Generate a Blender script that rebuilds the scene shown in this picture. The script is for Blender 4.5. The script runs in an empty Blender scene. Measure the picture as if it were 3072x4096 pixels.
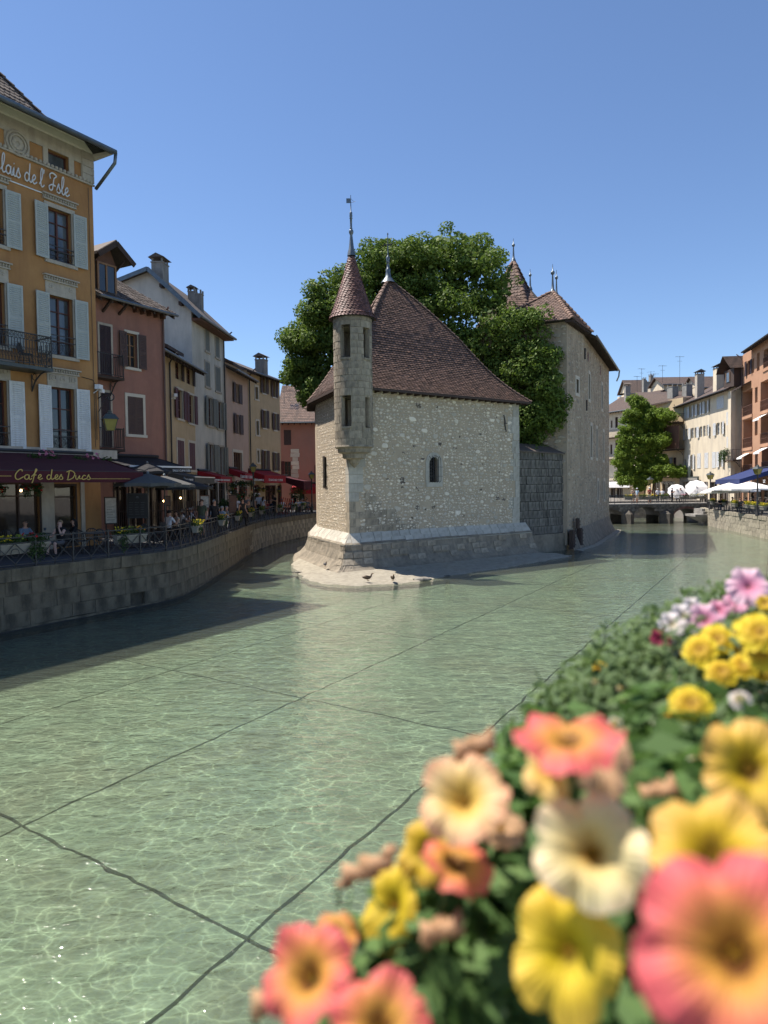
import bpy, math, random
import numpy as np
from mathutils import Vector, Matrix, Euler
random.seed(7)
sc = bpy.context.scene
COL = sc.collection
R = math.radians

# ---------------------------------------------------------------- camera, sky, sun, exposure
CAMH = 4.0
cd = bpy.data.cameras.new('camera'); cam = bpy.data.objects.new('camera', cd); COL.objects.link(cam)
cd.sensor_fit = 'VERTICAL'; cd.sensor_height = 36; cd.lens = 36*2841/4096
cd.clip_start = .02; cd.clip_end = 3000
CM = Matrix.Rotation(R(90-2.1), 3, 'X') @ Matrix.Rotation(-.0125, 3, 'Z')
cam.matrix_world = Matrix.Translation((0, 0, CAMH)) @ CM.to_4x4()
cd.dof.use_dof = True; cd.dof.focus_distance = 33; cd.dof.aperture_fstop = 2.8
sc.camera = cam
sc.render.resolution_x = 768; sc.render.resolution_y = 1024

SUN_EL = 62.9
sh = Vector((-.93, .365)).normalized()
SUN = Vector((sh.x*math.cos(R(SUN_EL)), sh.y*math.cos(R(SUN_EL)), math.sin(R(SUN_EL))))
w = bpy.data.worlds.new('World'); sc.world = w; w.use_nodes = True
nt = w.node_tree; nt.nodes.clear()
o_ = nt.nodes.new('ShaderNodeOutputWorld'); b_ = nt.nodes.new('ShaderNodeBackground'); s_ = nt.nodes.new('ShaderNodeTexSky')
s_.sky_type = 'NISHITA'; s_.sun_disc = False; s_.sun_elevation = R(SUN_EL); s_.sun_rotation = math.atan2(SUN.x, SUN.y)
s_.altitude = 900; s_.air_density = 1.0; s_.dust_density = .2; s_.ozone_density = 5.5
b_.inputs[1].default_value = .088
nt.links.new(s_.outputs[0], b_.inputs[0]); nt.links.new(b_.outputs[0], o_.inputs[0])
sl = bpy.data.lights.new('sun', 'SUN'); sl.energy = 4.6; sl.angle = R(.53); sl.color = (1, .93, .83)
so = bpy.data.objects.new('sun', sl); COL.objects.link(so); so.rotation_euler = SUN.to_track_quat('Z', 'Y').to_euler()
sc.view_settings.view_transform = 'Standard'; sc.view_settings.look = 'None'; sc.view_settings.exposure = .92; sc.view_settings.gamma = 1
sc.view_settings.use_white_balance = True; sc.view_settings.white_balance_temperature = 6500; sc.view_settings.white_balance_tint = 12

# ---------------------------------------------------------------- helpers
def ray(px, py):
    d = CM @ Vector(((px-1536)/2841, -(py-2048)/2841, -1))
    return d
def gp(px, py, z):                    # point of the horizontal plane z
    d = ray(px, py); t = (z-CAMH)/d.z
    return Vector((d.x*t, d.y*t, z))
def dp(px, py, D):                    # point at depth D
    d = ray(px, py); t = D/d.y
    return Vector((d.x*t, D, CAMH+d.z*t))

def tag(o, label=None, cat=None, group=None, kind=None):
    if label: o['label'] = label
    if cat: o['category'] = cat
    if group: o['group'] = group
    if kind: o['kind'] = kind
    return o
def thing(name, label, cat, loc=(0, 0, 0), rz=0, group=None):
    o = bpy.data.objects.new(name, None); COL.objects.link(o); o.empty_display_size = .3
    o.location = loc; o.rotation_euler = (0, 0, rz)
    return tag(o, label, cat, group)
def kids(o): return list(o.children)
def copy_tree(o, parent=None):
    c = o.copy(); COL.objects.link(c)
    if parent: c.parent = parent
    for ch in kids(o): copy_tree(ch, c)
    return c
def place(o, loc, rz=None, label=None, scale=None):
    o.location = loc
    if rz is not None: o.rotation_euler = (0, 0, rz)
    if label: o['label'] = label
    if scale: o.scale = (scale,)*3
    return o

class MB:
    def __init__(s): s.v = []; s.f = []; s.m = []; s.mi = 0
    def add(s, vs, fs):
        b = len(s.v); s.v.extend([tuple(p) for p in vs]); s.f.extend([tuple(i+b for i in f) for f in fs]); s.m.extend([s.mi]*len(fs)); return s
    def quad(s, a, b, c, d): return s.add([a, b, c, d], [(0, 1, 2, 3)])
    def box(s, x0, x1, y0, y1, z0, z1):
        return s.add([(x0,y0,z0),(x1,y0,z0),(x1,y1,z0),(x0,y1,z0),(x0,y0,z1),(x1,y0,z1),(x1,y1,z1),(x0,y1,z1)],
                     [(0,3,2,1),(4,5,6,7),(0,1,5,4),(1,2,6,5),(2,3,7,6),(3,0,4,7)])
    def cbox(s, c, sx, sy, sz, rz=0):
        ca, sa = math.cos(rz), math.sin(rz); vs = []
        for dz in (-.5, .5):
            for dx, dy in ((-.5,-.5),(.5,-.5),(.5,.5),(-.5,.5)):
                x, y = dx*sx, dy*sy; vs.append((c[0]+x*ca-y*sa, c[1]+x*sa+y*ca, c[2]+dz*sz))
        return s.add(vs, [(0,3,2,1),(4,5,6,7),(0,1,5,4),(1,2,6,5),(2,3,7,6),(3,0,4,7)])
    def bar(s, a, b, w, h=None, up=(0, 0, 1)):   # beam of rectangular section
        a, b = Vector(a), Vector(b); h = h or w; d = b-a
        if d.length < 1e-6: return s
        d.normalize(); up = Vector(up)
        if abs(d.dot(up)) > .98: up = Vector((1, 0, 0))
        r = d.cross(up).normalized()*w/2; u = r.cross(d).normalized()*h/2
        vs = [a-r-u, a+r-u, a+r+u, a-r+u, b-r-u, b+r-u, b+r+u, b-r+u]
        return s.add(vs, [(0,3,2,1),(4,5,6,7),(0,1,5,4),(1,2,6,5),(2,3,7,6),(3,0,4,7)])
    def tube(s, pts, r, n=6, cap=True):
        pts = [Vector(p) for p in pts]; rs = r if isinstance(r, (list, tuple)) else [r]*len(pts)
        b = len(s.v); prev = None
        for i, p in enumerate(pts):
            d = (pts[min(i+1, len(pts)-1)]-pts[max(i-1, 0)])
            if d.length < 1e-9: d = Vector((0, 0, 1))
            d.normalize()
            if prev is None:
                up = Vector((0, 0, 1)) if abs(d.z) < .9 else Vector((1, 0, 0)); x = d.cross(up).normalized()
            else:
                x = (prev-d*prev.dot(d)).normalized()
            prev = x; y = d.cross(x)
            for k in range(n):
                a = 2*math.pi*k/n; s.v.append(tuple(p+(x*math.cos(a)+y*math.sin(a))*rs[i]))
        fs = []
        for i in range(len(pts)-1):
            for k in range(n):
                k2 = (k+1) % n; fs.append((b+i*n+k, b+i*n+k2, b+(i+1)*n+k2, b+(i+1)*n+k))
        if cap: fs.append(tuple(b+k for k in range(n))[::-1]); fs.append(tuple(b+(len(pts)-1)*n+k for k in range(n)))
        s.f.extend(fs); s.m.extend([s.mi]*len(fs)); return s
    def lathe(s, prof, c=(0, 0, 0), n=16, a0=0, a1=2*math.pi):
        b = len(s.v); full = abs(a1-a0-2*math.pi) < 1e-6; m = n if full else n+1
        for r, z in prof:
            for k in range(m):
                a = a0+(a1-a0)*k/n; s.v.append((c[0]+r*math.cos(a), c[1]+r*math.sin(a), c[2]+z))
        fs = []
        for i in range(len(prof)-1):
            for k in range(n):
                k2 = (k+1) % m if full else k+1; fs.append((b+i*m+k, b+i*m+k2, b+(i+1)*m+k2, b+(i+1)*m+k))
        s.f.extend(fs); s.m.extend([s.mi]*len(fs)); return s
    def prism(s, poly, z0, z1):
        n = len(poly); vs = [(p[0], p[1], z0) for p in poly]+[(p[0], p[1], z1) for p in poly]
        return s.add(vs, [tuple(range(n))[::-1], tuple(range(n, 2*n))]+[(i, (i+1) % n, n+(i+1) % n, n+i) for i in range(n)])
    def plate(s, poly, nrm, th):      # 3-D polygon extruded along nrm
        n = len(poly); nrm = Vector(nrm)*th; vs = [tuple(Vector(p)) for p in poly]+[tuple(Vector(p)+nrm) for p in poly]
        return s.add(vs, [tuple(range(n))[::-1], tuple(range(n, 2*n))]+[(i, (i+1) % n, n+(i+1) % n, n+i) for i in range(n)])
    def ball(s, c, r, n=8, m=6, sq=(1, 1, 1)):
        b = len(s.v)
        for i in range(m+1):
            t = math.pi*i/m
            for k in range(n):
                a = 2*math.pi*k/n; s.v.append((c[0]+r*sq[0]*math.sin(t)*math.cos(a), c[1]+r*sq[1]*math.sin(t)*math.sin(a), c[2]+r*sq[2]*math.cos(t)))
        fs = [(b+i*n+k, b+(i+1)*n+k, b+(i+1)*n+(k+1) % n, b+i*n+(k+1) % n) for i in range(m) for k in range(n)]
        s.f.extend(fs); s.m.extend([s.mi]*len(fs)); return s
    def mesh(s, name, mats, smooth=False):
        me = bpy.data.meshes.new(name); me.from_pydata(s.v, [], s.f)
        for m in (mats if isinstance(mats, (list, tuple)) else [mats]): me.materials.append(m)
        if isinstance(mats, (list, tuple)) and len(mats) > 1: me.polygons.foreach_set('material_index', s.m)
        if smooth: me.shade_smooth()
        me.update(); return me
    def build(s, name, mats, parent=None, smooth=False, fix=False):
        me = s.mesh(name, mats, smooth)
        if fix:
            import bmesh
            bm = bmesh.new(); bm.from_mesh(me); bmesh.ops.recalc_face_normals(bm, faces=bm.faces); bm.to_mesh(me); bm.free()
        o = bpy.data.objects.new(name, me); COL.objects.link(o)
        if parent: o.parent = parent
        return o

def npmesh(name, V, F, mats, parent=None, smooth=False, mi=None):      # V (n,3); F (m,k)
    me = bpy.data.meshes.new(name); V = np.asarray(V, dtype=np.float32); F = np.asarray(F, dtype=np.int32); k = F.shape[1]
    me.vertices.add(len(V)); me.vertices.foreach_set('co', V.ravel())
    me.loops.add(F.size); me.loops.foreach_set('vertex_index', F.ravel())
    me.polygons.add(len(F)); me.polygons.foreach_set('loop_start', np.arange(0, F.size, k, dtype=np.int32))
    me.update(calc_edges=True)
    for m in (mats if isinstance(mats, (list, tuple)) else [mats]): me.materials.append(m)
    if mi is not None: me.polygons.foreach_set('material_index', np.asarray(mi, dtype=np.int32))
    if smooth: me.shade_smooth()
    o = bpy.data.objects.new(name, me); COL.objects.link(o)
    if parent: o.parent = parent
    return o

def pieces(name, plist, mat, parent, limit=300, stuff=None, smooth=False):
    """plist: (verts, faces) in the parent's frame; the ones nearest the camera become parts, the rest one stuff part"""
    bpy.context.view_layer.update()
    mw = parent.matrix_world if parent else Matrix.Identity(4)
    ci = mw.inverted() @ Vector((0, 0, CAMH))
    plist = sorted(plist, key=lambda p: (Vector(p[0][0])-ci).length_squared)
    for vs, fs in plist[:limit]:
        c = sum((Vector(v) for v in vs), Vector())/len(vs)
        me = bpy.data.meshes.new(name); me.from_pydata([tuple(Vector(v)-c) for v in vs], [], fs); me.materials.append(mat)
        if smooth: me.shade_smooth()
        o = bpy.data.objects.new(name, me); o.location = c; COL.objects.link(o); o.parent = parent
    if len(plist) > limit:
        mb = MB()
        for vs, fs in plist[limit:]: mb.add(vs, fs)
        o = mb.build(stuff or name+'_field', mat, parent, smooth); o['kind'] = 'stuff'

BOXF = [(0,3,2,1),(4,5,6,7),(0,1,5,4),(1,2,6,5),(2,3,7,6),(3,0,4,7)]
def boxp(x0, x1, y0, y1, z0, z1, j=0):
    q = lambda: random.uniform(-j, j)
    return ([(x0+q(),y0+q(),z0+q()),(x1+q(),y0+q(),z0+q()),(x1,y1,z0),(x0,y1,z0),(x0+q(),y0+q(),z1+q()),(x1+q(),y0+q(),z1+q()),(x1,y1,z1),(x0,y1,z1)], BOXF)

# ---------------------------------------------------------------- materials
def newmat(name):
    m = bpy.data.materials.new(name); m.use_nodes = True; nt = m.node_tree; nt.nodes.clear()
    out = nt.nodes.new('ShaderNodeOutputMaterial'); return m, nt, out
def nd(nt, t, **kw):
    n = nt.nodes.new(t)
    for k, v in kw.items():
        if k.startswith('i_'):
            key = k[2:]; n.inputs[int(key) if key.isdigit() else key].default_value = v
        else: setattr(n, k, v)
    return n
def ramp(nt, stops, src=None, interp='LINEAR'):
    r = nt.nodes.new('ShaderNodeValToRGB'); r.color_ramp.interpolation = interp
    e = r.color_ramp.elements
    while len(e) < len(stops): e.new(.5)
    for el, (p, c) in zip(e, stops): el.position = p; el.color = (*c, 1) if len(c) == 3 else c
    if src is not None: nt.links.new(src, r.inputs[0])
    return r
def mix(nt, a, b, fac, mode='MIX'):
    m = nt.nodes.new('ShaderNodeMix'); m.data_type = 'RGBA'; m.blend_type = mode
    for v, i in ((fac, 0), (a, 6), (b, 7)):
        if hasattr(v, 'links') or hasattr(v, 'is_linked'): nt.links.new(v, m.inputs[i])
        elif isinstance(v, (int, float)): m.inputs[i].default_value = v
        else: m.inputs[i].default_value = (*v, 1)
    return m.outputs[2]
def mth(nt, op, a, b=0.0, clamp=False):
    m = nt.nodes.new('ShaderNodeMath'); m.operation = op; m.use_clamp = clamp
    for v, i in ((a, 0), (b, 1)):
        if hasattr(v, 'is_linked'): nt.links.new(v, m.inputs[i])
        else: m.inputs[i].default_value = v
    return m.outputs[0]
def coords(nt, scale=(1, 1, 1), out='Object'):
    tc = nt.nodes.new('ShaderNodeTexCoord'); mp = nt.nodes.new('ShaderNodeMapping'); mp.inputs['Scale'].default_value = scale
    nt.links.new(tc.outputs[out], mp.inputs[0]); return mp.outputs[0]
def noise(nt, vec, scale, detail=5, rough=.6, dist=0):
    n = nd(nt, 'ShaderNodeTexNoise', i_Scale=scale, i_Detail=detail, i_Roughness=rough, i_Distortion=dist); nt.links.new(vec, n.inputs['Vector']); return n.outputs['Fac']
def rnd(nt):
    a = nt.nodes.new('ShaderNodeObjectInfo').outputs['Random']; b = nt.nodes.new('ShaderNodeNewGeometry').outputs['Random Per Island']
    return mth(nt, 'FRACT', mth(nt, 'ADD', a, b))

def M(name, c1, c2=None, rough=.8, scale=3, bump=.15, bscale=None, bd=.02, metal=0, spec=.35, stretch=(1, 1, 1), stain=None, sscale=1.2, piece=0, sfac=.6, world=False):
    """mottled surface: c1..c2 by noise, optional streaky stain colour, per-piece tint"""
    m, nt, out = newmat(name)
    bs = nd(nt, 'ShaderNodeBsdfPrincipled', i_Roughness=rough, i_Metallic=metal); bs.inputs['Specular IOR Level'].default_value = spec
    if world:
        g = nt.nodes.new('ShaderNodeNewGeometry'); vec = g.outputs['Position']
    else: vec = coords(nt, stretch)
    c2 = c2 or tuple(x*.75 for x in c1)
    n1 = noise(nt, vec, scale, 6, .65)
    col = ramp(nt, [(.3, c1), (.7, c2)], n1).outputs[0]
    if stain:
        v2 = coords(nt, (1.6, 1.6, .35)) if not world else vec
        n2 = noise(nt, v2, sscale, 7, .7, .3)
        f = ramp(nt, [(.45, (0, 0, 0)), (.72, (sfac,)*3)], n2).outputs[0]
        col = mix(nt, col, stain, f)
    if piece:
        r = rnd(nt); v = mth(nt, 'ADD', mth(nt, 'MULTIPLY', r, 2*piece), 1-piece)
        cb = nt.nodes.new('ShaderNodeCombineColor')
        for i in range(3): nt.links.new(v, cb.inputs[i])
        col = mix(nt, col, cb.outputs[0], 1.0, 'MULTIPLY')
    nt.links.new(col, bs.inputs['Base Color'])
    if bump:
        bn = noise(nt, vec, bscale or scale*6, 5, .7)
        bp = nd(nt, 'ShaderNodeBump', i_Strength=bump, i_Distance=bd); nt.links.new(bn, bp.inputs['Height']); nt.links.new(bp.outputs[0], bs.inputs['Normal'])
    nt.links.new(bs.outputs[0], out.inputs[0]); return m

MAT = {}
MAT['stucco_orange'] = M('orange_stucco', (.43, .235, .095), (.35, .18, .07), rough=.9, scale=1.1, bump=.25, bscale=40, stain=(.24, .115, .05), sscale=.6, sfac=.7)
MAT['stucco_pink'] = M('dusty_pink_stucco', (.35, .18, .135), (.29, .145, .11), rough=.92, scale=1.4, bump=.3, bscale=30, stain=(.21, .12, .095), sscale=.7, sfac=.65)
MAT['stucco_yellow'] = M('pale_yellow_stucco', (.55, .43, .27), (.47, .36, .22), rough=.92, scale=1.2, bump=.2, bscale=30, stain=(.34, .27, .18), sfac=.4)
MAT['stucco_white'] = M('white_grey_stucco', (.60, .575, .51), (.49, .475, .42), rough=.92, scale=1.0, bump=.35, bscale=14, stain=(.30, .30, .27), sscale=.6, sfac=.65)
MAT['stucco_rose'] = M('pale_rose_stucco', (.52, .38, .31), (.45, .33, .26), rough=.92, scale=1.2, bump=.2, bscale=30, stain=(.36, .27, .22), sfac=.4)
MAT['stucco_cream'] = M('cream_stucco', (.66, .58, .43), (.58, .50, .37), rough=.92, scale=.9, bump=.2, bscale=30, stain=(.34, .30, .25), sscale=.5, sfac=.6)
MAT['stucco_salmon'] = M('salmon_stucco', (.50, .24, .18), (.42, .20, .15), rough=.92, scale=.8, bump=.2, bscale=30, stain=(.36, .24, .19), sfac=.5)
MAT['stucco_ochre'] = M('ochre_brick_stucco', (.47, .27, .165), (.40, .225, .135), rough=.92, scale=1.2, bump=.2, bscale=30, stain=(.33, .16, .09), sfac=.4)
MAT['trim'] = M('pale_stone_trim', (.46, .41, .33), (.37, .33, .27), rough=.85, scale=4, bump=.2, bscale=40, stain=(.22, .19, .16), sscale=2.5, sfac=.5)
MAT['trim_light'] = M('light_stone_trim', (.60, .56, .47), (.52, .48, .40), rough=.85, scale=4, bump=.2, bscale=40)
MAT['shutter_grey'] = M('grey_green_paint', (.42, .45, .42), (.36, .39, .37), rough=.6, scale=6, bump=.08, stain=(.22, .22, .20), sscale=5, sfac=.35)
MAT['shutter_white'] = M('peeling_white_paint', (.66, .67, .66), (.56, .58, .58), rough=.6, scale=6, bump=.1, stain=(.24, .22, .19), sscale=6, sfac=.5)
MAT['shutter_brown'] = M('brown_paint', (.105, .07, .06), (.08, .052, .047), rough=.6, scale=6, bump=.08)
MAT['shutter_dark'] = M('dark_plum_paint', (.05, .032, .035), (.038, .024, .026), rough=.6, scale=6, bump=.08)
MAT['shutter_maroon'] = M('maroon_paint', (.115, .03, .028), (.085, .022, .022), rough=.6, scale=6, bump=.08)
MAT['shutter_sage'] = M('sage_grey_paint', (.19, .20, .175), (.15, .16, .14), rough=.65, scale=6, bump=.08)
MAT['wood_red'] = M('red_brown_wood', (.11, .035, .022), (.075, .026, .018), rough=.5, scale=8, bump=.1)
MAT['wood_oak'] = M('oak_wood', (.30, .17, .08), (.22, .12, .06), rough=.5, scale=8, bump=.1)
MAT['wood_dark'] = M('dark_weathered_wood', (.075, .05, .038), (.045, .031, .026), rough=.8, scale=5, bump=.3, stretch=(3, 3, 3))
MAT['wood_brown'] = M('brown_board_wood', (.17, .085, .055), (.11, .06, .042), rough=.8, scale=5, bump=.3)
MAT['iron'] = M('black_iron', (.022, .022, .024), (.035, .033, .032), rough=.5, scale=8, bump=.1, spec=.5)
MAT['iron_grey'] = M('grey_green_iron', (.06, .075, .07), (.04, .05, .05), rough=.45, scale=8, bump=.05, spec=.5)
MAT['zinc'] = M('zinc_sheet', (.17, .20, .22), (.11, .135, .15), rough=.42, scale=4, bump=.06, metal=.6)
MAT['pipe_brown'] = M('pipe_copper_brown', (.16, .10, .085), (.11, .07, .06), rough=.5, scale=4, bump=.05)
MAT['roof_tile'] = M('plum_clay_tile', (.14, .082, .06), (.088, .055, .042), rough=.72, scale=5, bump=.2, piece=.38, stain=(.06, .045, .038), sscale=3, sfac=.5, spec=.4)
MAT['far_tile'] = None
MAT['cone_tile'] = M('red_clay_tile', (.20, .098, .074), (.14, .07, .056), rough=.6, scale=5, bump=.2, piece=.4, spec=.45)
MAT['grey_tile'] = M('grey_brown_tile', (.13, .105, .085), (.085, .068, .058), rough=.8, scale=5, bump=.2, piece=.35)
MAT['hip_tile'] = M('pinkish_hip_tile', (.21, .135, .10), (.15, .10, .078), rough=.8, scale=8, bump=.2, piece=.3)
MAT['awning_maroon'] = M('maroon_canvas', (.075, .012, .018), (.06, .010, .015), rough=.85, scale=2, bump=.08, bscale=60)
MAT['awning_black'] = M('black_canvas', (.018, .018, .020), (.025, .025, .027), rough=.85, scale=2, bump=.08, bscale=60)
MAT['awning_grey'] = M('grey_canvas', (.09, .09, .085), (.07, .07, .066), rough=.85, scale=2, bump=.08, bscale=60)
MAT['awning_red'] = M('red_canvas', (.33, .014, .022), (.26, .012, .018), rough=.8, scale=2, bump=.08, bscale=60)
MAT['awning_blue'] = M('navy_canvas', (.02, .035, .12), (.016, .028, .10), rough=.85, scale=2, bump=.08, bscale=60)
MAT['white_canvas'] = M('white_canvas', (.78, .77, .74), (.70, .69, .67), rough=.85, scale=2, bump=.05, bscale=60)
MAT['gold'] = M('yellow_lettering', (.62, .44, .13), (.55, .38, .10), rough=.7, scale=4, bump=0)
MAT['white_letter'] = M('white_lettering', (.72, .74, .76), (.64, .66, .68), rough=.5, scale=4, bump=0)
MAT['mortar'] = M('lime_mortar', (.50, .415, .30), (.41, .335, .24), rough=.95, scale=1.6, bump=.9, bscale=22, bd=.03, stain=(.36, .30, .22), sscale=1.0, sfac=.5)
MAT['mortar_shade'] = M('shade_toned_tower_mortar', (.47, .385, .28), (.37, .30, .215), rough=.95, scale=1.2, bump=1.0, bscale=14, bd=.05, stain=(.17, .145, .11), sscale=.7, sfac=.75)  # darker copy of the lime mortar, its colour carries the rear tower's shade
MAT['rubble_mid'] = M('greyed_rubble', (.46, .41, .32), (.33, .29, .225), rough=.9, scale=7, bump=.6, bscale=30, piece=.3)
MAT['rubble_light'] = M('pale_limestone_rubble', (.70, .64, .52), (.56, .50, .40), rough=.9, scale=9, bump=.5, bscale=40, piece=.3)
MAT['rubble_dark'] = M('dark_rubble', (.16, .13, .10), (.12, .10, .085), rough=.9, scale=9, bump=.5, bscale=40, piece=.3)
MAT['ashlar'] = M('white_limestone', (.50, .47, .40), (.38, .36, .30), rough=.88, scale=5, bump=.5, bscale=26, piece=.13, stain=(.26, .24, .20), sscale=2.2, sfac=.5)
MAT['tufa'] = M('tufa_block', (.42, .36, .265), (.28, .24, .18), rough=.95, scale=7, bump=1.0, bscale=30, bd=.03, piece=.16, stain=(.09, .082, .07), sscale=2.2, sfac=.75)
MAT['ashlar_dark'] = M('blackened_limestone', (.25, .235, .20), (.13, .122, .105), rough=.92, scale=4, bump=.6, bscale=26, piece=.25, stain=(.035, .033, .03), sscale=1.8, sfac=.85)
MAT['joint_dark'] = M('dark_joint', (.05, .046, .04), (.03, .028, .025), rough=.95, scale=6, bump=.3)
MAT['base_wet'] = M('weathered_base_render', (.38, .33, .25), (.22, .19, .145), rough=.9, scale=2.4, bump=1.0, bscale=16, bd=.09, stain=(.13, .115, .09), sscale=1.6, sfac=.75)
MAT['beach'] = M('pale_gravel_silt', (.46, .42, .33), (.33, .30, .235), rough=.95, scale=3, bump=1.0, bscale=24, bd=.08, stain=(.22, .20, .155), sscale=2.5, sfac=.6)
MAT['quay_stone'] = M('shade_darkened_quay_stone', (.19, .16, .11), (.10, .084, .058), rough=.9, scale=1.8, bump=1.0, bscale=10, bd=.04, piece=.03, stain=(.035, .031, .024), sscale=2.0, sfac=.9)  # colour lowered to hold the shadow lying on the near quay
MAT['joint_quay'] = M('dark_quay_joint', (.09, .077, .055), (.055, .049, .038), rough=.95, scale=6, bump=.3)
MAT['bridge_stone'] = M('dark_bridge_stone', (.15, .135, .11), (.09, .082, .07), rough=.92, scale=3, bump=.6, bscale=20, stain=(.04, .037, .032), sfac=.7)
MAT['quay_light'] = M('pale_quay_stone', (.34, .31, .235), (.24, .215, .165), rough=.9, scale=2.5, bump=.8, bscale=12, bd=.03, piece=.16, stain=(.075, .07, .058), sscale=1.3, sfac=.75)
MAT['asphalt'] = M('asphalt', (.075, .074, .075), (.055, .055, .057), rough=.9, scale=2, bump=.3, bscale=60)
MAT['paving'] = M('pale_paving', (.24, .22, .19), (.18, .165, .145), rough=.9, scale=2, bump=.2, bscale=20)
MAT['concrete'] = M('concrete', (.30, .29, .265), (.22, .21, .19), rough=.9, scale=3, bump=.3, bscale=30, stain=(.10, .095, .085), sfac=.6)
MAT['planter'] = M('beige_planter', (.25, .23, .19), (.2, .185, .155), rough=.7, scale=5, bump=.1)
MAT['chair_wicker'] = M('grey_wicker', (.10, .10, .10), (.06, .06, .06), rough=.7, scale=20, bump=.2)
MAT['table_top'] = M('table_top', (.10, .095, .09), (.06, .058, .055), rough=.4, scale=6, bump=.05)
MAT['board_black'] = M('black_board', (.012, .012, .013), (.02, .02, .021), rough=.35, scale=4, bump=0)
MAT['paper'] = M('printed_paper', (.55, .52, .45), (.35, .33, .29), rough=.8, scale=9, bump=0)
MAT['skin'] = M('skin', (.46, .26, .18), (.40, .22, .15), rough=.6, scale=6, bump=0)
MAT['skin_pale'] = M('pale_skin', (.55, .34, .26), (.50, .30, .23), rough=.6, scale=6, bump=0)
for n_, c_ in dict(shirt_white=(.66, .67, .70), shirt_blue=(.16, .21, .28), shirt_green=(.075, .085, .05), cloth_black=(.014, .014, .016), shirt_teal=(.10, .30, .30),
                   shirt_red=(.30, .04, .04), shirt_sky=(.30, .42, .52), cloth_beige=(.42, .36, .27), cloth_navy=(.025, .03, .05), cloth_grey=(.11, .11, .115),
                   hair_brown=(.045, .024, .014), hair_blond=(.28, .19, .10), hair_grey=(.33, .32, .30), hair_black=(.014, .011, .010), shoe=(.05, .045, .04)).items():
    MAT[n_] = M(n_, c_, tuple(x*.82 for x in c_), rough=.85, scale=8, bump=.08, bscale=30)

def glass_mat(name, c, tint=(.02, .025, .03), rough=.06):
    m, nt, out = newmat(name)
    bs = nd(nt, 'ShaderNodeBsdfPrincipled', i_Roughness=rough); bs.inputs['Specular IOR Level'].default_value = .8
    vec = coords(nt, (1, 1, .5)); n = noise(nt, vec, 1.5, 3, .5)
    nt.links.new(ramp(nt, [(.35, c), (.65, tint)], n).outputs[0], bs.inputs['Base Color'])
    bn = noise(nt, coords(nt), 2.0, 2, .5); bp = nd(nt, 'ShaderNodeBump', i_Strength=.06, i_Distance=.02); nt.links.new(bn, bp.inputs['Height']); nt.links.new(bp.outputs[0], bs.inputs['Normal'])
    nt.links.new(bs.outputs[0], out.inputs[0]); return m
MAT['glass'] = glass_mat('window_glass', (.02, .024, .028), (.035, .04, .045))
MAT['glass_curtain'] = glass_mat('window_glass_over_curtain', (.12, .14, .16), (.05, .06, .07))
MAT['glass_shop'] = glass_mat('shop_glass', (.03, .024, .02), (.07, .05, .035), .04)
MAT['lamp_glass'] = M('yellowed_lamp_glass', (.30, .25, .06), (.22, .19, .05), rough=.3, scale=4, bump=0)
MAT['dark'] = M('dark_interior', (.012, .011, .010), (.008, .008, .008), rough=.9, bump=0)
MAT['curtain'] = M('pale_curtain', (.35, .38, .42), (.26, .29, .33), rough=.9, scale=6, bump=.2, stretch=(6, 6, .3))

def leaf_mat(name, c1, c2, c3, trans=.35):
    m, nt, out = newmat(name)
    r = rnd(nt); g = nt.nodes.new('ShaderNodeNewGeometry'); n = noise(nt, g.outputs['Position'], .55, 3, .5)
    c = ramp(nt, [(0, c1), (.55, c2), (1, c3)], mth(nt, 'ADD', mth(nt, 'MULTIPLY', r, .6), mth(nt, 'MULTIPLY', n, .4))).outputs[0]
    bs = nd(nt, 'ShaderNodeBsdfPrincipled', i_Roughness=.62); bs.inputs['Specular IOR Level'].default_value = .22; nt.links.new(c, bs.inputs['Base Color'])
    tr = nt.nodes.new('ShaderNodeBsdfTranslucent'); nt.links.new(mix(nt, c, (.9, 1.0, .25), .35, 'MULTIPLY'), tr.inputs[0])
    mx = nt.nodes.new('ShaderNodeMixShader'); mx.inputs[0].default_value = trans
    nt.links.new(bs.outputs[0], mx.inputs[1]); nt.links.new(tr.outputs[0], mx.inputs[2]); nt.links.new(mx.outputs[0], out.inputs[0]); return m
MAT['leaf_tree'] = leaf_mat('linden_leaf', (.06, .105, .022), (.115, .18, .034), (.22, .29, .055))
MAT['leaf_vine'] = leaf_mat('vine_leaf', (.085, .135, .02), (.15, .23, .03), (.25, .34, .045), .4)
MAT['leaf_plant'] = leaf_mat('planter_leaf', (.03, .06, .02), (.05, .09, .03), (.09, .14, .04))
MAT['leaf_yellow'] = leaf_mat('yellow_green_leaf', (.14, .18, .025), (.20, .24, .03), (.26, .28, .05), .3)
MAT['bark'] = M('grey_brown_bark', (.075, .06, .045), (.045, .036, .028), rough=.95, scale=3, bump=.8, stretch=(2, 2, .5))
for n_, c_ in dict(petal_yellow=(.70, .52, .03), petal_red=(.45, .02, .02), petal_pink=(.62, .22, .34), petal_white=(.75, .74, .70), petal_orange=(.65, .28, .04)).items():
    MAT[n_] = leaf_mat(n_, tuple(x*.8 for x in c_), c_, tuple(min(1, x*1.15) for x in c_), .3)

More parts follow.
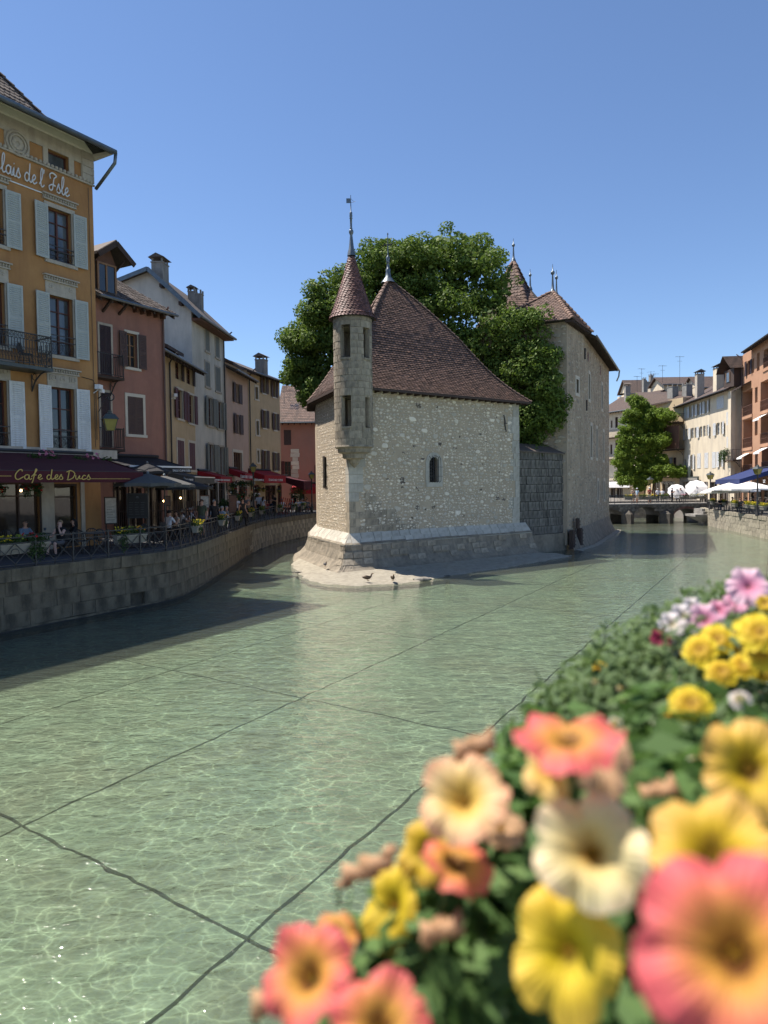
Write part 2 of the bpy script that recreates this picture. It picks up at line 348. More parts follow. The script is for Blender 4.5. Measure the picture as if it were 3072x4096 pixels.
def tile_mat(name, c1, c2, c3):
    """courses of small tiles for roofs too far away to build tile by tile"""
    m, nt, out = newmat(name); tc = nt.nodes.new('ShaderNodeTexCoord'); sx = nt.nodes.new('ShaderNodeSeparateXYZ'); nt.links.new(tc.outputs['Object'], sx.inputs[0])
    cb = nt.nodes.new('ShaderNodeCombineXYZ'); nt.links.new(sx.outputs[0], cb.inputs[0]); nt.links.new(mth(nt, 'ADD', mth(nt, 'MULTIPLY', sx.outputs[2], 2.0), mth(nt, 'MULTIPLY', sx.outputs[1], .3)), cb.inputs[1])
    bk = nd(nt, 'ShaderNodeTexBrick'); bk.inputs['Scale'].default_value = 3.2; bk.inputs['Mortar Size'].default_value = .05; bk.inputs['Color1'].default_value = (*c1, 1); bk.inputs['Color2'].default_value = (*c2, 1); bk.inputs['Mortar'].default_value = (*c3, 1); bk.inputs['Brick Width'].default_value = .6; bk.inputs['Row Height'].default_value = .5; nt.links.new(cb.outputs[0], bk.inputs['Vector'])
    n = noise(nt, tc.outputs['Object'], 1.6, 6, .65); col = mix(nt, bk.outputs[0], (.055, .045, .038), ramp(nt, [(.45, (0, 0, 0)), (.75, (.6,)*3)], n).outputs[0])
    bs = nd(nt, 'ShaderNodeBsdfPrincipled', i_Roughness=.85); nt.links.new(col, bs.inputs['Base Color']); bp = nd(nt, 'ShaderNodeBump', i_Strength=.6, i_Distance=.04); nt.links.new(bk.outputs['Fac'], bp.inputs['Height']); bp.invert = True; nt.links.new(bp.outputs[0], bs.inputs['Normal']); nt.links.new(bs.outputs[0], out.inputs[0]); return m
MAT['far_tile'] = tile_mat('brown_tile_courses', (.115, .074, .056), (.08, .053, .043), (.04, .03, .026)); MAT['far_grey_tile'] = tile_mat('grey_brown_tile_courses', (.115, .09, .075), (.08, .064, .054), (.035, .03, .027))
# ---------------------------------------------------------------- ground, bed, water
QZ = 1.75
def struct(mb, name, mat, parent=None, **k):
    o = mb.build(name, mat, parent, **k)
    if not parent: o['kind'] = 'structure'
    return o
struct(MB().quad((-600,-600,-1.4),(600,-600,-1.4),(600,900,-1.4),(-600,900,-1.4)), 'ground', MAT['paving'])

# canal bed: dark joints with big concrete slabs above
bed = struct(MB().quad((-60,-20,-.29),(70,-20,-.29),(70,110,-.29),(-60,110,-.29)), 'canal_bed', M('bed_joint_mud', (.085,.09,.075), (.055,.06,.05), rough=1, scale=2, bump=0))
MAT['bed_slab'] = M('algae_concrete_slab', (.35, .415, .305), (.25, .315, .235), rough=.95, scale=1.7, bump=.3, bscale=9, stain=(.26, .245, .175), sscale=.35, sfac=.7, world=True)
from mathutils.noise import noise as pnz
def bed_slabs():
    e1 = Vector((.483, .876)); e2 = Vector((.82, -.573)); o = Vector((-4.9, 9.38))*.938; pl = []
    def edge(a, b, n, amp):
        pts = []
        for k in range(n):
            t = k/n; p = a.lerp(b, t); q_ = Vector((p.x, p.y, 0)); pts.append(p+Vector((pnz(q_*1.1), pnz(q_*1.1+Vector((9, 0, 0)))))*amp*1.3+Vector((pnz(q_*3.1), pnz(q_*3.1+Vector((9, 4, 0)))))*amp*1.5+Vector((pnz(q_*9), pnz(q_*9+Vector((9, 4, 0)))))*amp*1.3)
        return pts
    for i in range(-3, 14):
        for j in range(-4, 8):
            g = .022; wob = .012
            c = [o+e1*(i*6.02+g)+e2*(j*3.99+g), o+e1*(i*6.02+g)+e2*(j*3.99+3.99-g), o+e1*(i*6.02+6.02-g)+e2*(j*3.99+3.99-g), o+e1*(i*6.02+6.02-g)+e2*(j*3.99+g)]
            m = (c[0]+c[2])/2
            if m.y > 62 or m.y < -6 or abs(m.x) > 28: continue
            near = m.y < 24; poly = []
            for k in range(4): poly += edge(c[k], c[(k+1) % 4], 26 if near else 6, wob+.012*near)
            n = len(poly); vs = [(p.x, p.y, -.27) for p in poly]+[(p.x, p.y, -.22) for p in poly]
            pl.append((vs, [tuple(range(n, 2*n))]+[(q, (q+1) % n, n+(q+1) % n, n+q) for q in range(n)]))
    pieces('bed_slab', pl, MAT['bed_slab'], bed)
bed_slabs()

def water_mat():
    m, nt, out = newmat('clear_green_water')
    g = nt.nodes.new('ShaderNodeNewGeometry'); pos = g.outputs['Position']
    def mp(s, rot=0):
        q = nt.nodes.new('ShaderNodeMapping'); q.inputs['Scale'].default_value = s; q.inputs['Rotation'].default_value = (0, 0, rot); nt.links.new(pos, q.inputs[0]); return q.outputs[0]
    w1 = noise(nt, mp((1.0, 1.9, 1), .25), 2.1, 4, .55, .5)
    w2 = noise(nt, mp((1.0, 1.6, 1), -.35), 7.5, 3, .55, .4)
    w3 = noise(nt, mp((.25, .25, 1)), .6, 2, .5)
    h = mth(nt, 'ADD', mth(nt, 'MULTIPLY', w1, 1.0), mth(nt, 'MULTIPLY', w2, .33))
    bp = nd(nt, 'ShaderNodeBump', i_Strength=.7, i_Distance=.09); nt.links.new(h, bp.inputs['Height'])
    gl = nd(nt, 'ShaderNodeBsdfGlossy', i_Roughness=.035); gl.inputs[0].default_value = (1, 1, 1, 1); nt.links.new(bp.outputs[0], gl.inputs['Normal'])
    fr = nd(nt, 'ShaderNodeFresnel', i_IOR=1.33); nt.links.new(bp.outputs[0], fr.inputs['Normal'])
    # transmission: caustic light web painted into the transparent colour, voronoi lines plus ripple noise
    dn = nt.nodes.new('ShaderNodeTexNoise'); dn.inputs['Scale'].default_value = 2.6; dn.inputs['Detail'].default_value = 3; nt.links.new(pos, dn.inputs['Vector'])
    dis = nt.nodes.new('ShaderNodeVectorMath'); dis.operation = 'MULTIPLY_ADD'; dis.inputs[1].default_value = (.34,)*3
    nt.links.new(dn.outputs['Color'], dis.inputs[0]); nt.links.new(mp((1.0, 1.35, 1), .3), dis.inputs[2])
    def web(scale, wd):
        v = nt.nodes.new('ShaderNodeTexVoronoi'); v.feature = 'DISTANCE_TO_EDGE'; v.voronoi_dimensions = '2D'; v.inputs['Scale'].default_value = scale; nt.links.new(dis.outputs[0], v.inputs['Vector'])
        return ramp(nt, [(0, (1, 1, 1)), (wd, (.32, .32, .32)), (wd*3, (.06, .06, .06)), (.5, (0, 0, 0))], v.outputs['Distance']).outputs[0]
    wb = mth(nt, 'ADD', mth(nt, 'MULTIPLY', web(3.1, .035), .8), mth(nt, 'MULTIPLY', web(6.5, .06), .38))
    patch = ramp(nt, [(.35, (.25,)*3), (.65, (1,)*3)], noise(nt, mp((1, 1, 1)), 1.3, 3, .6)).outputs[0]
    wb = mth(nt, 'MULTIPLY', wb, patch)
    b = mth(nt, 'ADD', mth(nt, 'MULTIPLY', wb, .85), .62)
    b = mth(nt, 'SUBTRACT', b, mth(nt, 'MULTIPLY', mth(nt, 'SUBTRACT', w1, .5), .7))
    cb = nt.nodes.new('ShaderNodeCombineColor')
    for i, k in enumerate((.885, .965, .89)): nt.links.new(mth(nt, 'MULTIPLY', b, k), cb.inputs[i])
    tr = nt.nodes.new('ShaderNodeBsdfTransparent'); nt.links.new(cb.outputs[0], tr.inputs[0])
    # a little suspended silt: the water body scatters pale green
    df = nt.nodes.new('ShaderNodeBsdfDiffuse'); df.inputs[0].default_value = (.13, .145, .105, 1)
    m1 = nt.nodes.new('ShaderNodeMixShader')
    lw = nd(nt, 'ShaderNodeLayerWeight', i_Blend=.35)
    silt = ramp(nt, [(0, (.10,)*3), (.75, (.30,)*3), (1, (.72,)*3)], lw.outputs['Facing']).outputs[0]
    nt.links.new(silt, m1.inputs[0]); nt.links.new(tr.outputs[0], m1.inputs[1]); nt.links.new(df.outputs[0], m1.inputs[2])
    m2 = nt.nodes.new('ShaderNodeMixShader'); nt.links.new(fr.outputs[0], m2.inputs[0]); nt.links.new(m1.outputs[0], m2.inputs[1]); nt.links.new(gl.outputs[0], m2.inputs[2])
    nt.links.new(m2.outputs[0], out.inputs[0]); return m
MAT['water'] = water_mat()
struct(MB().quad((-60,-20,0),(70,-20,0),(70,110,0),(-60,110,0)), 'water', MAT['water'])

# ---------------------------------------------------------------- left quay
LQ = [(-13.9, 14.2), (-10.7, 19.85), (-9.35, 22.3), (-7.95, 24.6), (-7.5, 26.4), (-7.55, 31), (-7.75, 36), (-8.05, 42), (-8.0, 48), (-7.5, 52), (-6.7, 56), (-5.9, 59.5), (-4.6, 64), (-3, 69)]
def walls_along(poly, z0, z1, off, mb):       # slab whose face follows poly, `off` metres behind it
    pass
def poly_len(poly):
    L = [0]
    for a, b in zip(poly, poly[1:]): L.append(L[-1]+math.dist(a, b))
    return L
def at_len(poly, L, s):
    for i in range(len(poly)-1):
        if s <= L[i+1] or i == len(poly)-2:
            t = (s-L[i])/(L[i+1]-L[i]); a, b = poly[i], poly[i+1]
            d = Vector((b[0]-a[0], b[1]-a[1])).normalized()
            return Vector((a[0]+(b[0]-a[0])*t, a[1]+(b[1]-a[1])*t)), d
def smooth_poly(p, n=3):
    out = []
    for i in range(len(p)-1):
        a = Vector(p[max(i-1, 0)]); b = Vector(p[i]); c = Vector(p[i+1]); d = Vector(p[min(i+2, len(p)-1)])
        for k in range(n):
            t = k/n; out.append(tuple(.5*((2*b)+(c-a)*t+(2*a-5*b+4*c-d)*t*t+(-a+3*b-3*c+d)*t**3)))
    out.append(p[-1]); return out
LQ = smooth_poly(LQ)
LL = poly_len(LQ)
mb = MB(); far = [(-30, 69), (-60, 69), (-60, 0), (-22, 0)]
top = [(p[0]-.26, p[1]+.02) for p in LQ]
mb.prism([(p[0], p[1]) for p in top]+far, -.6, QZ)
lq = struct(mb, 'left_quay', MAT['asphalt'])
def wall_blocks(poly, L, side, z0, z1, rows, lmin, lmax, s0, s1, depth=.30, skip=()):
    out = []; hs = [random.uniform(.85, 1.15) for _ in range(rows)]; tot = sum(hs); z = z0
    for r in range(rows):
        h = (z1-z0)*hs[r]/tot; s = s0-random.uniform(0, lmin)
        while s < s1:
            l = random.uniform(lmin, lmax); a, d = at_len(poly, L, max(s, 0)); n = Vector((d.y, -d.x))*side; j = random.uniform(0, .012 if side > 0 and s < 30 else .03)
            spans = [(max(s, 0)+.006, min(s+l, L[-1])-.006)]
            for x0, x1, za, zb in skip:
                if z < (za+zb)/2 < z+h and s < x1 and s+l > x0: spans = [(p0, p1) for p0, p1 in ((spans[0][0], x0), (x1, spans[0][1])) if p1-p0 > .03]
            for p0, p1 in spans:
                a, d = at_len(poly, L, p0); b, d2 = at_len(poly, L, p1)
                q = lambda: random.uniform(-.008, .008)
                vs = []
                for zz in (z+.004, z+h-.004):
                    vs += [(a.x-n.x*depth, a.y-n.y*depth, zz), (b.x-n.x*depth, b.y-n.y*depth, zz), (b.x+n.x*(j+q()), b.y+n.y*(j+q()), zz+q()), (a.x+n.x*(j+q()), a.y+n.y*(j+q()), zz+q())]
                out.append((vs, BOXF))
            s += l
        z += h
    return out
# wall body behind the blocks (joint colour)
mb = MB()
for a, b in zip(LQ, LQ[1:]):
    mb.quad((a[0]-.14, a[1]+.02, -.6), (b[0]-.14, b[1]+.02, -.6), (b[0]-.14, b[1]+.02, QZ-.05), (a[0]-.14, a[1]+.02, QZ-.05))
qw = struct(mb, 'quay_wall', MAT['joint_quay'], lq)
hs = gp(640, 2390, .3); 
def s_of(p):
    best = min(range(len(LQ)), key=lambda i: math.dist(LQ[i], (p.x, p.y))); return LL[best]
hole_s = s_of(gp(640, 2400, .25)); 
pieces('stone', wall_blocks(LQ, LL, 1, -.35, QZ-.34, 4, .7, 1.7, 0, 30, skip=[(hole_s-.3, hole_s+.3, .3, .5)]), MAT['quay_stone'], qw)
pieces('stone', wall_blocks(LQ, LL, 1, -.35, QZ-.34, 5, .6, 1.3, 30, LL[-1]), MAT['quay_light'], qw)  # lit stretch of the same wall, painted paler than the shadowed one
cop = []
s = 0
while s < LL[-1]-.1:
    l = random.uniform(1.1, 1.9); a, d = at_len(LQ, LL, s+.008); b, _ = at_len(LQ, LL, min(s+l, LL[-1])-.008); n = Vector((d.y, -d.x)); j = random.uniform(.05, .09)
    vs = []
    for zz in (QZ-.33, QZ+.02+random.uniform(0, .015)):
        e = j if zz > 1.6 else j-.02
        vs += [(a.x-n.x*.42, a.y-n.y*.42, zz), (b.x-n.x*.42, b.y-n.y*.42, zz), (b.x+n.x*e, b.y+n.y*e, zz), (a.x+n.x*e, a.y+n.y*e, zz)]
    cop.append((vs, BOXF)); s += l
pieces('coping_stone', cop, MAT['quay_stone'], lq)
# grey strip of algae / silt at the waterline
mb = MB()
for a, b in zip(LQ, LQ[1:]):
    d = Vector((b[0]-a[0], b[1]-a[1])).normalized(); n = Vector((d.y, -d.x))
    mb.quad((a[0], a[1], .04), (a[0]+n.x*.10, a[1]+n.y*.10, -.1), (b[0]+n.x*.10, b[1]+n.y*.10, -.1), (b[0], b[1], .04))
struct(mb, 'waterline_footing', MAT['joint_dark'], lq)

# ---------------------------------------------------------------- right quay, far wall
RQZ = 1.5
RQ = [(23.0, 33.0), (24.8, 40.5), (26.4, 48.6), (27.9, 56), (29.4, 63.8), (30.9, 69.3)]
RQ = smooth_poly(RQ); RL = poly_len(RQ)
mb = MB(); mb.prism([(80, 20), (80, 140), (33.0, 140), (33.0, 75.5), (31.2, 73.5)]+[(p[0]+.1, p[1]) for p in RQ[::-1]], -.6, RQZ)
rq = struct(mb, 'right_quay', MAT['paving'])
mb = MB()
for a, b in zip(RQ, RQ[1:]): mb.quad((a[0]+.03, a[1], -.6), (b[0]+.03, b[1], -.6), (b[0]+.03, b[1], RQZ-.05), (a[0]+.03, a[1], RQZ-.05))
rw = struct(mb, 'quay_wall', MAT['joint_dark'], rq)
pieces('stone', wall_blocks(RQ, RL, -1, -.3, RQZ-.25, 5, .45, 1.1, 0, RL[-1]), MAT['quay_light'], rw)
cop = []; s = 0
while s < RL[-1]-.1:
    l = random.uniform(.9, 1.5); a, d = at_len(RQ, RL, s+.01); b, _ = at_len(RQ, RL, min(s+l, RL[-1])-.01); n = Vector((-d.y, d.x)); j = random.uniform(.03, .07); vs = []
    for zz in (RQZ-.24, RQZ+.03): vs += [(a.x-n.x*.4, a.y-n.y*.4, zz), (b.x-n.x*.4, b.y-n.y*.4, zz), (b.x+n.x*j, b.y+n.y*j, zz), (a.x+n.x*j, a.y+n.y*j, zz)]
    cop.append((vs, BOXF)); s += l
pieces('coping_stone', cop, MAT['quay_light'], rq)
fq = struct(MB().prism([(14, 81), (40, 81), (40, 150), (14, 150)], -.6, 1.9), 'far_quay', MAT['paving'])
FP = [(14, 81), (40, 81)]; pieces('stone', wall_blocks(FP, [0, 26], 1, -.3, 1.75, 5, .6, 1.3, 2, 20), MAT['quay_light'], fq)
struct(MB().prism([(-60, 69), (2, 69), (8, 84), (8, 150), (-60, 150)], -.6, QZ), 'town_ground', MAT['paving'])

# ---------------------------------------------------------------- the stone prison: wedge front house
C0 = Vector((-3.62, 38.7)); C1 = Vector((-1.62, 33.0)); C2 = Vector((7.6, 40.0)); C3 = Vector((3.6, 47.0)); CB = Vector((-3.98, 41.8))
EZ = 8.75; LZ = 1.72
def at_plane(px, py, a, b, off=0):      # ray against the vertical plane through a,b (2-D), pushed `off` towards the viewer
    d = ray(px, py); e = (b-a).normalized(); n = Vector((e.y, -e.x)); o = a+n*off
    t = (n.x*o.x+n.y*o.y)/(n.x*d.x+n.y*d.y); return Vector((d.x*t, d.y*t, CAMH+d.z*t))
def u_of(p, a, b): e = (b-a).normalized(); return (Vector((p.x, p.y))-a).dot(e)

prison = thing('stone_house', 'wedge shaped rubble stone house with steep plum tile roof standing in the canal', 'stone house', (C1.x, C1.y, 0), math.atan2(C2.y-C1.y, C2.x-C1.x))
PM = None
def loc_of(th, p):                 # world point -> thing's frame
    a = th.rotation_euler.z; x, y, z = p[0]-th.location.x, p[1]-th.location.y, p[2]-th.location.z
    return (x*math.cos(a)+y*math.sin(a), -x*math.sin(a)+y*math.cos(a), z)
FL = (C2-C1).length; ea = (C2-C1).normalized()
def PL(p): return loc_of(prison, p)
def hole_wall(mb, U0, U1, Z0, Z1, rects, y=0, depth=.3, top=None):
    """wall in the plane y with rectangular openings, faces towards -y; reveals go to y+depth"""
    us = sorted({U0, U1, *[r[0] for r in rects], *[r[1] for r in rects]}); zs = sorted({Z0, Z1, *[r[2] for r in rects], *[r[3] for r in rects]})
    us = [u for u in us if U0-1e-6 <= u <= U1+1e-6]; zs = [z for z in zs if Z0-1e-6 <= z <= Z1+1e-6]
    for a, b in zip(us, us[1:]):
        for c, d in zip(zs, zs[1:]):
            mu, mz = (a+b)/2, (c+d)/2
            if any(r[0] < mu < r[1] and r[2] < mz < r[3] for r in rects): continue
            mb.quad((a, y, c), (b, y, c), (b, y, d), (a, y, d))
    for r in rects:
        a, b, c, d = r[:4]; e = y+depth
        mb.quad((a, y, c), (a, e, c), (a, e, d), (a, y, d)); mb.quad((b, e, c), (b, y, c), (b, y, d), (b, e, d))
        mb.quad((a, y, c), (b, y, c), (b, e, c), (a, e, c)); mb.quad((a, e, d), (b, e, d), (b, y, d), (a, y, d))
# small barred window of the front wall
pw = at_plane(1735, 1880, C1, C2); wu = u_of(pw, C1, C2); wz1 = at_plane(1735, 1828, C1, C2).z; wz0 = at_plane(1735, 1930, C1, C2).z
wu0, wu1 = wu-.34, wu+.36
mb = MB(); hole_wall(mb, 0, FL, .9, EZ, [(wu0, wu1, wz0, wz1+.02)], 0, .35)
c0, c2, c3, cb = PL((*C0, 0)), PL((*C2, 0)), PL((*C3, 0)), PL((*CB, 0))
def lw_pt(t, z): return (c0[0]*t, c0[1]*t, z)
L0 = math.hypot(c0[0], c0[1])
sp = at_plane(1302, 1900, C0, C1); st = (Vector((sp.x, sp.y))-C1).length/L0; sz1 = at_plane(1302, 1828, C0, C1).z; sz0 = at_plane(1302, 1950, C0, C1).z
ts = [0, st-.035, st+.035, 1]; zs = [.9, sz0, sz1, EZ]
for i in range(3):
    for j in range(3):
        if i == 1 and j == 1: continue
        mb.quad(lw_pt(ts[i+1], zs[j]), lw_pt(ts[i], zs[j]), lw_pt(ts[i], zs[j+1]), lw_pt(ts[i+1], zs[j+1]))
mb.quad((cb[0], cb[1], .9), (c0[0], c0[1], .9), (c0[0], c0[1], EZ), (cb[0], cb[1], EZ))
mb.quad((c3[0], c3[1], .9), (cb[0], cb[1], .9), (cb[0], cb[1], EZ), (c3[0], c3[1], EZ))
mb.quad((c2[0], c2[1], .9), (c3[0], c3[1], .9), (c3[0], c3[1], EZ), (c2[0], c2[1], EZ))
mb.build('wall', MAT['mortar'], prison)
MB().box(wu0+.0, wu1, .33, .4, wz0, wz1+.1).build('window_recess', MAT['dark'], prison)
MB().quad(lw_pt(st+.05, sz0-.1), lw_pt(st-.05, sz0-.1), lw_pt(st-.05, sz1+.1), lw_pt(st+.05, sz1+.1)) 
mb = MB(); i_ = Vector((1, .2, 0))*.3; a_, b_2 = Vector(lw_pt(st+.06, sz0-.1)), Vector(lw_pt(st-.06, sz0-.1)); up = Vector((0, 0, sz1-sz0+.2))
mb.quad(a_+i_, b_2+i_, b_2+i_+up, a_+i_+up); mb.build('window_recess', MAT['dark'], prison)
# front window: round-headed stone frame, grille
def arch(u0, u1, z0, z1, n=8):
    r = (u1-u0)/2; c = (u0+u1)/2; return [(u0, z0)]+[(c-r*math.cos(math.pi*k/n), z1-r+r*math.sin(math.pi*k/n)) for k in range(n+1)]+[(u1, z0)]
inn = arch(wu0+.03, wu1-.03, wz0+.02, wz1); outp = arch(wu0-.22, wu1+.22, wz0+.02, wz1+.24)
fr = thing('', None, None); bpy.data.objects.remove(fr)
n = len(inn)
for k, (i0, i1) in enumerate([(0, 2), (2, 4), (4, 6), (6, 8), (8, 10)]):
    if i1 >= n: i1 = n-1
    vs = [(outp[i][0], -.03-.01*(k % 2), outp[i][1]) for i in range(i0, i1+1)]+[(inn[i][0], -.03-.01*(k % 2), inn[i][1]) for i in range(i1, i0-1, -1)]
    m2 = MB(); m2.plate(vs, (0, 1, 0), .12); m2.build('window_surround_stone', MAT['ashlar'], prison)
MB().box(wu0-.2, wu1+.2, -.05, .1, wz0-.22, wz0+.02).build('window_sill', MAT['ashlar'], prison)
gr = MB()
for k in range(5):
    u = wu0+.02+k*(wu1-wu0-.04)/4; gr.tube([(u, -.02, wz0-.02), (u, -.17, wz0+.1), (u, -.17, wz1-.12+.1*(2-abs(k-2))), (u, -.04, wz1+.05)], .014, 5)
for z in (wz0+.32, wz0+.78): gr.bar((wu0-.1, -.17, z), (wu1+.1, -.17, z), .03, .02)
gr.build('window_grille', MAT['iron'], prison)
gr = MB()
for k in range(7):
    gr.bar((wu0, .2, wz0+k*.17), (wu1, .2, wz0+.3+k*.17), .012); gr.bar((wu1, .21, wz0+k*.17), (wu0, .21, wz0+.3+k*.17), .012)
gr.build('lattice', MAT['iron'], prison)
# slit window bars of the sunlit wall
gr = MB()
for k in range(4):
    t = st-.03+k*.02; a = Vector(lw_pt(t, 0)); o = Vector((-.95, -.3, 0)).normalized()*.12; gr.tube([a+o+Vector((0, 0, sz0-.05)), a+o+Vector((0, 0, sz1+.05))], .014, 5)
for z in (sz0+.2, (sz0+sz1)/2, sz1-.2): gr.bar(Vector(lw_pt(st-.05, z))+o, Vector(lw_pt(st+.05, z))+o, .03, .02)
gr.build('window_grille', MAT['iron'], prison)
# iron anchor
a1 = at_plane(2015, 1660, C1, C2); b1 = at_plane(2022, 1727, C1, C2); u1, u2 = u_of(a1, C1, C2), u_of(b1, C1, C2)
MB().tube([(u1-.03, -.03, a1.z), (u1+.05, -.05, (a1.z+b1.z)/2+.1), (u1+.04, -.05, (a1.z+b1.z)/2-.1), (u2+.02, -.03, b1.z)], .035, 6).tube([(u1-.02, -.05, (a1.z+b1.z)/2), (u1+.22, -.05, (a1.z+b1.z)/2)], .022, 5).build('iron_anchor', MAT['iron'], prison)

# rubble stones, each proud of the mortar
def blob(cx, cz, w, h, y0=0.0, pr=.03, n=0):
    n = n or random.choice((5, 5, 6, 7))
    a0 = random.uniform(0, 6.28); ring = []
    for k in range(n):
        a = a0+2*math.pi*(k+random.uniform(-.28, .28))/n; r = random.uniform(.62, 1.18); ca, sa = math.cos(a), math.sin(a); q_ = 1/max(abs(ca), abs(sa))**.55; ring.append((cx+ca*w/2*r*q_, cz+sa*h/2*r*q_))
    vs = [(x, y0+.01, z) for x, z in ring]+[(cx+(x-cx)*.8, y0-pr*random.uniform(.6, 1.1), cz+(z-cz)*.8) for x, z in ring]
    return vs, [tuple(range(n, 2*n))[::-1]]+[(i, n+i, n+(i+1) % n, (i+1) % n) for i in range(n)]
def scatter(U0, U1, Z0, Z1, N, wr, avoid, minf=.62):
    out = []; grid = {}; tries = 0
    while len(out) < N and tries < N*30:
        tries += 1; w = random.uniform(*wr)*random.choice((.6, .9, 1, 1.2, 1.9)); h = w*random.uniform(.42, .72); u = random.uniform(U0+w/2, U1-w/2); z = random.uniform(Z0+h/2, Z1-h/2)
        z = round(z/.17)*.17+random.uniform(-.03, .03) if random.random() < .6 else z
        if pnz(Vector((u*.7, z*.9, 3))) < random.uniform(-.75, .05): continue
        if any(a-w/2 < u < b+w/2 and c-h/2 < z < d+h/2 for a, b, c, d in avoid): continue
        k = (int(u/.5), int(z/.5)); ok = True
        for i in (-1, 0, 1):
            for j in (-1, 0, 1):
                for (pu, pz, pw_, ph) in grid.get((k[0]+i, k[1]+j), ()):
                    if abs(pu-u) < (pw_+w)*minf*.85 and abs(pz-z) < (ph+h)*minf*.85: ok = False
        if not ok: continue
        grid.setdefault(k, []).append((u, z, w, h)); out.append((u, z, w, h))
    return out
avoid = [(wu0-.25, wu1+.25, wz0-.25, wz1+.25), (-1, .55, 1, 9), (FL-.45, FL+1, 0, 9)]
sc1 = scatter(.5, FL-.4, LZ+.1, EZ-.15, 3600, (.07, .28), avoid, .50)
light = [blob(u, z, w, h) for u, z, w, h in sc1 if random.random() > .08]
pieces('stone', light, MAT['rubble_light'], prison, 300, 'rubble_stones')
dark = [blob(u+.02, z, w*1.1, h*1.2, pr=.022) for u, z, w, h in scatter(.6, FL-.5, LZ+.2, EZ-.3, 46, (.12, .24), avoid)]
pieces('dark_stone', dark, MAT['rubble_dark'], prison)
# sunlit wall: small rubble, tight
eL = Vector((c0[0], c0[1], 0)).normalized(); nL = Vector((eL.y, -eL.x, 0)); nL = nL if nL.x < 0 else -nL
def onleft(vf):
    vs, fs = vf; return [tuple(eL*(L0-v[0])-nL*v[1]+Vector((0, 0, v[2]))) for v in vs], fs
sc2 = scatter(.1, L0-.5, LZ+.1, EZ-.2, 1900, (.06, .15), [(L0*(1-st)-.2, L0*(1-st)+.2, sz0-.15, sz1+.15)], .55)
pieces('stone', [onleft(blob(u, z, w, h, pr=.016)) for u, z, w, h in sc2], MAT['rubble_light'], prison, 150, 'rubble_stones')
# quoins at both front corners
q = []
z = LZ
while z < 5.9:
    h = random.uniform(.3, .48); w = random.choice((.35, .55, .8, .95)); wl = .25+.3*random.random()
    vs = []
    for zz in (z+.008, z+h-.008):
        g = -.025-random.uniform(0, .015)
        vs += [tuple(eL*wl+nL*.03+Vector((0, 0, zz))), tuple(Vector((-.02, -.035, zz))), (w, g, zz), (w, .1, zz)]
    q.append((vs, BOXF)); z += h
pieces('quoin', [b for b in q if b[0][0][2] > 3.1], MAT['ashlar'], prison); pieces('quoin', [b for b in q if b[0][0][2] <= 3.1], MAT['tufa'], prison)
q = []; z = LZ-.3
while z < EZ-.1:
    h = random.uniform(.32, .5); w = random.choice((.3, .45, .55))
    q.append(boxp(FL-w, FL+.03, -.03-random.uniform(0, .015), .2, z+.006, z+h-.006, .006))
    if random.random() < .5: q.append(boxp(FL-w-random.uniform(.25, .4), FL-w-.012, -.02, .2, z+.006, z+h-.006, .006))
    z += h
pieces('quoin', q, MAT['ashlar'], prison)
# big tufa blocks low on the front wall by the corner
q = []; z = LZ
for r in range(5):
    h = random.uniform(.3, .42); u = .9 if r else .6; e = 3.2-r*.45
    while u < e:
        w = random.uniform(.4, .85); q.append(boxp(u, u+w-.02, -.012-random.uniform(0, .02), .1, z+.01, z+h-.01, .012)); u += w
    z += h
pieces('block', q, MAT['tufa'], prison)
# plinth: outline rings stepping outwards and down
def ring(off, z, jit=0):
    """outline CB..C0..C1..C2+ in the prison frame pushed out by off"""
    pts = [Vector((cb[0], cb[1])), Vector((c0[0], c0[1])), Vector((0, 0)), Vector((FL+.55, 0))]
    outp = []
    for i, p in enumerate(pts):
        ns = []
        if i: e = (pts[i]-pts[i-1]).normalized(); ns.append(Vector((e.y, -e.x)))
        if i < len(pts)-1: e = (pts[i+1]-pts[i]).normalized(); ns.append(Vector((e.y, -e.x)))
        n = sum(ns, Vector((0, 0))).normalized(); k = off/max(.35, n.dot(ns[0])); outp.append(p+n*k)
    # chamfer the prow corner
    a, b = outp[2].lerp(outp[1], .0), outp[2]
    c = min(.75, off*.9)
    e1 = (outp[1]-outp[2]).normalized(); e2 = (outp[3]-outp[2]).normalized()
    r = [outp[0], outp[1], outp[2]+e1*c, outp[2]+(e1+e2)*c*.25, outp[2]+e2*c*1.1, outp[3]]
    return [(p.x, p.y, z) for p in r]
def loft(mb, A, B):
    for i in range(len(A)-1): mb.quad(B[i], B[i+1], A[i+1], A[i])
def subd(r, k=8):
    out = []
    for a, b in zip(r, r[1:]):
        for i in range(k): out.append(tuple(Vector(a).lerp(Vector(b), i/k)))
    return out+[r[-1]]
mb = MB(); prof = [(.50, 1.32), (.53, 1.05), (.68, .6), (.98, .28), (1.30, .08), (1.55, -.2)]
rings = []
for o_f, z in prof:
    rr = subd(ring(o_f, z), 14); rings.append([(p[0]+random.uniform(-.02, .02), p[1]+random.uniform(-.03, .03), p[2]) for p in rr])
for A, B in zip(rings, rings[1:]): loft(mb, A, B)
loft(mb, ring(-.05, LZ), ring(.52, 1.32)); mb.build('plinth', MAT['base_wet'], prison)
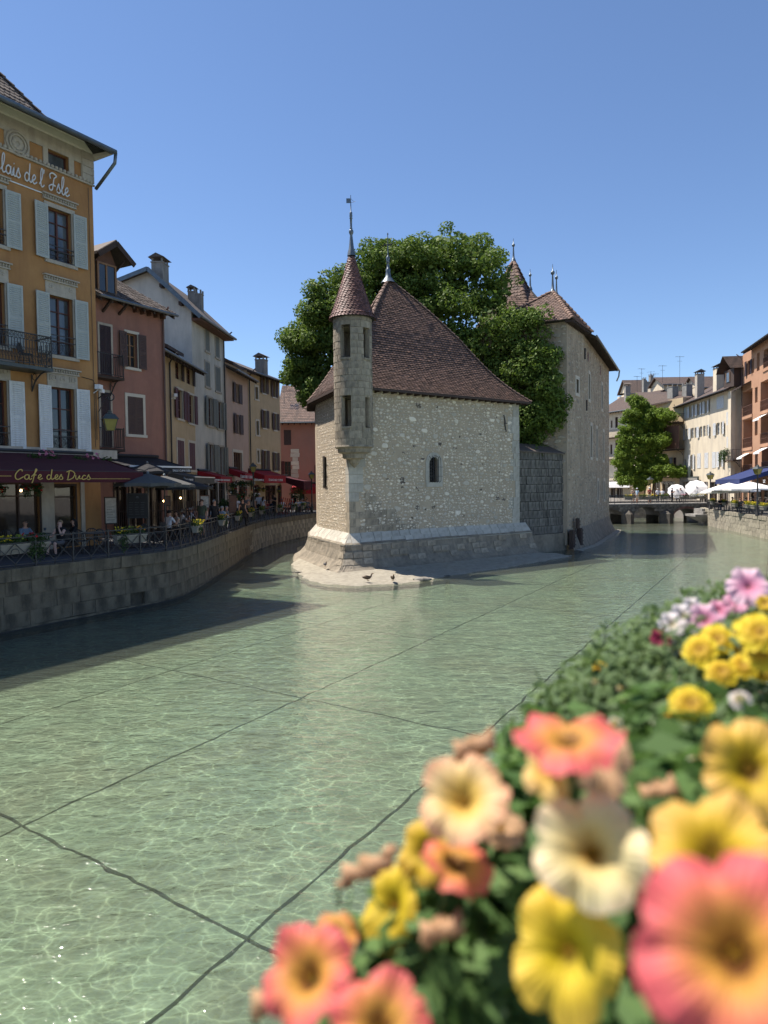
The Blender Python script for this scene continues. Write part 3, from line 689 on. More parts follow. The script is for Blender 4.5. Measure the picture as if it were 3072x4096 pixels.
# ledge stones: two rows of sloping slabs
q = []
RA, RB, RC = ring(.0, LZ+.10), ring(.24, 1.55), ring(.50, 1.27)
for A, B, rw_ in ((RA, RB, 0), (RB, RC, 1)):
    for i in range(5):
        L = (Vector(A[i+1])-Vector(A[i])).length; LB = (Vector(B[i+1])-Vector(B[i])).length; Lm = max(L, LB); nseg = max(1, round(Lm/.62)); cuts = [0]+sorted((k+random.uniform(-.22, .22))/nseg for k in range(1, nseg))+[1]
        for t0, t1 in zip(cuts, cuts[1:]):
            g = .012/Lm; t0 += g; t1 -= g
            a, b, c, d = [Vector(X[i]).lerp(Vector(X[i+1]), t) for X, t in ((B, t0), (B, t1), (A, t1), (A, t0))]
            nn = (b-a).cross(d-a) if L > .05 else Vector((0, 0, 1)); nn.normalize(); nn = nn if nn.z > 0 else -nn
            lift = .015+random.uniform(0, .015)
            if (c-d).length < 1e-3: c = c+(b-a)*.05
            q.append(([tuple(p-nn*.08) for p in (a, b, c, d)]+[tuple(p+nn*lift) for p in (a, b, c, d)], BOXF))
pieces('ledge_stone', q, MAT['ashlar'], prison)
# worn blocks on the battered base
q = []
for (z0, z1, o0, o1) in ((1.02, 1.26, .56, .53), (.72, .98, .66, .58), (.44, .68, .84, .68)):
    A, B = ring(o0+.015, z0), ring(o1+.015, z1)
    for i in range(2, 5):
        L = (Vector(A[i+1])-Vector(A[i])).length; nseg = max(1, round(L/.55))
        for k in range(nseg):
            if random.random() < (.62 if i == 4 else .35): continue
            t0, t1 = (k+.04)/nseg, (k+.96)/nseg
            a, b, c, d = Vector(A[i]).lerp(Vector(A[i+1]), t0), Vector(A[i]).lerp(Vector(A[i+1]), t1), Vector(B[i]).lerp(Vector(B[i+1]), t1), Vector(B[i]).lerp(Vector(B[i+1]), t0)
            nn = Vector((.3, -1, 0)) if i > 2 else Vector((-1, -.6, 0)); nn.normalize()
            q.append(([tuple(p-nn*.08) for p in (a, b, c, d)]+[tuple(p+nn*random.uniform(.0, .03)) for p in (a, b, c, d)], BOXF))
pieces('block', q, MAT['tufa'], prison, 120)

# gravel beach round the prow
bp_ = [(1240,2160),(1205,2215),(1168,2258),(1185,2290),(1230,2322),(1300,2340),(1420,2346),(1530,2340),(1640,2332),(1711,2322),(1760,2312),(1815,2304),(1900,2290),(2010,2274),(2150,2250),(2300,2222)]
outer = [gp(x, y, .0) for x, y in bp_]
inner_l = [Vector((*p[:2], 0)) for p in subd(ring(1.15, 0), 6)]
a = prison.rotation_euler.z; inner = [Vector((C1.x+p.x*math.cos(a)-p.y*math.sin(a), C1.y+p.x*math.sin(a)+p.y*math.cos(a), 0)) for p in inner_l]
def resamp(pts, n):
    L = [0]
    for p, q_ in zip(pts, pts[1:]): L.append(L[-1]+(q_-p).length)
    out = []
    for k in range(n):
        s = L[-1]*k/(n-1)
        for i in range(len(pts)-1):
            if s <= L[i+1]+1e-9: out.append(pts[i].lerp(pts[i+1], (s-L[i])/max(1e-6, L[i+1]-L[i]))); break
    return out
NB = 110; O_ = resamp(outer, NB); I_ = []
from mathutils.noise import noise as pn
for p in O_: # nearest inner point
    I_.append(min(resamp(inner, 160), key=lambda q_: (q_-p).length))
V, F = [], []; NR = 12
for i in range(NB):
    for r in range(NR+1):
        t = r/NR; p = O_[i].lerp(I_[i], t); hgt = (.02+.42*t**1.8) if O_[i].y > 32.5 and i < 30 else (.02+.07*min(1, t*2.2)+.10*t**3)
        if r == 0: hgt = -.06; p = p+(O_[i]-I_[i]).normalized()*.15
        j = pn(Vector((p.x*2.1, p.y*2.1, 1)))*.06*(1 if 0 < r < NR else .2)+pn(Vector((p.x*7, p.y*7, 4)))*.025
        p2 = p+Vector((pn(Vector((p.x*1.3, p.y*1.3, 7))), pn(Vector((p.x*1.3, p.y*1.3, 9))), 0))*.22*(1-t)
        V.append((p2.x, p2.y, hgt+j))
for i in range(NB-1):
    for r in range(NR): a_ = i*(NR+1)+r; F.append((a_, a_+NR+1, a_+NR+2, a_+1))
o = npmesh('beach', V, F, MAT['beach'], None, True); o['kind'] = 'structure'
# loose stones on it
for k, (x, y, s) in enumerate(((1690, 2316, .26), (1272, 2292, .08), (1790, 2302, .1), (1192, 2288, .12))):
    p = gp(x, y, .06); m = MB().ball((0, 0, 0), s, 8, 5, (1.6, .8, .35)); m.v = [(x_+random.uniform(-.1, .1)*s, y_+random.uniform(-.1, .1)*s, z_) for x_, y_, z_ in m.v]
    o = m.build('rock', MAT['ashlar_dark'], None); o.location = (p.x, p.y, .05); tag(o, ['wet grey flat rock at the water edge right of the ducks', 'small grey pebble lying on the silt left of the prow', 'small rock on the silt strip under the front wall', 'small rock at the left tip of the silt bank'][k], 'rock')

# ---- turret on the corner
tc = dp(1414, 1600, 32.75); TX, TY = tc.x, tc.y; TR = .865
turret = thing('corner_turret', 'slender round stone turret with conical tile roof on the prow corner', 'turret', (TX, TY, 0), 0)
def tz(y): return dp(1414, y, 32.2).z
zT0, zT1 = tz(1782), tz(1258)
mb = MB(); HT = [(R(-110), tz(1302), tz(1434), .23), (R(-41), tz(1312), tz(1434), .18), (R(-109), tz(1583), tz(1708), .22), (R(-41), tz(1590), tz(1712), .17)]
NA = 72; zc = sorted({zT0, zT1, *[h[1] for h in HT], *[h[2] for h in HT]})
def inh(a, z):
    for c, zt, zb, hw in HT:
        da = (a-c+math.pi) % (2*math.pi)-math.pi
        if abs(da) < hw/TR and zb < z < zt: return True
    return False
for k in range(NA):
    a, b = 2*math.pi*k/NA, 2*math.pi*(k+1)/NA
    for c, d in zip(zc, zc[1:]):
        if inh((a+b)/2, (c+d)/2):
            for s_, rr in ((-1, a), (1, b)):
                if not inh((a+b)/2+s_*2*math.pi/NA, (c+d)/2):
                    P = lambda r, z: (r*math.cos(rr), r*math.sin(rr), z)
                    mb.quad(P(TR, c), P(TR-.22, c), P(TR-.22, d), P(TR, d))
            continue
        mb.quad((TR*math.cos(a), TR*math.sin(a), c), (TR*math.cos(b), TR*math.sin(b), c), (TR*math.cos(b), TR*math.sin(b), d), (TR*math.cos(a), TR*math.sin(a), d))
        ri = TR-.22
        mb.quad((ri*math.cos(b), ri*math.sin(b), c), (ri*math.cos(a), ri*math.sin(a), c), (ri*math.cos(a), ri*math.sin(a), d), (ri*math.cos(b), ri*math.sin(b), d))
mb.build('shaft', MAT['tufa'], turret)
# inner floors / lintels so the openings are closed above and below
mb = MB()
for c, zt, zb, hw in HT:
    for z in (zt, zb): mb.lathe([(0, z), (TR-.012, z)], n=24)
mb.build('floor', MAT['tufa'], turret)
# ashlar blocks on the shaft
q = []; z = zT0; row = 0
while z < zT1-.1:
    h = min(random.uniform(.27, .36), zT1-z); nb = 9; o0 = random.uniform(0, .7)
    for k in range(nb):
        a0 = o0+2*math.pi*k/nb; a1 = o0+2*math.pi*(k+1)/nb-.03/TR
        # clip against openings
        segs = [(a0, a1)]
        samp = [a0+(a1-a0)*i/10 for i in range(11)]; keep = [not any(inh(s_, zz) for zz in (z+.03, z+h/2, z+h-.03)) for s_ in samp]
        run = []
        for s_, kp in zip(samp+[None], keep+[False]):
            if kp: run.append(s_)
            else:
                if len(run) > 1:
                    e = .012+random.uniform(0, .018); vs = []; nn = len(run)
                    for rr, zz in ((TR-.02, z+.012), (TR+e, z+.012), (TR+e, z+h-.012), (TR-.02, z+h-.012)): vs += [(rr*math.cos(s2), rr*math.sin(s2), zz) for s2 in run]
                    fs = []
                    for i in range(nn-1):
                        for r_ in range(3): fs.append((r_*nn+i, r_*nn+i+1, (r_+1)*nn+i+1, (r_+1)*nn+i))
                    fs += [(0, nn, 2*nn, 3*nn), (nn-1, 4*nn-1, 3*nn-1, 2*nn-1)]
                    q.append((vs, fs))
                run = []
    z += h; row += 1
q = [b for b in q if b[0][0][1] < .5]
pieces('stone', q, MAT['tufa'], turret)
# corbelled foot
MB().lathe([(TR+.03, zT0+.02), (TR+.05, zT0-.06), (TR-.10, zT0-.13), (TR-.12, zT0-.30), (TR-.32, zT0-.36), (TR-.34, zT0-.56), (TR-.60, zT0-.62), (TR-.64, zT0-.78), (.02, zT0-1.0)], n=28).build('corbel', MAT['tufa'], turret)
for c, zt, zb, hw in HT[:3]:       # sill slabs and anti-bird spikes
    cx, cy = math.cos(c)*(TR-.02), math.sin(c)*(TR-.02)
    MB().cbox((cx, cy, zb-.03), .12, hw*2+.04, .08, c).build('sill', MAT['tufa'], turret)
    m2 = MB()
    for k in range(9):
        t = (k-4)/4.5*hw; bx, by = cx-math.sin(c)*t, cy+math.cos(c)*t; m2.tube([(bx, by, zb), (bx+random.uniform(-.02, .02), by, zb+.12)], .005, 3)
    m2.build('bird_spikes', MAT['iron'], turret)
# cone roof with scalloped tiles
zE, zA = tz(1268), tz(1012)
rE, rA = 1.02, .15
cone = lambda t: (rE*(1-t)**1.12+rA*t+(.03 if t < .06 else 0), zE+(zA-zE)*t)
m2 = MB(); m2.lathe([(cone(t)[0]-.035, cone(t)[1]) for t in [i/16 for i in range(17)]], n=32); m2.lathe([(TR-.05, zE+.0), (rE-.02, zE-.02), (rE, zE)], n=32)
cr = m2.build('cone_roof', MAT['joint_dark'], turret)
tl = []; rows = 34
for r in range(rows):
    t0 = r/rows; t1 = min(1, (r+1.5)/rows); r0, z0 = cone(t0); r1, z1 = cone(t1); n = max(8, int(2*math.pi*r0/.165))
    for k in range(n):
        a = 2*math.pi*(k+.5*(r % 2))/n+random.uniform(-.006, .006)
        if math.sin(a) > .35: continue
        w = math.pi/n*.94; vs = []
        lift = .035+random.uniform(0, .014)
        for da, tt in ((-1, .28), (-.55, .07), (0, 0), (.55, .07), (1, .28)):
            rr = r0+(r1-r0)*tt+lift*(1-tt*.5); vs.append((rr*math.cos(a+da*w), rr*math.sin(a+da*w), z0+(z1-z0)*tt))
        for da in (1, -1): vs.append((r1*math.cos(a+da*w)*1.0, r1*math.sin(a+da*w), z1))
        n_ = 5; low = [(x*(1-.02/max(.2, r0)), y*(1-.02/max(.2, r0)), z) for x, y, z in vs[:5]]
        vs += low
        fs = [tuple(range(7))]+[(i+1, i, 7+i, 8+i) for i in range(4)]
        tl.append((vs, fs))
pieces('tile', tl, MAT['cone_tile'], turret, 300, 'tiles')
zz = lambda y: dp(1407, y, 32.6).z
fin = MB().lathe([(.20, zz(1020)), (.17, zz(1004)), (.12, zz(990)), (.085, zz(960)), (.06, zz(938)), (.065, zz(934)), (.10, zz(928)), (.11, zz(922)), (.09, zz(916)), (.05, zz(912)), (.07, zz(910)), (.05, zz(906)), (.05, zz(870)), (.08, zz(868)), (.05, zz(864)), (.075, zz(860)), (.06, zz(852)), (.07, zz(846)), (.025, zz(842)), (.018, zz(800)), (.012, zz(775))], n=12).build('finial', MAT['zinc'], turret, True)
m2 = MB(); m2.box(-.20, -.02, -.006, .006, zz(807), zz(788)); m2.build('flag', MAT['zinc'], fin); MB().tube([(0, 0, zz(806)), (.22, 0, zz(800))], .008, 5).tube([(0, 0, zz(789)), (.13, 0, zz(800))], .006, 4).build('pointer', MAT['iron'], fin)

# ---- the main roof: hipped, bell-cast, tiled one by one
apex = dp(1553, 1118, 40.0)
oh = .45
def rr_world(off):
    pts = [PL((*CB, 0)), PL((*C0, 0)), (0, 0, 0), (FL+.15, 0, 0), PL((*C3, 0))]; pts = [Vector((p[0], p[1])) for p in pts]; outp = []
    n = len(pts)
    for i in range(n):
        e1 = (pts[i]-pts[i-1]).normalized(); e2 = (pts[(i+1) % n]-pts[i]).normalized(); n1 = Vector((e1.y, -e1.x)); n2 = Vector((e2.y, -e2.x)); m_ = (n1+n2).normalized(); outp.append(pts[i]+m_*off/max(.4, m_.dot(n1)))
    return outp
EO = rr_world(oh); ap = Vector(PL(apex))
zEv = EZ-.18
def hip(i, t):                         # hip line from eave corner i up to the apex, bell-cast
    e = EO[i]; f = t; k = t+.19*math.sin(math.pi*min(1, t/1.0))*(1-t)   # faster in plan than in height near the eave
    zk = t-(.05*math.sin(2*math.pi*t) if t < .5 else .018*math.sin(2*math.pi*t))
    if i == 1 or i == 0: zk = t**1.12
    return Vector((e.x+(ap.x-e.x)*t, e.y+(ap.y-e.y)*t, zEv+(ap.z-zEv)*zk+(-.12 if i in (0,) else 0)*(1-t)))
NS = 14; mb = MB()
n = len(EO)
for i in range(n):
    j = (i+1) % n
    for k in range(NS):
        mb.quad(hip(i, k/NS), hip(j, k/NS), hip(j, (k+1)/NS), hip(i, (k+1)/NS))
mb.add([(e.x, e.y, zEv-.02) for e in EO], [tuple(range(n))[::-1]])
roof = mb.build('roof', MAT['joint_dark'], prison)
def tile_face(A, B, rows, tw, out, lift=.042, tmax=.985, tmin=0, ok=None):
    for r in range(rows):
        t0 = tmin+(tmax-tmin)*r/rows; t1 = min(tmax, tmin+(tmax-tmin)*(r+1.25)/rows); a0, b0, a1, b1 = A(t0), B(t0), A(t1), B(t1)
        nn = (b0-a0).cross(a1-a0).normalized(); L = (b0-a0).length; n = max(1, int(L/tw)); e = (b0-a0).normalized(); upv = (a1-a0)-e*(a1-a0).dot(e); ua, ub = (a1-a0).dot(e), (b1-b0).dot(e)
        for k in range(-1, n+1):
            s = (k+.5*(r % 2))*tw; s1 = s+tw*.95
            lo, hi = ua*.3, L+ub*.3
            if s < lo-.3*tw: s = max(s, lo)
            s1 = min(s1, hi)
            if s1-s < tw*.3 or s < 0: continue
            l = lift+random.uniform(-.006, .012); p = lambda f, g, h: tuple(a0+e*(s+(s1-s)*f)+upv*g+nn*h)
            vs = [p(0, .22, l), p(.25, .03, l), p(.75, .03, l), p(1, .22, l), p(1, 1, .006), p(0, 1, .006), p(0, .22, 0), p(.25, .03, 0), p(.75, .03, 0), p(1, .22, 0)]
            if ok and not ok(vs[0]): continue
            out.append((vs, [(0, 1, 2, 3, 4, 5), (1, 0, 6, 7), (2, 1, 7, 8), (3, 2, 8, 9)]))
tl = []; tile_face(lambda t: hip(2, t), lambda t: hip(3, t), 62, .20, tl)
pieces('tile', tl, MAT['roof_tile'], roof, 300, 'tiles')
tl = []; tile_face(lambda t: hip(1, t), lambda t: hip(2, t), 50, .22, tl)
pieces('tile', tl, MAT['roof_tile'], roof, 100, 'tiles')
tl = []; tile_face(lambda t: hip(3, t), lambda t: hip(4, t), 50, .22, tl)
tile_face(lambda t: hip(0, t), lambda t: hip(1, t), 50, .22, tl)
o = MB(); [o.add(*t) for t in tl]; o = o.build('back_tiles', MAT['roof_tile'], roof); o['kind'] = 'stuff'
def hip_caps(fn, n, out, r=.10, t0=0, t1=.97):
    for k in range(n):
        a, b = fn(t0+(t1-t0)*k/n), fn(t0+(t1-t0)*(k+1.12)/n); d = (b-a).normalized(); x = d.cross(Vector((0, 0, 1))).normalized(); y = x.cross(d)
        y = y if y.z > 0 else -y; vs = []
        for p, rr, l in ((a, r*1.12, .03), (b, r*.92, .0)):
            for q_ in range(7): an = math.pi*q_/6; vs.append(tuple(p+x*math.cos(an)*rr+y*(math.sin(an)*rr*.8+l)))
        out.append((vs, [(i, i+1, 8+i, 7+i) for i in range(6)]+[(6, 5, 4, 3, 2, 1, 0)]))
hc = []; hip_caps(lambda t: hip(2, t), 26, hc); hip_caps(lambda t: hip(3, t), 34, hc, .09); hip_caps(lambda t: hip(1, t), 26, hc, .09)
pieces('hip_tile', hc, MAT['hip_tile'], roof)
for px, py in ((1592, 1162), (1570, 1198), (1655, 1216)):       # small raised vent tiles
    best = None
    a, b = hip(2, .8), hip(3, .8)
# rafter ends below the eaves
q = []
for i, cnt in ((2, 26), (1, 16), (0, 8)):
    a, b = EO[i], EO[(i+1) % n]; e = (b-a).normalized(); nn = Vector((e.y, -e.x))
    for k in range(cnt):
        p = a+(b-a)*(k+.5)/cnt; q0 = p-nn*oh; vs = []
        for zz_ in (zEv-.14, zEv-.025): vs += [(*(q0-e*.04), zz_), (*(p-nn*.05-e*.04), zz_), (*(p-nn*.05+e*.04), zz_), (*(q0+e*.04), zz_)]
        q.append((vs, BOXF))
pieces('rafter', q, MAT['wood_dark'], roof)
m2 = MB()
for i in (0, 1, 2):
    a, b = EO[i], EO[(i+1) % n]; m2.bar((*a, zEv-.03), (*b, zEv-.03), .05, .12)
m2.build('fascia', MAT['wood_dark'], roof)
zz = lambda y: dp(1557, y, 40).z
f2 = MB().lathe([(.42, zz(1132)), (.30, zz(1120)), (.17, zz(1108)), (.12, zz(1085)), (.14, zz(1078)), (.08, zz(1074)), (.07, zz(1052)), (.10, zz(1050)), (.07, zz(1044)), (.11, zz(1036)), (.11, zz(1030)), (.05, zz(1024)), (.03, zz(1018)), (.022, zz(940)), (.05, zz(937)), (.01, zz(930))], n=10); f2.v = [(x+ap.x, y+ap.y, z) for x, y, z in f2.v]
f2 = f2.build('finial', MAT['zinc'], roof, True)
MB().tube([(ap.x-.35, ap.y-.1, zz(985)), (ap.x+.38, ap.y+.1, zz(974))], .025, 5).tube([(ap.x+.12, ap.y-.3, zz(978)), (ap.x-.1, ap.y+.3, zz(978))], .02, 5).build('cross_arms', MAT['iron'], f2)

# ---- linking courtyard wall of blackened blocks
K1 = Vector((11.0, 42.6)); K2 = Vector((12.95, 45.95)); K3 = Vector((19.0, 59.9))
lw_ = thing('courtyard_wall', 'blackened ashlar wall linking the front house to the tall rear building', 'wall', (C2.x, C2.y, 0), prison.rotation_euler.z)
WL = (K1-C2).length+.1; WT = at_plane(2170, 1808, C2, K1).z
wd = .28
MB().box(-.05, WL, wd+.02, wd+.7, -.3, WT).build('core', MAT['joint_dark'], lw_)
q = []; z = 1.05; hs_ = []
for r in range(10):
    h = (WT-1.05)/10*random.uniform(.9, 1.1); u = .02
    while u < WL-.1:
        w = random.uniform(.18, .48); w = min(w, WL-u); q.append(boxp(u+.016, u+w-.016, wd-.02-random.uniform(0, .04), wd+.2, z+.018, min(z+h-.018, WT-.01), .014)); u += w
    z += h
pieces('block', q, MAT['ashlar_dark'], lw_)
MB().box(-.05, WL, wd-.14, wd+.5, -.3, 1.04).build('footing', MAT['base_wet'], lw_)
m2 = MB(); m2.add([(-.05, wd-.16, WT), (WL, wd-.16, WT-.1), (WL, wd+.95, WT+.45), (-.05, wd+.95, WT+.5), (-.05, wd-.16, WT+.07), (WL, wd-.16, WT-.03), (WL, wd+.95, WT+.52), (-.05, wd+.95, WT+.57)], BOXF)
m2.build('coping_roof', MAT['grey_tile'], lw_)

# ---- tall rear building
REZ = 13.75
rear = thing('rear_tower_house', 'tall rubble stone rear building with hipped tile roofs and narrow windows', 'stone building', (K1.x, K1.y, 0), math.atan2(K2.y-K1.y, K2.x-K1.x))
RLc = lambda p: loc_of(rear, p)
def win_rects(a, b, lst):
    out = []
    for (x, y0, y1, hw) in lst:
        t0 = at_plane(x, y0, a, b); t1 = at_plane(x, y1, a, b); u = u_of(t0, a, b); out.append((u-hw, u+hw, t1.z, t0.z))
    return out
s1len = (K2-K1).length; s2len = (K3-K2).length
r1 = win_rects(K1, K2, [(2309, 1518, 1572, .3)])
W2 = [(2357, 1497, 1597, .36), (2408, 1540, 1635, .33), (2365, 1703, 1828, .34), (2387, 1715, 1832, .34), (2414, 1728, 1840, .34), (2392, 1924, 2002, .30), (2417, 1924, 1997, .30)]
r2 = win_rects(K2, K3, W2)
mb = MB(); hole_wall(mb, 0, s1len, .3, REZ, r1, 0, .35)
k2 = RLc((*K2, 0)); k3 = RLc((*K3, 0)); e2 = Vector((k3[0]-k2[0], k3[1]-k2[1])).normalized(); ang2 = math.atan2(e2.y, e2.x)
m3 = MB(); hole_wall(m3, 0, s2len, .3, REZ-.1, r2, 0, .4)
for v in m3.v: pass
mb.add([(k2[0]+v[0]*e2.x-v[1]*e2.y, k2[1]+v[0]*e2.y+v[1]*e2.x, v[2]) for v in m3.v], m3.f)
LW = 7.5                                # left (courtyard) face length, going +y local
mb.quad((0, LW, .3), (0, 0, .3), (0, 0, REZ), (0, LW, REZ))
e2n = Vector((-e2.y, e2.x)); bk3 = Vector((k3[0], k3[1]))+e2n*9
mb.quad((k3[0], k3[1], .3), (bk3.x, bk3.y, .3), (bk3.x, bk3.y, REZ-.1), (k3[0], k3[1], REZ-.1))
mb.quad((bk3.x, bk3.y, .3), (0, LW+4, .3), (0, LW+4, REZ-.1), (bk3.x, bk3.y, REZ-.1)); mb.quad((0, LW+4, .3), (0, LW, .3), (0, LW, REZ-.1), (0, LW+4, REZ-.1))
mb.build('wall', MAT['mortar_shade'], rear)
def to2(v): return (k2[0]+v[0]*e2.x-v[1]*e2.y, k2[1]+v[0]*e2.y+v[1]*e2.x, v[2])
for lst, f in ((r1, lambda v: v), (r2, to2)):
    for (a, b, c, d) in lst:
        m4 = MB(); m4.box(a, b, .33, .38, c, d); m4.v = [f(v) for v in m4.v]; wn = m4.build('window', MAT['glass'], rear)
        for (x0, x1, z0, z1) in ((a-.16, a, c-.1, d+.2), (b, b+.16, c-.1, d+.2), (a-.2, b+.2, d, d+.22), (a-.2, b+.2, c-.2, c)):
            m4 = MB(); m4.box(x0, x1, -.03, .12, z0, z1); m4.v = [f(v) for v in m4.v]; m4.build('frame', MAT['trim_light'], wn)
        m4 = MB(); m4.box((a+b)/2-.03, (a+b)/2+.03, .28, .33, c, d); m4.box(a, b, .28, .33, (c+d)/2-.03, (c+d)/2+.03); m4.v = [f(v) for v in m4.v]; m4.build('muntin', MAT['wood_dark'], wn)
# brick infills
for x, y0, y1 in ((2352, 1413, 1445), (2401, 1465, 1500)):
    (a, b, c, d), = win_rects(K2, K3, [(x, y0, y1, .28)]); q = []; z = c
    while z < d:
        for k in range(2): u = a+k*(b-a)/2; q.append(boxp(u+.01, u+(b-a)/2-.01, -.03, .05, z+.008, z+.07, 0))
        z += .08
    q = [([to2(v) for v in vs], fs) for vs, fs in q]; pieces('brick', q, MAT['cone_tile'], rear)
av = [(r[0]-.25, r[1]+.25, r[2]-.25, r[3]+.3) for r in r1]
st1 = [blob(u, z, w, h) for u, z, w, h in scatter(.1, s1len-.05, .9, REZ-.2, 420, (.14, .38), av, .55)]
av = [(r[0]-.25, r[1]+.25, r[2]-.25, r[3]+.3) for r in r2]
st2 = [([to2(v) for v in vs], fs) for vs, fs in (blob(u, z, w, h) for u, z, w, h in scatter(.1, s2len-.1, .9, REZ-.4, 1500, (.14, .38), av, .55))]
st3 = []
for u, z, w, h in scatter(.05, LW, 4.5, REZ-.2, 620, (.22, .55), [], .54): vs, fs = blob(u, z, w, h, pr=.07); st3.append(([(v[1], LW-v[0], v[2]) for v in vs], fs))
pieces('stone', st1+st2+st3, MAT['rubble_mid'], rear, 300, 'rubble_stones')
# battered wet foot
m2 = MB(); f0 = [(-.2, -.35), (k2[0]+.1, k2[1]-.35), (k3[0]+.35, k3[1]-.25)]; g0 = [(-.1, -.02), (k2[0]+.02, k2[1]-.02), (k3[0]+.02, k3[1]+.0)]
A = [(*p, 1.25) for p in g0]; B = [(*p, .7) for p in [(-.15, -.22), (k2[0]+.05, k2[1]-.22), (k3[0]+.2, k3[1]-.15)]]; Cc = [(*p, -.3) for p in [(-.3, -.6), (k2[0]+.2, k2[1]-.6), (k3[0]+.7, k3[1]-.5)]]
A, B, Cc = subd(A, 16), subd(B, 16), subd(Cc, 16); B = [(x+random.uniform(-.05, .05), y+random.uniform(-.06, .04), z) for x, y, z in B]
loft(m2, A, B); loft(m2, B, Cc); m2.build('footing', MAT['base_wet'], rear)
m2 = MB(); A = [(x, y, .07) for x, y, z in Cc]; B2 = [(x+.35+random.uniform(0, .3), y-.55-random.uniform(0, .35), -.1) for x, y, z in Cc]; loft(m2, A, B2); m2.build('silt_edge', MAT['beach'], rear)
# iron anchors, old timber gates at the foot
for x, y0, y1 in ((2337, 1393, 1437), (2344, 1600, 1643)):
    p0, p1 = at_plane(x, y0, K1, K2), at_plane(x, y1, K1, K2); u = u_of(p0, K1, K2); MB().bar((u, -.05, p0.z), (u, -.05, p1.z), .09, .05).tube([(u-.05, -.06, (p0.z+p1.z)/2), (u+.2, -.06, (p0.z+p1.z)/2)], .03, 4).build('iron_anchor', MAT['iron'], rear)
for x, y0, y1 in ((2288, 2118, 2188), (2319, 2108, 2186), (2313, 2072, 2108)):
    p0, p1 = at_plane(x, y0, K1, K2, .3), at_plane(x, y1, K1, K2, .3); u = u_of(p0, K1, K2); m2 = MB(); h = p0.z-p1.z
    for k in range(4): m2.box(u-.26+k*.14, u-.15+k*.14, -.42+.1*(y0 < 2080), -.2, p1.z-.1, p0.z-random.uniform(0, .15))
    for k in range(int(h/.22)): m2.box(u-.3, u+.32, -.46+.1*(y0 < 2080), -.42+.1*(y0 < 2080), p1.z+.1+k*.22, p1.z+.15+k*.22)
    m2.build('sluice_gate', MAT['wood_dark'], rear)
# roofs of the rear building
def hip_roof(parent, base, ridge_a, ridge_b, z0, name='roof', tilerows=(), tw=.3, cap=True, fl=.0):
    """base: 4 corners (x,y) ccw front-left, front-right, back-right, back-left; ridge points (x,y,z)"""
    A = Vector(ridge_a); B = Vector(ridge_b); b = [Vector((*p, z0)) for p in base]; m_ = MB()
    m_.add([b[0], b[1], b[2], b[3], A, B], [(0, 1, 5, 4), (1, 2, 5), (2, 3, 4, 5), (3, 0, 4), (3, 2, 1, 0)]); rf = m_.build(name, MAT['joint_dark'], parent); tl = []
    faces = ((b[0], b[1], A, B), (b[1], b[2], B, B), (b[3], b[0], A, A), (b[2], b[3], B, A))
    for i in tilerows:
        p, q_, r_, s_ = faces[i]; L = ((r_+s_)/2-(p+q_)/2).length; rows = max(3, int(L/.24)); tile_face(lambda t: p.lerp(r_, t), lambda t: q_.lerp(s_, t), rows, tw, tl, .035)
    pieces('tile', tl, MAT['roof_tile'], rf, 150, 'tiles')
    if cap:
        hc = []
        for p, q_ in ((b[0], A), (b[1], B), (b[3], A)): hip_caps(lambda t: p.lerp(q_, t), int((p-q_).length/.34), hc, .13)
        pieces('hip_tile', hc, MAT['hip_tile'], rf)
    return rf
def spike(parent, P, h, r=.09):
    x, y, z = P; MB().lathe([(r*2.4, z-.12), (r*1.5, z+.08), (r*1.4, z+.1), (r, z+.15), (r*.5, z+h*.6), (r*1.3, z+h*.64), (r*1.5, z+h*.68), (r*1.2, z+h*.73), (r*.4, z+h*.76), (.012, z+h)], (x, y, 0), 8).build('finial', MAT['zinc'], parent, True)
# pavilion over the first bay: hip roof whose big face looks to the courtyard (local -x)
ra = dp(2211, 1166, 46.2); rb = dp(2226, 1178, 47.0); LA, LB_ = Vector(RLc(ra)), Vector(RLc(rb))
# local frame: +x along the facade (away), +y inward (to the left)
rf1 = hip_roof(rear, [(-.5, -.5), (s1len+.2, -.5), (s1len+.2, 5.6), (-.5, 5.6)], LA, LB_, REZ-.1, tilerows=(2, 0), tw=.24)
spike(rear, LA, 1.75); spike(rear, LB_, 1.6, .07)
m2 = MB()
for k in range(14): m2.box(-.4+k*.33, -.3+k*.33, -.48, .0, REZ-.24, REZ-.12)
m2.build('rafters', MAT['wood_dark'], rear)
# second roof along the long side, bell-cast eave
m2 = MB(); prof = [(-.75, REZ-.35), (-.1, REZ-.0), (1.2, REZ+.9), (3.0, REZ+1.9)]
pts = []
for yy, z in prof:
    pts.append([to2((.0 if yy < 0 else .0, yy, z)), to2((s2len+.35, yy, z))])
NSG = 10
for (a, b), (c, d) in zip(pts, pts[1:]):
    for k in range(NSG):
        f = lambda P, Q, t: tuple(Vector(P).lerp(Vector(Q), t)); m2.quad(f(a, b, k/NSG), f(a, b, (k+1)/NSG), f(c, d, (k+1)/NSG), f(c, d, k/NSG))
a, b = pts[0]; c, d = to2((0, .1, REZ-.12)), to2((s2len+.35, .1, REZ-.12)); m2.quad(b, a, c, d)
endb = to2((s2len+.35, 8.4, REZ-.35)); m2.add([pts[0][1], pts[1][1], pts[2][1], pts[3][1], endb], [(0, 4, 3, 2, 1)]); m2.add([pts[3][0], pts[3][1], to2((s2len, 8.4, REZ-.3)), to2((0, 8.4, REZ-.3))], [(0, 1, 2, 3)])
rf2 = m2.build('roof', MAT['grey_tile'], rear)
m2 = MB()
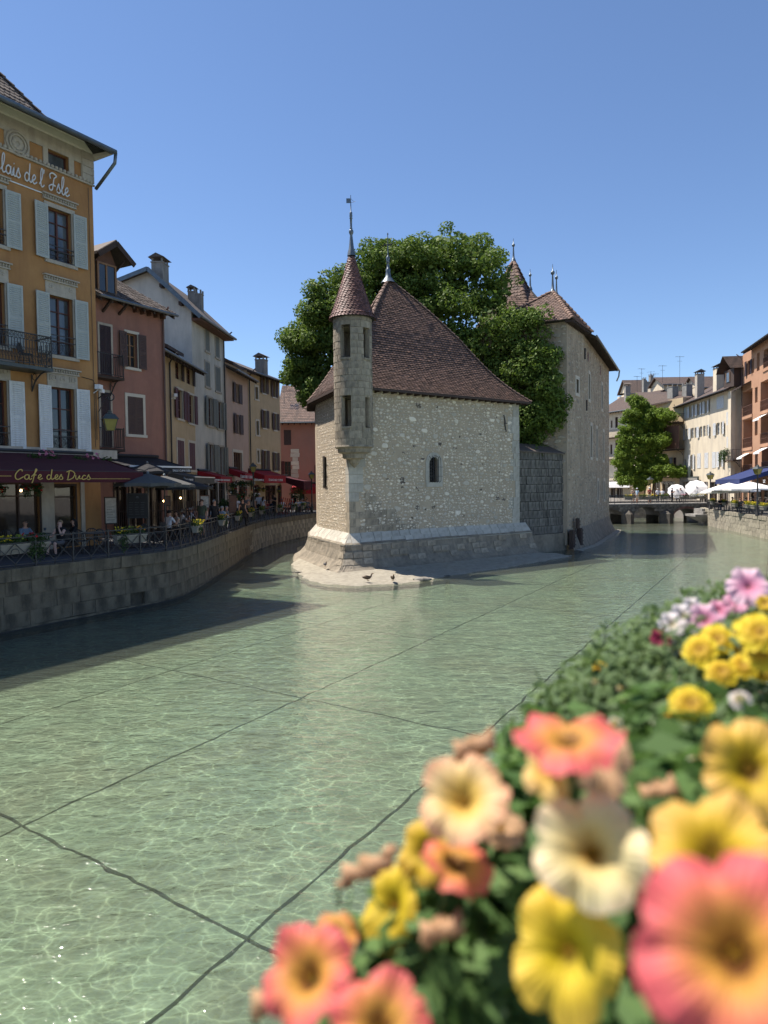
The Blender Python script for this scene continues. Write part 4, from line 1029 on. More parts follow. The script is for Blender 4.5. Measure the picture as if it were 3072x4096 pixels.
for k in range(32):
    u = .2+k*s2len/32; m2.add([to2(v) for v in [(u, -.7, REZ-.48), (u+.1, -.7, REZ-.48), (u+.1, 0, REZ-.22), (u, 0, REZ-.22), (u, -.7, REZ-.38), (u+.1, -.7, REZ-.38), (u+.1, 0, REZ-.1), (u, 0, REZ-.1)]], BOXF)
m2.build('rafters', MAT['wood_dark'], rear)
MB().tube([to2((0, -.8, REZ-.36)), to2((s2len+.4, -.8, REZ-.36))], .07, 6).tube([to2((s2len+.3, -.8, REZ-.4)), to2((s2len+.35, -.75, REZ-.8)), to2((s2len+1.3, -.5, REZ-1.05))], .06, 6).build('gutter', MAT['zinc'], rear)
# left spire and linking ridge
sa = dp(2054, 1040, 50.5); SA = RLc(sa)
sb = 2.3; rf3 = hip_roof(rear, [(SA[0]-sb, SA[1]-sb), (SA[0]+sb, SA[1]-sb), (SA[0]+sb, SA[1]+sb), (SA[0]-sb, SA[1]+sb)], SA, SA, REZ+.2, tilerows=(2, 0), tw=.24)
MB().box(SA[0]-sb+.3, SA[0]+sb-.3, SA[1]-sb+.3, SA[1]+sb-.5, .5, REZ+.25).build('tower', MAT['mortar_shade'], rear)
spike(rear, SA, 1.5, .08)
ma = RLc(dp(2060, 1158, 50)); mb_ = RLc(dp(2121, 1154, 50)); mc = RLc(dp(2185, 1230, 48.3)); md = RLc(dp(2000, 1260, 47.3)); me_ = RLc(dp(2175, 1262, 47.2))
m2 = MB(); m2.add([md, me_, mc, mb_, ma], [(0, 1, 2, 3, 4)]); lk = m2.build('roof', MAT['joint_dark'], rear); tl = []
tile_face(lambda t: Vector(md).lerp(Vector(ma), t), lambda t: Vector(me_).lerp(Vector(mb_), t), 14, .26, tl, .035); pieces('tile', tl, MAT['roof_tile'], lk)
spike(rear, mb_, 1.35, .07)
# ================================================================ street houses: shared builders
class Fac:
    """a facade: frame with u along the wall (left to right as seen), -y towards the viewer"""
    def __init__(s, name, label, L, Rr, cat='building', group=None):
        s.a = Vector(L); s.b = Vector(Rr); s.W = (s.b-s.a).length; s.rz = math.atan2(s.b.y-s.a.y, s.b.x-s.a.x)
        s.root = thing(name, label, cat, (s.a.x, s.a.y, 0), s.rz, group); s.wins = []
    def uz(s, x, y, off=0):
        p = at_plane(x, y, s.a, s.b, off); return u_of(p, s.a, s.b), p.z
    def rect(s, x0, x1, y0, y1):         # pixel box; y0,y1 read at its centre
        xm = (x0+x1)/2; return (s.uz(x0, y0)[0], s.uz(x1, y0)[0], s.uz(xm, y1)[1], s.uz(xm, y0)[1])
    def world(s, u, y, z=0):
        c, n = math.cos(s.rz), math.sin(s.rz); return Vector((s.a.x+u*c-y*n, s.a.y+u*n+y*c, z))

SLATM = {}
def shutter(parent, u0, u1, z0, z1, mat, y=-.07, hinge='l', ang=0.0, slats=True, rows=None, name='shutter', joined=False):
    w, h = u1-u0, z1-z0; t = .035; st = min(.07, w*.16)
    ro = MB(); ro.box(0, st, -t/2, t/2, 0, h); ro.box(w-st, w, -t/2, t/2, 0, h); ro.box(st, w-st, -t/2, t/2, 0, st*1.3); ro.box(st, w-st, -t/2, t/2, h-st, h); zm = h*.48
    ro.box(st, w-st, -t/2, t/2, zm-st*.6, zm+st*.6); ro.box(st, w-st, -.004, .004, st, h-st)
    n = rows or max(6, int(h/.085)); zs = []
    for (a, b, k) in ((st*1.3, zm-st*.6, int(n*.48)), (zm+st*.6, h-st, n-int(n*.48))):
        for i in range(max(1, k)): zs.append((a+(b-a)*(i+.5)/max(1, k), (b-a)/max(1, k)))
    if joined or not slats:
        for z, p in zs: ro.add([(st, -.022, z-p*.42), (w-st, -.022, z-p*.42), (w-st, .006, z+p*.42), (st, .006, z+p*.42), (st, -.012, z-p*.45), (w-st, -.012, z-p*.45), (w-st, .015, z+p*.40), (st, .015, z+p*.40)], BOXF)
    if hinge == 'r': ro.v = [(x-w, yy, z) for x, yy, z in ro.v]
    o = ro.build(name, mat, parent); o.location = (u0 if hinge == 'l' else u1, y, z0); o.rotation_euler = (0, 0, ang)
    if slats and not joined:
        x0, x1 = (st, w-st) if hinge == 'l' else (st-w, -st); p = zs[0][1]
        sm = MB().add([(x0, -.024, -p*.40), (x1, -.024, -p*.40), (x1, .008, p*.44), (x0, .008, p*.44), (x0, -.012, -p*.48), (x1, -.012, -p*.48), (x1, .018, p*.40), (x0, .018, p*.40)], BOXF).mesh('slat', mat)
        for z, _ in zs:
            q = bpy.data.objects.new('slat', sm); COL.objects.link(q); q.parent = o; q.location = (0, 0, z)
    return o

def window(F, r, wood='wood_red', glass='glass', frame='trim', fw=.12, cols=2, rows=3, sill=True, depth=.20, shut=None, sm='shutter_grey', sw=None, detail=1, name='window', head=False, open_=0):
    """r=(u0,u1,z0,z1) in the facade frame. shut: None, 'open', 'closed', 'l', 'r'"""
    u0, u1, z0, z1 = r; P = F.root; F.wins.append((u0, u1, z0, z1))
    g = MB().box(u0, u1, depth, depth+.03, z0, z1).build(name, MAT[glass], P)
    m = MB(); b = .05
    for (a, c) in ((u0, u0+b), (u1-b, u1)): m.box(a, c, depth-.05, depth, z0, z1)
    m.box(u0+b, u1-b, depth-.05, depth, z0, z0+b*1.2); m.box(u0+b, u1-b, depth-.05, depth, z1-b, z1)
    for i in range(1, cols):
        u = u0+(u1-u0)*i/cols; m.box(u-.035, u+.035, depth-.06, depth, z0+b*1.2, z1-b)
    for i in range(1, rows):
        z = z0+(z1-z0)*i/rows; m.box(u0+b, u1-b, depth-.045, depth, z-.018, z+.018)
    m.build('sash', MAT[wood], g)
    if frame:
        m = MB(); y0 = -.035
        m.box(u0-fw, u0, y0, .05, z0-.0, z1); m.box(u1, u1+fw, y0, .05, z0, z1); m.box(u0-fw, u1+fw, y0-.004, .05, z1, z1+fw*1.1); m.build('frame', MAT[frame], g)
        if sill: MB().box(u0-fw-.04, u1+fw+.04, y0-.05, .05, z0-.13, z0).build('sill', MAT[frame], g)
    w = sw or (u1-u0)*.52
    fa = fw if frame else 0
    kw = dict(mat=MAT[sm], joined=detail == 0)
    if shut == 'closed':
        c = (u0+u1)/2; shutter(P, u0+.01, c-.005, z0, z1, y=-.02, **kw); shutter(P, c+.005, u1-.01, z0, z1, y=-.02, hinge='r', **kw)
    if shut in ('open', 'l'): shutter(P, u0-fa*.3-w, u0-fa*.3, z0-.02, z1+.02, y=-.09, hinge='r', ang=random.uniform(.03, .12), **kw)
    if shut in ('open', 'r'): shutter(P, u1+fa*.3, u1+fa*.3+w, z0-.02, z1+.02, y=-.09, hinge='l', ang=-random.uniform(.03, .12), **kw)
    return g

def shop(F, x0, x1, y0, n=1, z0=None, mat='glass_shop', wood='wood_dark'):
    u0, u1 = F.uz(x0, y0)[0], F.uz(x1, y0)[0]; z0 = QZ+.25 if z0 is None else z0; z1 = F.uz((x0+x1)/2, y0)[1]; F.wins.append((u0, u1, z0, z1))
    g = MB().box(u0, u1, .15, .18, z0, z1).build('shop_window', MAT[mat], F.root); m = MB()
    m.box(u0-.06, u0, -.03, .15, z0, z1+.08); m.box(u1, u1+.06, -.03, .15, z0, z1+.08); m.box(u0, u1, -.03, .12, z1, z1+.08); m.box(u0-.06, u1+.06, -.04, .02, z0-.2, z0)
    for i in range(1, n): u = u0+(u1-u0)*i/n; m.box(u-.03, u+.03, .08, .15, z0, z1)
    m.box(u0, u1, .09, .15, z1-.45, z1-.40); m.build('frame', MAT[wood], g); return g
def body(F, z0, z1, mat, depth=8, W=None, left=True, right=True, u0=0):
    W = W or F.W; mb = MB(); hole_wall(mb, u0, W, z0, z1, [w_ for w_ in F.wins if w_[2] < z1], 0, .22)
    mb.quad((u0, depth, z0), (u0, 0, z0), (u0, 0, z1), (u0, depth, z1)); mb.quad((W, 0, z0), (W, depth, z0), (W, depth, z1), (W, 0, z1)); mb.quad((W, depth, z0), (u0, depth, z0), (u0, depth, z1), (W, depth, z1))
    return mb.build('wall', MAT[mat], F.root)

def gable_roof(F, ze, ov, slope, ridge, back=None, u0=-.3, u1=None, mat='grey_tile', under='wood_dark', rafters=True, tiles=0, th=.14, gut='zinc', base=None, hipr=0):
    """ridge: distance of the ridge behind the wall plane; ze height of the eave edge at y=-ov"""
    u1 = F.W+.3 if u1 is None else u1; back = back or ridge*2; zr = ze+slope*(ridge+ov); zb = zr-slope*(back-ridge)
    mb = MB(); A = [(u0, -ov, ze), (u1, -ov, ze), (u1-hipr, ridge, zr), (u0, ridge, zr)]; B = [(u0, ridge, zr), (u1-hipr, ridge, zr), (u1, back, zb), (u0, back, zb)]
    for q in (A, B): mb.add([tuple(v) for v in q]+[(v[0], v[1], v[2]-th) for v in q], [(0, 1, 2, 3), (7, 6, 5, 4), (0, 4, 5, 1), (1, 5, 6, 2), (2, 6, 7, 3), (3, 7, 4, 0)])
    if hipr: mb.add([(u1, -ov, ze), (u1, back, zb), (u1-hipr, ridge, zr)], [(0, 1, 2)])
    rf = mb.build('roof', MAT[{'roof_tile': 'far_tile', 'grey_tile': 'far_grey_tile'}.get(mat, mat) if not tiles else 'joint_dark'], F.root)
    # gable infill triangles
    if base is not None and not hipr:
        g = MB()
        for u in (0, F.W): g.add([(u, 0, ze+slope*ov-th-.0), (u, back-.3, zb+slope*.3-th), (u, ridge, zr-th)], [(0, 1, 2)])
        g.build('gable', MAT[base], F.root)
    if tiles:
        tl = []; e = lambda t: Vector((u0, -ov-.04, ze)).lerp(Vector((u0, ridge, zr)), t); f = lambda t: Vector((u1, -ov-.04, ze)).lerp(Vector((u1-hipr, ridge, zr)), t)
        tile_face(e, f, int((ridge+ov)*math.hypot(1, slope)/tiles), tiles*.8, tl, .035); pieces('tile', tl, MAT[mat], rf, 200, 'tiles')
    if rafters:
        q = []; n = int((u1-u0)/.55)
        for k in range(n):
            u = u0+.1+(u1-u0-.3)*k/max(1, n-1); q.append(([(u, -ov+.06, ze-.12-th), (u+.1, -ov+.06, ze-.12-th), (u+.1, .0, ze-.12-th+slope*ov), (u, .0, ze-.12-th+slope*ov), (u, -ov+.06, ze-th+.02), (u+.1, -ov+.06, ze-th+.02), (u+.1, .0, ze-th+slope*ov), (u, .0, ze-th+slope*ov)], BOXF))
        pieces('rafter', q, MAT[under], rf)
    MB().tube([(u0, -ov-.07, ze-.05), (u1, -ov-.07, ze-.07)], .07, 6).build('gutter', MAT[gut], rf)
    return rf, zr

def downpipe(F, u, z0, z1, mat='pipe_brown', ov=.6, y=-.1):
    MB().tube([(u-.1, -ov, z1+.3), (u-.05, -ov*.5, z1+.05), (u, y, z1-.25), (u, y, z0)], .05, 7).build('downpipe', MAT[mat], F.root)
def chimney(parent, c, sx, sy, z0, z1, mat='concrete', rz=0, cap=True, name='chimney'):
    o = MB().cbox((c[0], c[1], (z0+z1)/2), sx, sy, z1-z0, rz).build(name, MAT[mat], parent); m = MB()
    for k in range(4):
        a = k*math.pi/2+math.pi/4; m.cbox((c[0]+math.cos(a+rz)*sx*.6, c[1]+math.sin(a+rz)*sy*.6, z1+.15), .1, .1, .3, rz)
    m.cbox((c[0], c[1], z1+.02), sx*1.1, sy*1.1, .07, rz); m.build('cap_posts', MAT['concrete'], o)
    if cap:
        m = MB(); s_, t_ = sx*.66, sy*.72
        m.add([(c[0]-s_, c[1]-t_, z1+.3), (c[0]+s_, c[1]-t_, z1+.3), (c[0]+s_, c[1]+t_, z1+.3), (c[0]-s_, c[1]+t_, z1+.3), (c[0]-s_, c[1], z1+.3+t_*.5), (c[0]+s_, c[1], z1+.3+t_*.5)], [(0, 1, 5, 4), (2, 3, 4, 5), (1, 2, 5), (3, 0, 4), (3, 2, 1, 0)]); m.build('chimney_roof', MAT['grey_tile'], o)
    return o
def ironwork(mb, u0, u1, y, z0, z1, n, curl=True):        # ornamental panel in the plane y
    for k in range(n):
        c = u0+(u1-u0)*(k+.5)/n; r = (u1-u0)/n*.42; h = (z1-z0)
        mb.tube([(c+r*math.cos(a), y, z0+h*.5+h*.42*math.sin(a)) for a in [i*math.pi/5 for i in range(11)]], .011, 4, False)
        if curl: mb.tube([(c+r*.5*math.cos(a), y, z0+h*.5+h*.2*math.sin(a)) for a in [i*math.pi/4 for i in range(9)]], .009, 4, False)
def balcony(F, u0, u1, z, proj, h, gap=.12, ornate=False, slab='wood_dark', side_l=True, pot=False):
    P = F.root; b = MB().box(u0, u1, -proj, 0, z-.12, z).build('balcony', MAT[slab], P)
    m = MB(); m.bar((u0+.03, -proj+.03, z+h), (u1-.03, -proj+.03, z+h), .05, .035); m.bar((u0+.03, -proj+.03, z+.08), (u1-.03, -proj+.03, z+.08), .025)
    for u in (u0+.03, u1-.03): m.bar((u, -proj+.03, z+h), (u, 0, z+h), .05, .035); m.bar((u, -proj+.03, z+.08), (u, 0, z+.08), .025); m.bar((u, -proj+.03, z), (u, -proj+.03, z+h+.06), .04)
    if ornate:
        m.bar((u0, -proj+.03, z+h*.8), (u1, -proj+.03, z+h*.8), .02); ironwork(m, u0, u1, -proj+.03, z+h*.8, z+h, int((u1-u0)/.14)); m2 = MB()
    m.build('rail', MAT['iron'], b)
    me = MB().bar((0, 0, .08), (0, 0, h*(.8 if ornate else 1)), .018)
    if ornate:
        for zz in (.3, .55): me.tube([(.05*math.cos(a), 0, zz+.09*math.sin(a)) for a in [i*math.pi/4 for i in range(8)]], .009, 4, False)
    me = me.mesh('baluster', MAT['iron']); n = int((u1-u0)/gap)
    def put(x, y):
        q = bpy.data.objects.new('baluster', me); COL.objects.link(q); q.parent = b; q.location = (x, y, z)
    for k in range(1, n): put(u0+(u1-u0)*k/n, -proj+.03)
    for k in range(1, int(proj/gap)): put(u1-.03, -proj*k/int(proj/gap)); put(u0+.03, -proj*k/int(proj/gap))
    for u in (u0+.25, u1-.25): MB().tube([(u, -proj+.1, z-.13), (u, -proj*.6, z-.2), (u, -.25, z-.42), (u, -.03, z-.75)], .03, 6).tube([(u, -.03, z-.15), (u, -.03, z-.8)], .02, 5).tube([(u, -.2+.12*math.cos(a), z-.27+.12*math.sin(a)) for a in [i*math.pi/4 for i in range(9)]], .015, 4).build('bracket', MAT['iron'], b)
    return b
def text_mesh(body_, size, mat, parent, M4, extrude=.006, name='lettering', align='LEFT', stretch=1):
    cu = bpy.data.curves.new(name, 'FONT'); cu.body = body_; cu.size = size; cu.extrude = extrude; cu.align_x = align; cu.resolution_u = 2
    t = bpy.data.objects.new('tmp', cu); COL.objects.link(t); dg = bpy.context.evaluated_depsgraph_get(); me = bpy.data.meshes.new_from_object(t.evaluated_get(dg)); bpy.data.objects.remove(t)
    me.materials.clear(); me.materials.append(mat); me.transform(Matrix.Diagonal((stretch, 1, 1, 1))); o = bpy.data.objects.new(name, me); COL.objects.link(o); o.parent = parent; o.matrix_local = M4; return o
def frame3(o, x, up):          # matrix whose x runs along x, y along up
    x = Vector(x).normalized(); z = x.cross(Vector(up)).normalized(); y = z.cross(x); m = Matrix((x, y, z)).transposed().to_4x4(); m.translation = Vector(o); return m
SF = {'a': (.82, [[(.6, .42), (.38, .52), (.14, .38), (.1, .14), (.28, 0), (.5, .12), (.62, .48), (.58, .14), (.72, 0), (.9, .14)]]),
 'l': (.5, [[(0, .12), (.3, .5), (.44, .98), (.32, 1.12), (.2, .85), (.16, .18), (.32, 0), (.55, .14)]]),
 'i': (.42, [[(0, .12), (.18, .5), (.14, .12), (.28, 0), (.46, .14)], [(.2, .72), (.22, .76)]]),
 's': (.52, [[(0, .12), (.28, .58), (.3, .4), (.46, .16), (.3, 0), (.06, .05)]]),
 'd': (.9, [[(.58, .4), (.36, .52), (.14, .36), (.1, .14), (.28, 0), (.5, .12), (.66, .7), (.72, 1.12), (.62, .5), (.6, .14), (.75, 0), (.95, .14)]]),
 'e': (.56, [[(0, .14), (.3, .24), (.46, .42), (.32, .54), (.14, .36), (.14, .12), (.32, 0), (.6, .14)]]),
 "'": (.3, [[(.12, 1.1), (.06, .85)]]),
 'I': (.95, [[(.2, .72), (.12, .95), (.45, 1.12), (.92, 1.0), (.62, .8), (.5, .4), (.36, .05), (.08, .02), (.02, .22), (.35, .38), (.75, .36)]]),
 'C': (.95, [[(.85, .85), (.8, 1.05), (.5, 1.0), (.12, .55), (.12, .12), (.4, 0), (.8, .2), (1.0, .3)]]),
 'f': (.62, [[(0, .3), (.4, .7), (.62, 1.05), (.5, 1.1), (.3, .4), (.1, -.25), (.0, -.35)], [(.1, .42), (.55, .5)]]),
 'D': (1.0, [[(.32, .98), (.2, .5), (.08, .0)], [(.0, .85), (.5, 1.02), (.98, .7), (.75, .2), (.2, -.04), (.0, .0)]]),
 'u': (.75, [[(.05, .5), (.05, .12), (.25, .02), (.55, .45), (.5, .12), (.8, .1)]]),
 'c': (.62, [[(.5, .42), (.3, .5), (.06, .2), (.2, 0), (.6, .12)]]), ' ': (.4, [])}
def script_text(txt, fn, size, r, adv=1.0):
    """fn(x,y)->3D; joined strokes"""
    x = 0; mb = MB()
    for ch in txt:
        w, sts = SF[ch]
        for st in sts:
            p = smooth_poly([(a, b) for a, b in st], 3) if len(st) > 2 else st
            mb.tube([fn(x+a*size, b*size) for a, b in p], r, 6)
        x += w*size*adv
    return mb, x

# ================================================================ hotel: orange house at the left
FA = Fac('orange_hotel', 'orange rendered hotel with louvred grey shutters and white script sign', (-20.73, 13.52), (-11.55, 29.0))
FW = FA.W
wz = {}
cu = FA.uz(237, 900)[0]; half = .50; sp_ = 2.75
levels = [(841, 1049, 237), (1189, 1424, 243), (1552, 1800, 250)]
for li, (ya, yb, xm) in enumerate(levels):
    ct = FA.uz(xm, ya)[0]; zt, zb = FA.uz(xm, ya)[1], FA.uz(xm, yb)[1]
    for k in range(4):
        c = ct-k*sp_
        g = window(FA, (c-half, c+half, zb, zt), rows=4 if li < 2 else 3, glass='glass_curtain' if li < 2 else 'glass', shut='open', sm='shutter_grey' if li < 2 else 'shutter_white', sw=.56, fw=.15, depth=.24, detail=1 if k < 2 else 0)
        if li < 2:
            m = MB(); m.box(c-half+.06, c-.09, .2, .235, zb+.05, zt-.1); 
        m = MB(); gh = .55 if li == 0 else .75
        for z in (zb+.02, zb+gh*.7, zb+gh): m.bar((c-half-.05, -.06, z), (c+half+.05, -.06, z), .03)
        ironwork(m, c-half, c+half, -.06, zb+.05, zb+gh*.68, 4); m.build('guard_rail', MAT['iron'], g)
        # carved lintel cornice
        hz = zt+.17; dz = .34 if li else .06
        if li: MB().box(c-half-.15, c+half+.15, -.03, .05, hz, hz+dz).build('lintel_panel', MAT['trim'], g)
        m = MB()
        if li == 1:
            for s_ in (-1, 1):
                for q in range(4): a = q*math.pi/2+.6; m.ball((c+s_*.42+.06*math.cos(a), -.04, hz+.17+.06*math.sin(a)), .045, 6, 4, (1, .4, 1))
            m.build('rosettes', MAT['trim'], g)
        if li == 2:
            for s_ in (-1, 1):
                x0 = c+s_*.42
                for a_, b_2 in (((-.12,-.1),(-.12,.1)), ((-.12,.1),(.12,.1)), ((.12,.1),(.12,-.06)), ((.12,-.06),(-.04,-.06)), ((-.04,-.06),(-.04,.03)), ((-.04,.03),(.05,.03))): m.bar((x0+a_[0], -.045, hz+.17+a_[1]), (x0+b_2[0], -.045, hz+.17+b_2[1]), .03, .03)
            for q in range(5): a = math.pi*(q+.5)/5; m.ball((c+.09*math.cos(a), -.04, hz+.12+.1*math.sin(a)), .05, 6, 4, (1, .4, 1.2))
            m.build('key_ornament', MAT['trim'], g)
        m = MB(); m.box(c-half-.2, c+half+.2, -.10, .03, hz+dz, hz+dz+.05); m.box(c-half-.25, c+half+.25, -.16, .03, hz+dz+.17, hz+dz+.22); m.box(c-half-.2, c+half+.2, -.07, .03, hz+dz+.05, hz+dz+.17)
        for q in range(13): m.ball((c-half-.14+q*(2*half+.28)/12, -.1, hz+dz+.11), .045, 6, 4, (.8, 1, 1.3))
        m.build('cornice', MAT['trim'], g)
# attic band
zat = FA.uz(404, 752)[1]; zso = FA.uz(388, 655)[1]
(au0, au1, az0, az1) = FA.rect(189, 272, 612, 680)
window(FA, (au0, au1, az0, az1), rows=1, cols=1, glass='glass_curtain', frame=None, depth=.22, shut=None)
c_ = (au0+au1)/2
window(FA, (c_-sp_*2-.45, c_-sp_*2+.45, az0, az1), rows=1, cols=1, glass='glass_curtain', frame=None, depth=.22)
atop = zso+.25
shop(FA, -180, 155, 1938, 4); shop(FA, 215, 300, 1944)
body(FA, .0, atop+.6, 'stucco_orange', depth=9)
m = MB(); hole_wall(m, 0, FW+.03, zat, atop+.1, [(au0, au1, az0, az1), (c_-sp_*2-.45, c_-sp_*2+.45, az0, az1)]+[(a, b, az0+.02, az1-.02) for a, b in ((au1+.22, au1+.55), (au0-.75, au0-.2), (au0-2.25, au0-1.7))], -.05, .05); m.build('attic_band', MAT['trim'], FA.root)
m = MB()
for q in range(94): m.ball((FW-.1-q*.17, -.07, zat+.03), .075, 6, 4, (1, .7, .9))
m.box(0, FW+.04, -.10, -.02, zat-.1, zat-.04); m.build('egg_moulding', MAT['trim'], FA.root)
mc_ = (au0-1.22, (az0+az1)/2); m = MB()
for rr in (.42, .30): m.tube([(mc_[0]+rr*math.cos(a), -.08, mc_[1]+rr*math.sin(a)) for a in [i*math.pi/12 for i in range(25)]], .04, 6, False)
for q in range(8): a = q*math.pi/4; m.ball((mc_[0]+.15*math.cos(a), -.07, mc_[1]+.15*math.sin(a)), .085, 7, 5, (1, .35, 1))
m.build('medallion', MAT['trim'], FA.root)
for k in range(4): MB().box(FW-.5, FW+.04, -.075, .3, zat+.02+k*(atop-zat)/4, zat+.0+(k+1)*(atop-zat)/4).build('quoin', MAT['trim'], FA.root)
# soffit and roof
ge = FA.uz(457, 615, .95); gz = ge[1]
m = MB(); ov = 1.15
prof = [(0, atop-.05), (-.10, atop+.05), (-.16, atop+.28), (-.34, atop+.42), (-ov+.03, gz-.16)]
for (y0, z0), (y1, z1) in zip(prof, prof[1:]): m.quad((-.1, y0, z0), (FW-y0*.1, y0, z0), (FW-y1*.1, y1, z1), (-.1, y1, z1))
m.add([(FW, 0, atop-.05), (FW+.11, 0, gz-.16), (FW+.11, -ov, gz-.16)]+[(FW-y*.1, y, z) for y, z in prof[1:]], [tuple(range(7))]) ; m.build('soffit', MAT['trim_light'], FA.root)
m = MB()
for k in range(8): m.box(FW-1-k*1.15, FW-.6-k*1.15, -ov*.72, -ov*.69, atop+.5, atop+.52)
m = MB(); e = .12
r0 = [(-1, -ov-.05, gz), (FW+e, -ov-.05, gz), (FW+e, 9.5, gz), (-1, 9.5, gz)]; r0b = [(x, y, z-.16) for x, y, z in r0]; r1_ = [(-1, .6, gz+.75), (FW-1.1, .6, gz+.75), (FW-1.1, 8, gz+.75), (-1, 8, gz+.75)]; r2_ = [(-1, 4.3, gz+5.6), (FW-4.6, 4.3, gz+5.6)]
m.add(r0b+r0+r1_+r2_, [(0, 1, 5, 4), (1, 2, 6, 5), (2, 3, 7, 6), (3, 0, 4, 7), (4, 5, 9, 8), (5, 6, 10, 9), (6, 7, 11, 10), (8, 9, 13, 12), (9, 10, 13), (10, 11, 12, 13)])
rfA = m.build('roof', MAT['joint_dark'], FA.root); tl = []
tile_face(lambda t: Vector(r0[0]).lerp(Vector(r1_[0]), t), lambda t: Vector(r0[1]).lerp(Vector(r1_[1]), t), 9, .2, tl, .03); tile_face(lambda t: Vector(r1_[0]).lerp(Vector(r2_[0]), t), lambda t: Vector(r1_[1]).lerp(Vector(r2_[1]), t), 24, .2, tl, .03)
pieces('tile', tl, MAT['grey_tile'], rfA, 300, 'tiles')
hc = []; hip_caps(lambda t: Vector(r1_[1]).lerp(Vector(r2_[1]), t), 16, hc, .09); pieces('hip_tile', hc, MAT['grey_tile'], rfA)
MB().tube([(-1, -ov-.12, gz-.10), (FW+e+.02, -ov-.12, gz-.10)], .10, 8).build('gutter', MAT['zinc'], rfA, True)
MB().tube([(FW+e+.02, -ov-.12, gz-.12), (FW+e+.02, -ov-.05, gz-.5), (FW+.12, -.7, gz-.85), (FW+.06, -.12, gz-1.3)], .065, 8).build('gutter_spout', MAT['zinc'], rfA, True)
# white script sign
su0, sz0_ = FA.uz(2, 672); su1, sz1_ = FA.uz(268, 762)
sg = thing('sign', 'white script letters on the orange hotel wall under the attic windows', 'sign', tuple(FA.world(0, 0)), FA.rz)
lsz = .60
mb, x_ = script_text("lais de l' Isle", lambda x, y: (x, -.09, y), lsz, .030, .93)
k = (su1-su0+.05)/x_; mb.v = [(su0-.05+x*k, y, sz0_-.14+z*1.0+(sz1_-sz0_)*0*x) for x, y, z in mb.v]
mb.build('lettering', MAT['white_letter'], sg); MB().box(su0-3, su1-.35, -.05, -.02, sz0_-.36, sz0_-.32).build('underline', MAT['white_letter'], sg)
# balcony with chair, frieze over the shop, pilasters and shopfront
bz = FA.uz(204, 1474, .9)[1]; bu1 = FA.uz(208, 1440, .9)[0]
balcony(FA, bu1-3.2, bu1, bz, .95, 1.12, .11, True, 'iron_grey')
zb_ = FA.uz(390, 1800)[1]; 
MB().box(0, FW+.75, -.14, .02, zb_-.35, zb_).build('string_course', MAT['trim'], FA.root)
for a, b, mt in ((160, 211, 'trim'), (318, 333, 'trim')):
    u0, u1 = FA.uz(a, 1900)[0], FA.uz(b, 1900)[0]; MB().box(u0, u1, -.06, .0, QZ, zb_-.4).build('stone_pier', MAT[mt], FA.root)

# cafe awning
awn = thing('cafe_awning', 'maroon cafe awning with yellow script lettering over the terrace tables', 'awning', tuple(FA.world(0, 0)), FA.rz)
az_t = FA.uz(420, 1822)[1]; aw0, aw1 = -.5, FW-.42; zv1 = FA.uz(569, 1889, 3.0)[1]; zv0 = FA.uz(569, 1929, 3.0)[1]
def awning_mesh(parent, u0, u1, zt, pr, zv1, zv0, mat, y0=-.05, scallop=0, name='canvas', th=.02):
    m = MB(); n = 12
    for k in range(n):
        a, b = u0+(u1-u0)*k/n, u0+(u1-u0)*(k+1)/n; s = .03
        m.quad((a, -pr, zv1), (b, -pr, zv1), (b, -pr*.5, (zt+zv1)/2-s), (a, -pr*.5, (zt+zv1)/2-s)); m.quad((a, -pr*.5, (zt+zv1)/2-s), (b, -pr*.5, (zt+zv1)/2-s), (b, y0, zt), (a, y0, zt))
    m.build(name, MAT[mat], parent)
    MB().box(u0, u1, -pr-.03, -pr, zv0, zv1).build('valance', MAT[mat], parent)
    m = MB().add([(u1, -pr, zv1), (u1, y0, zt), (u1, y0, zt-.35), (u1, -pr, zv0)], [(0, 1, 2, 3)]).add([(u0, -pr, zv1), (u0, y0, zt), (u0, y0, zt-.35), (u0, -pr, zv0)], [(0, 3, 2, 1)]); m.build('side_flap', MAT[mat], parent)
    m = MB().tube([(u0, y0-.05, zt+.06), (u1, y0-.05, zt+.06)], .08, 8); m.bar((u0, -pr, zv1), (u1, -pr, zv1), .04)
    for u in (u0+.3, (u0+u1)/2, u1-.3): m.tube([(u, y0, zt-.5), (u, -pr*.5, (zt+zv1)/2-.35), (u, -pr, zv1-.05)], .025, 5)
    m.build('awning_arm', MAT['iron'], parent)
awning_mesh(awn, aw0, aw1, az_t, 3.0, zv1, zv0, 'awning_maroon')
cx0 = FA.uz(57, 1905, 3.03)[0]; cx1 = FA.uz(362, 1905, 3.03)[0]
mb, x_ = script_text("Cafe des Ducs", lambda x, y: (x, -3.045, y), .30, .017, 1.05); k = (cx1-cx0)/x_
mb.v = [(cx0+x*k, y, zv0+.10+z-(zv1-zv0)*.0) for x, y, z in mb.v]; mb.build('lettering', MAT['gold'], awn)
m = MB(); m.box(cx1-.03, FA.uz(519, 1905, 3.03)[0], -3.05, -3.035, zv0+.12, zv0+.135); m.box(cx0-1.6, FA.uz(44, 1905, 3.03)[0], -3.05, -3.035, zv0+.20, zv0+.215); m.build('rule_line', MAT['gold'], awn)

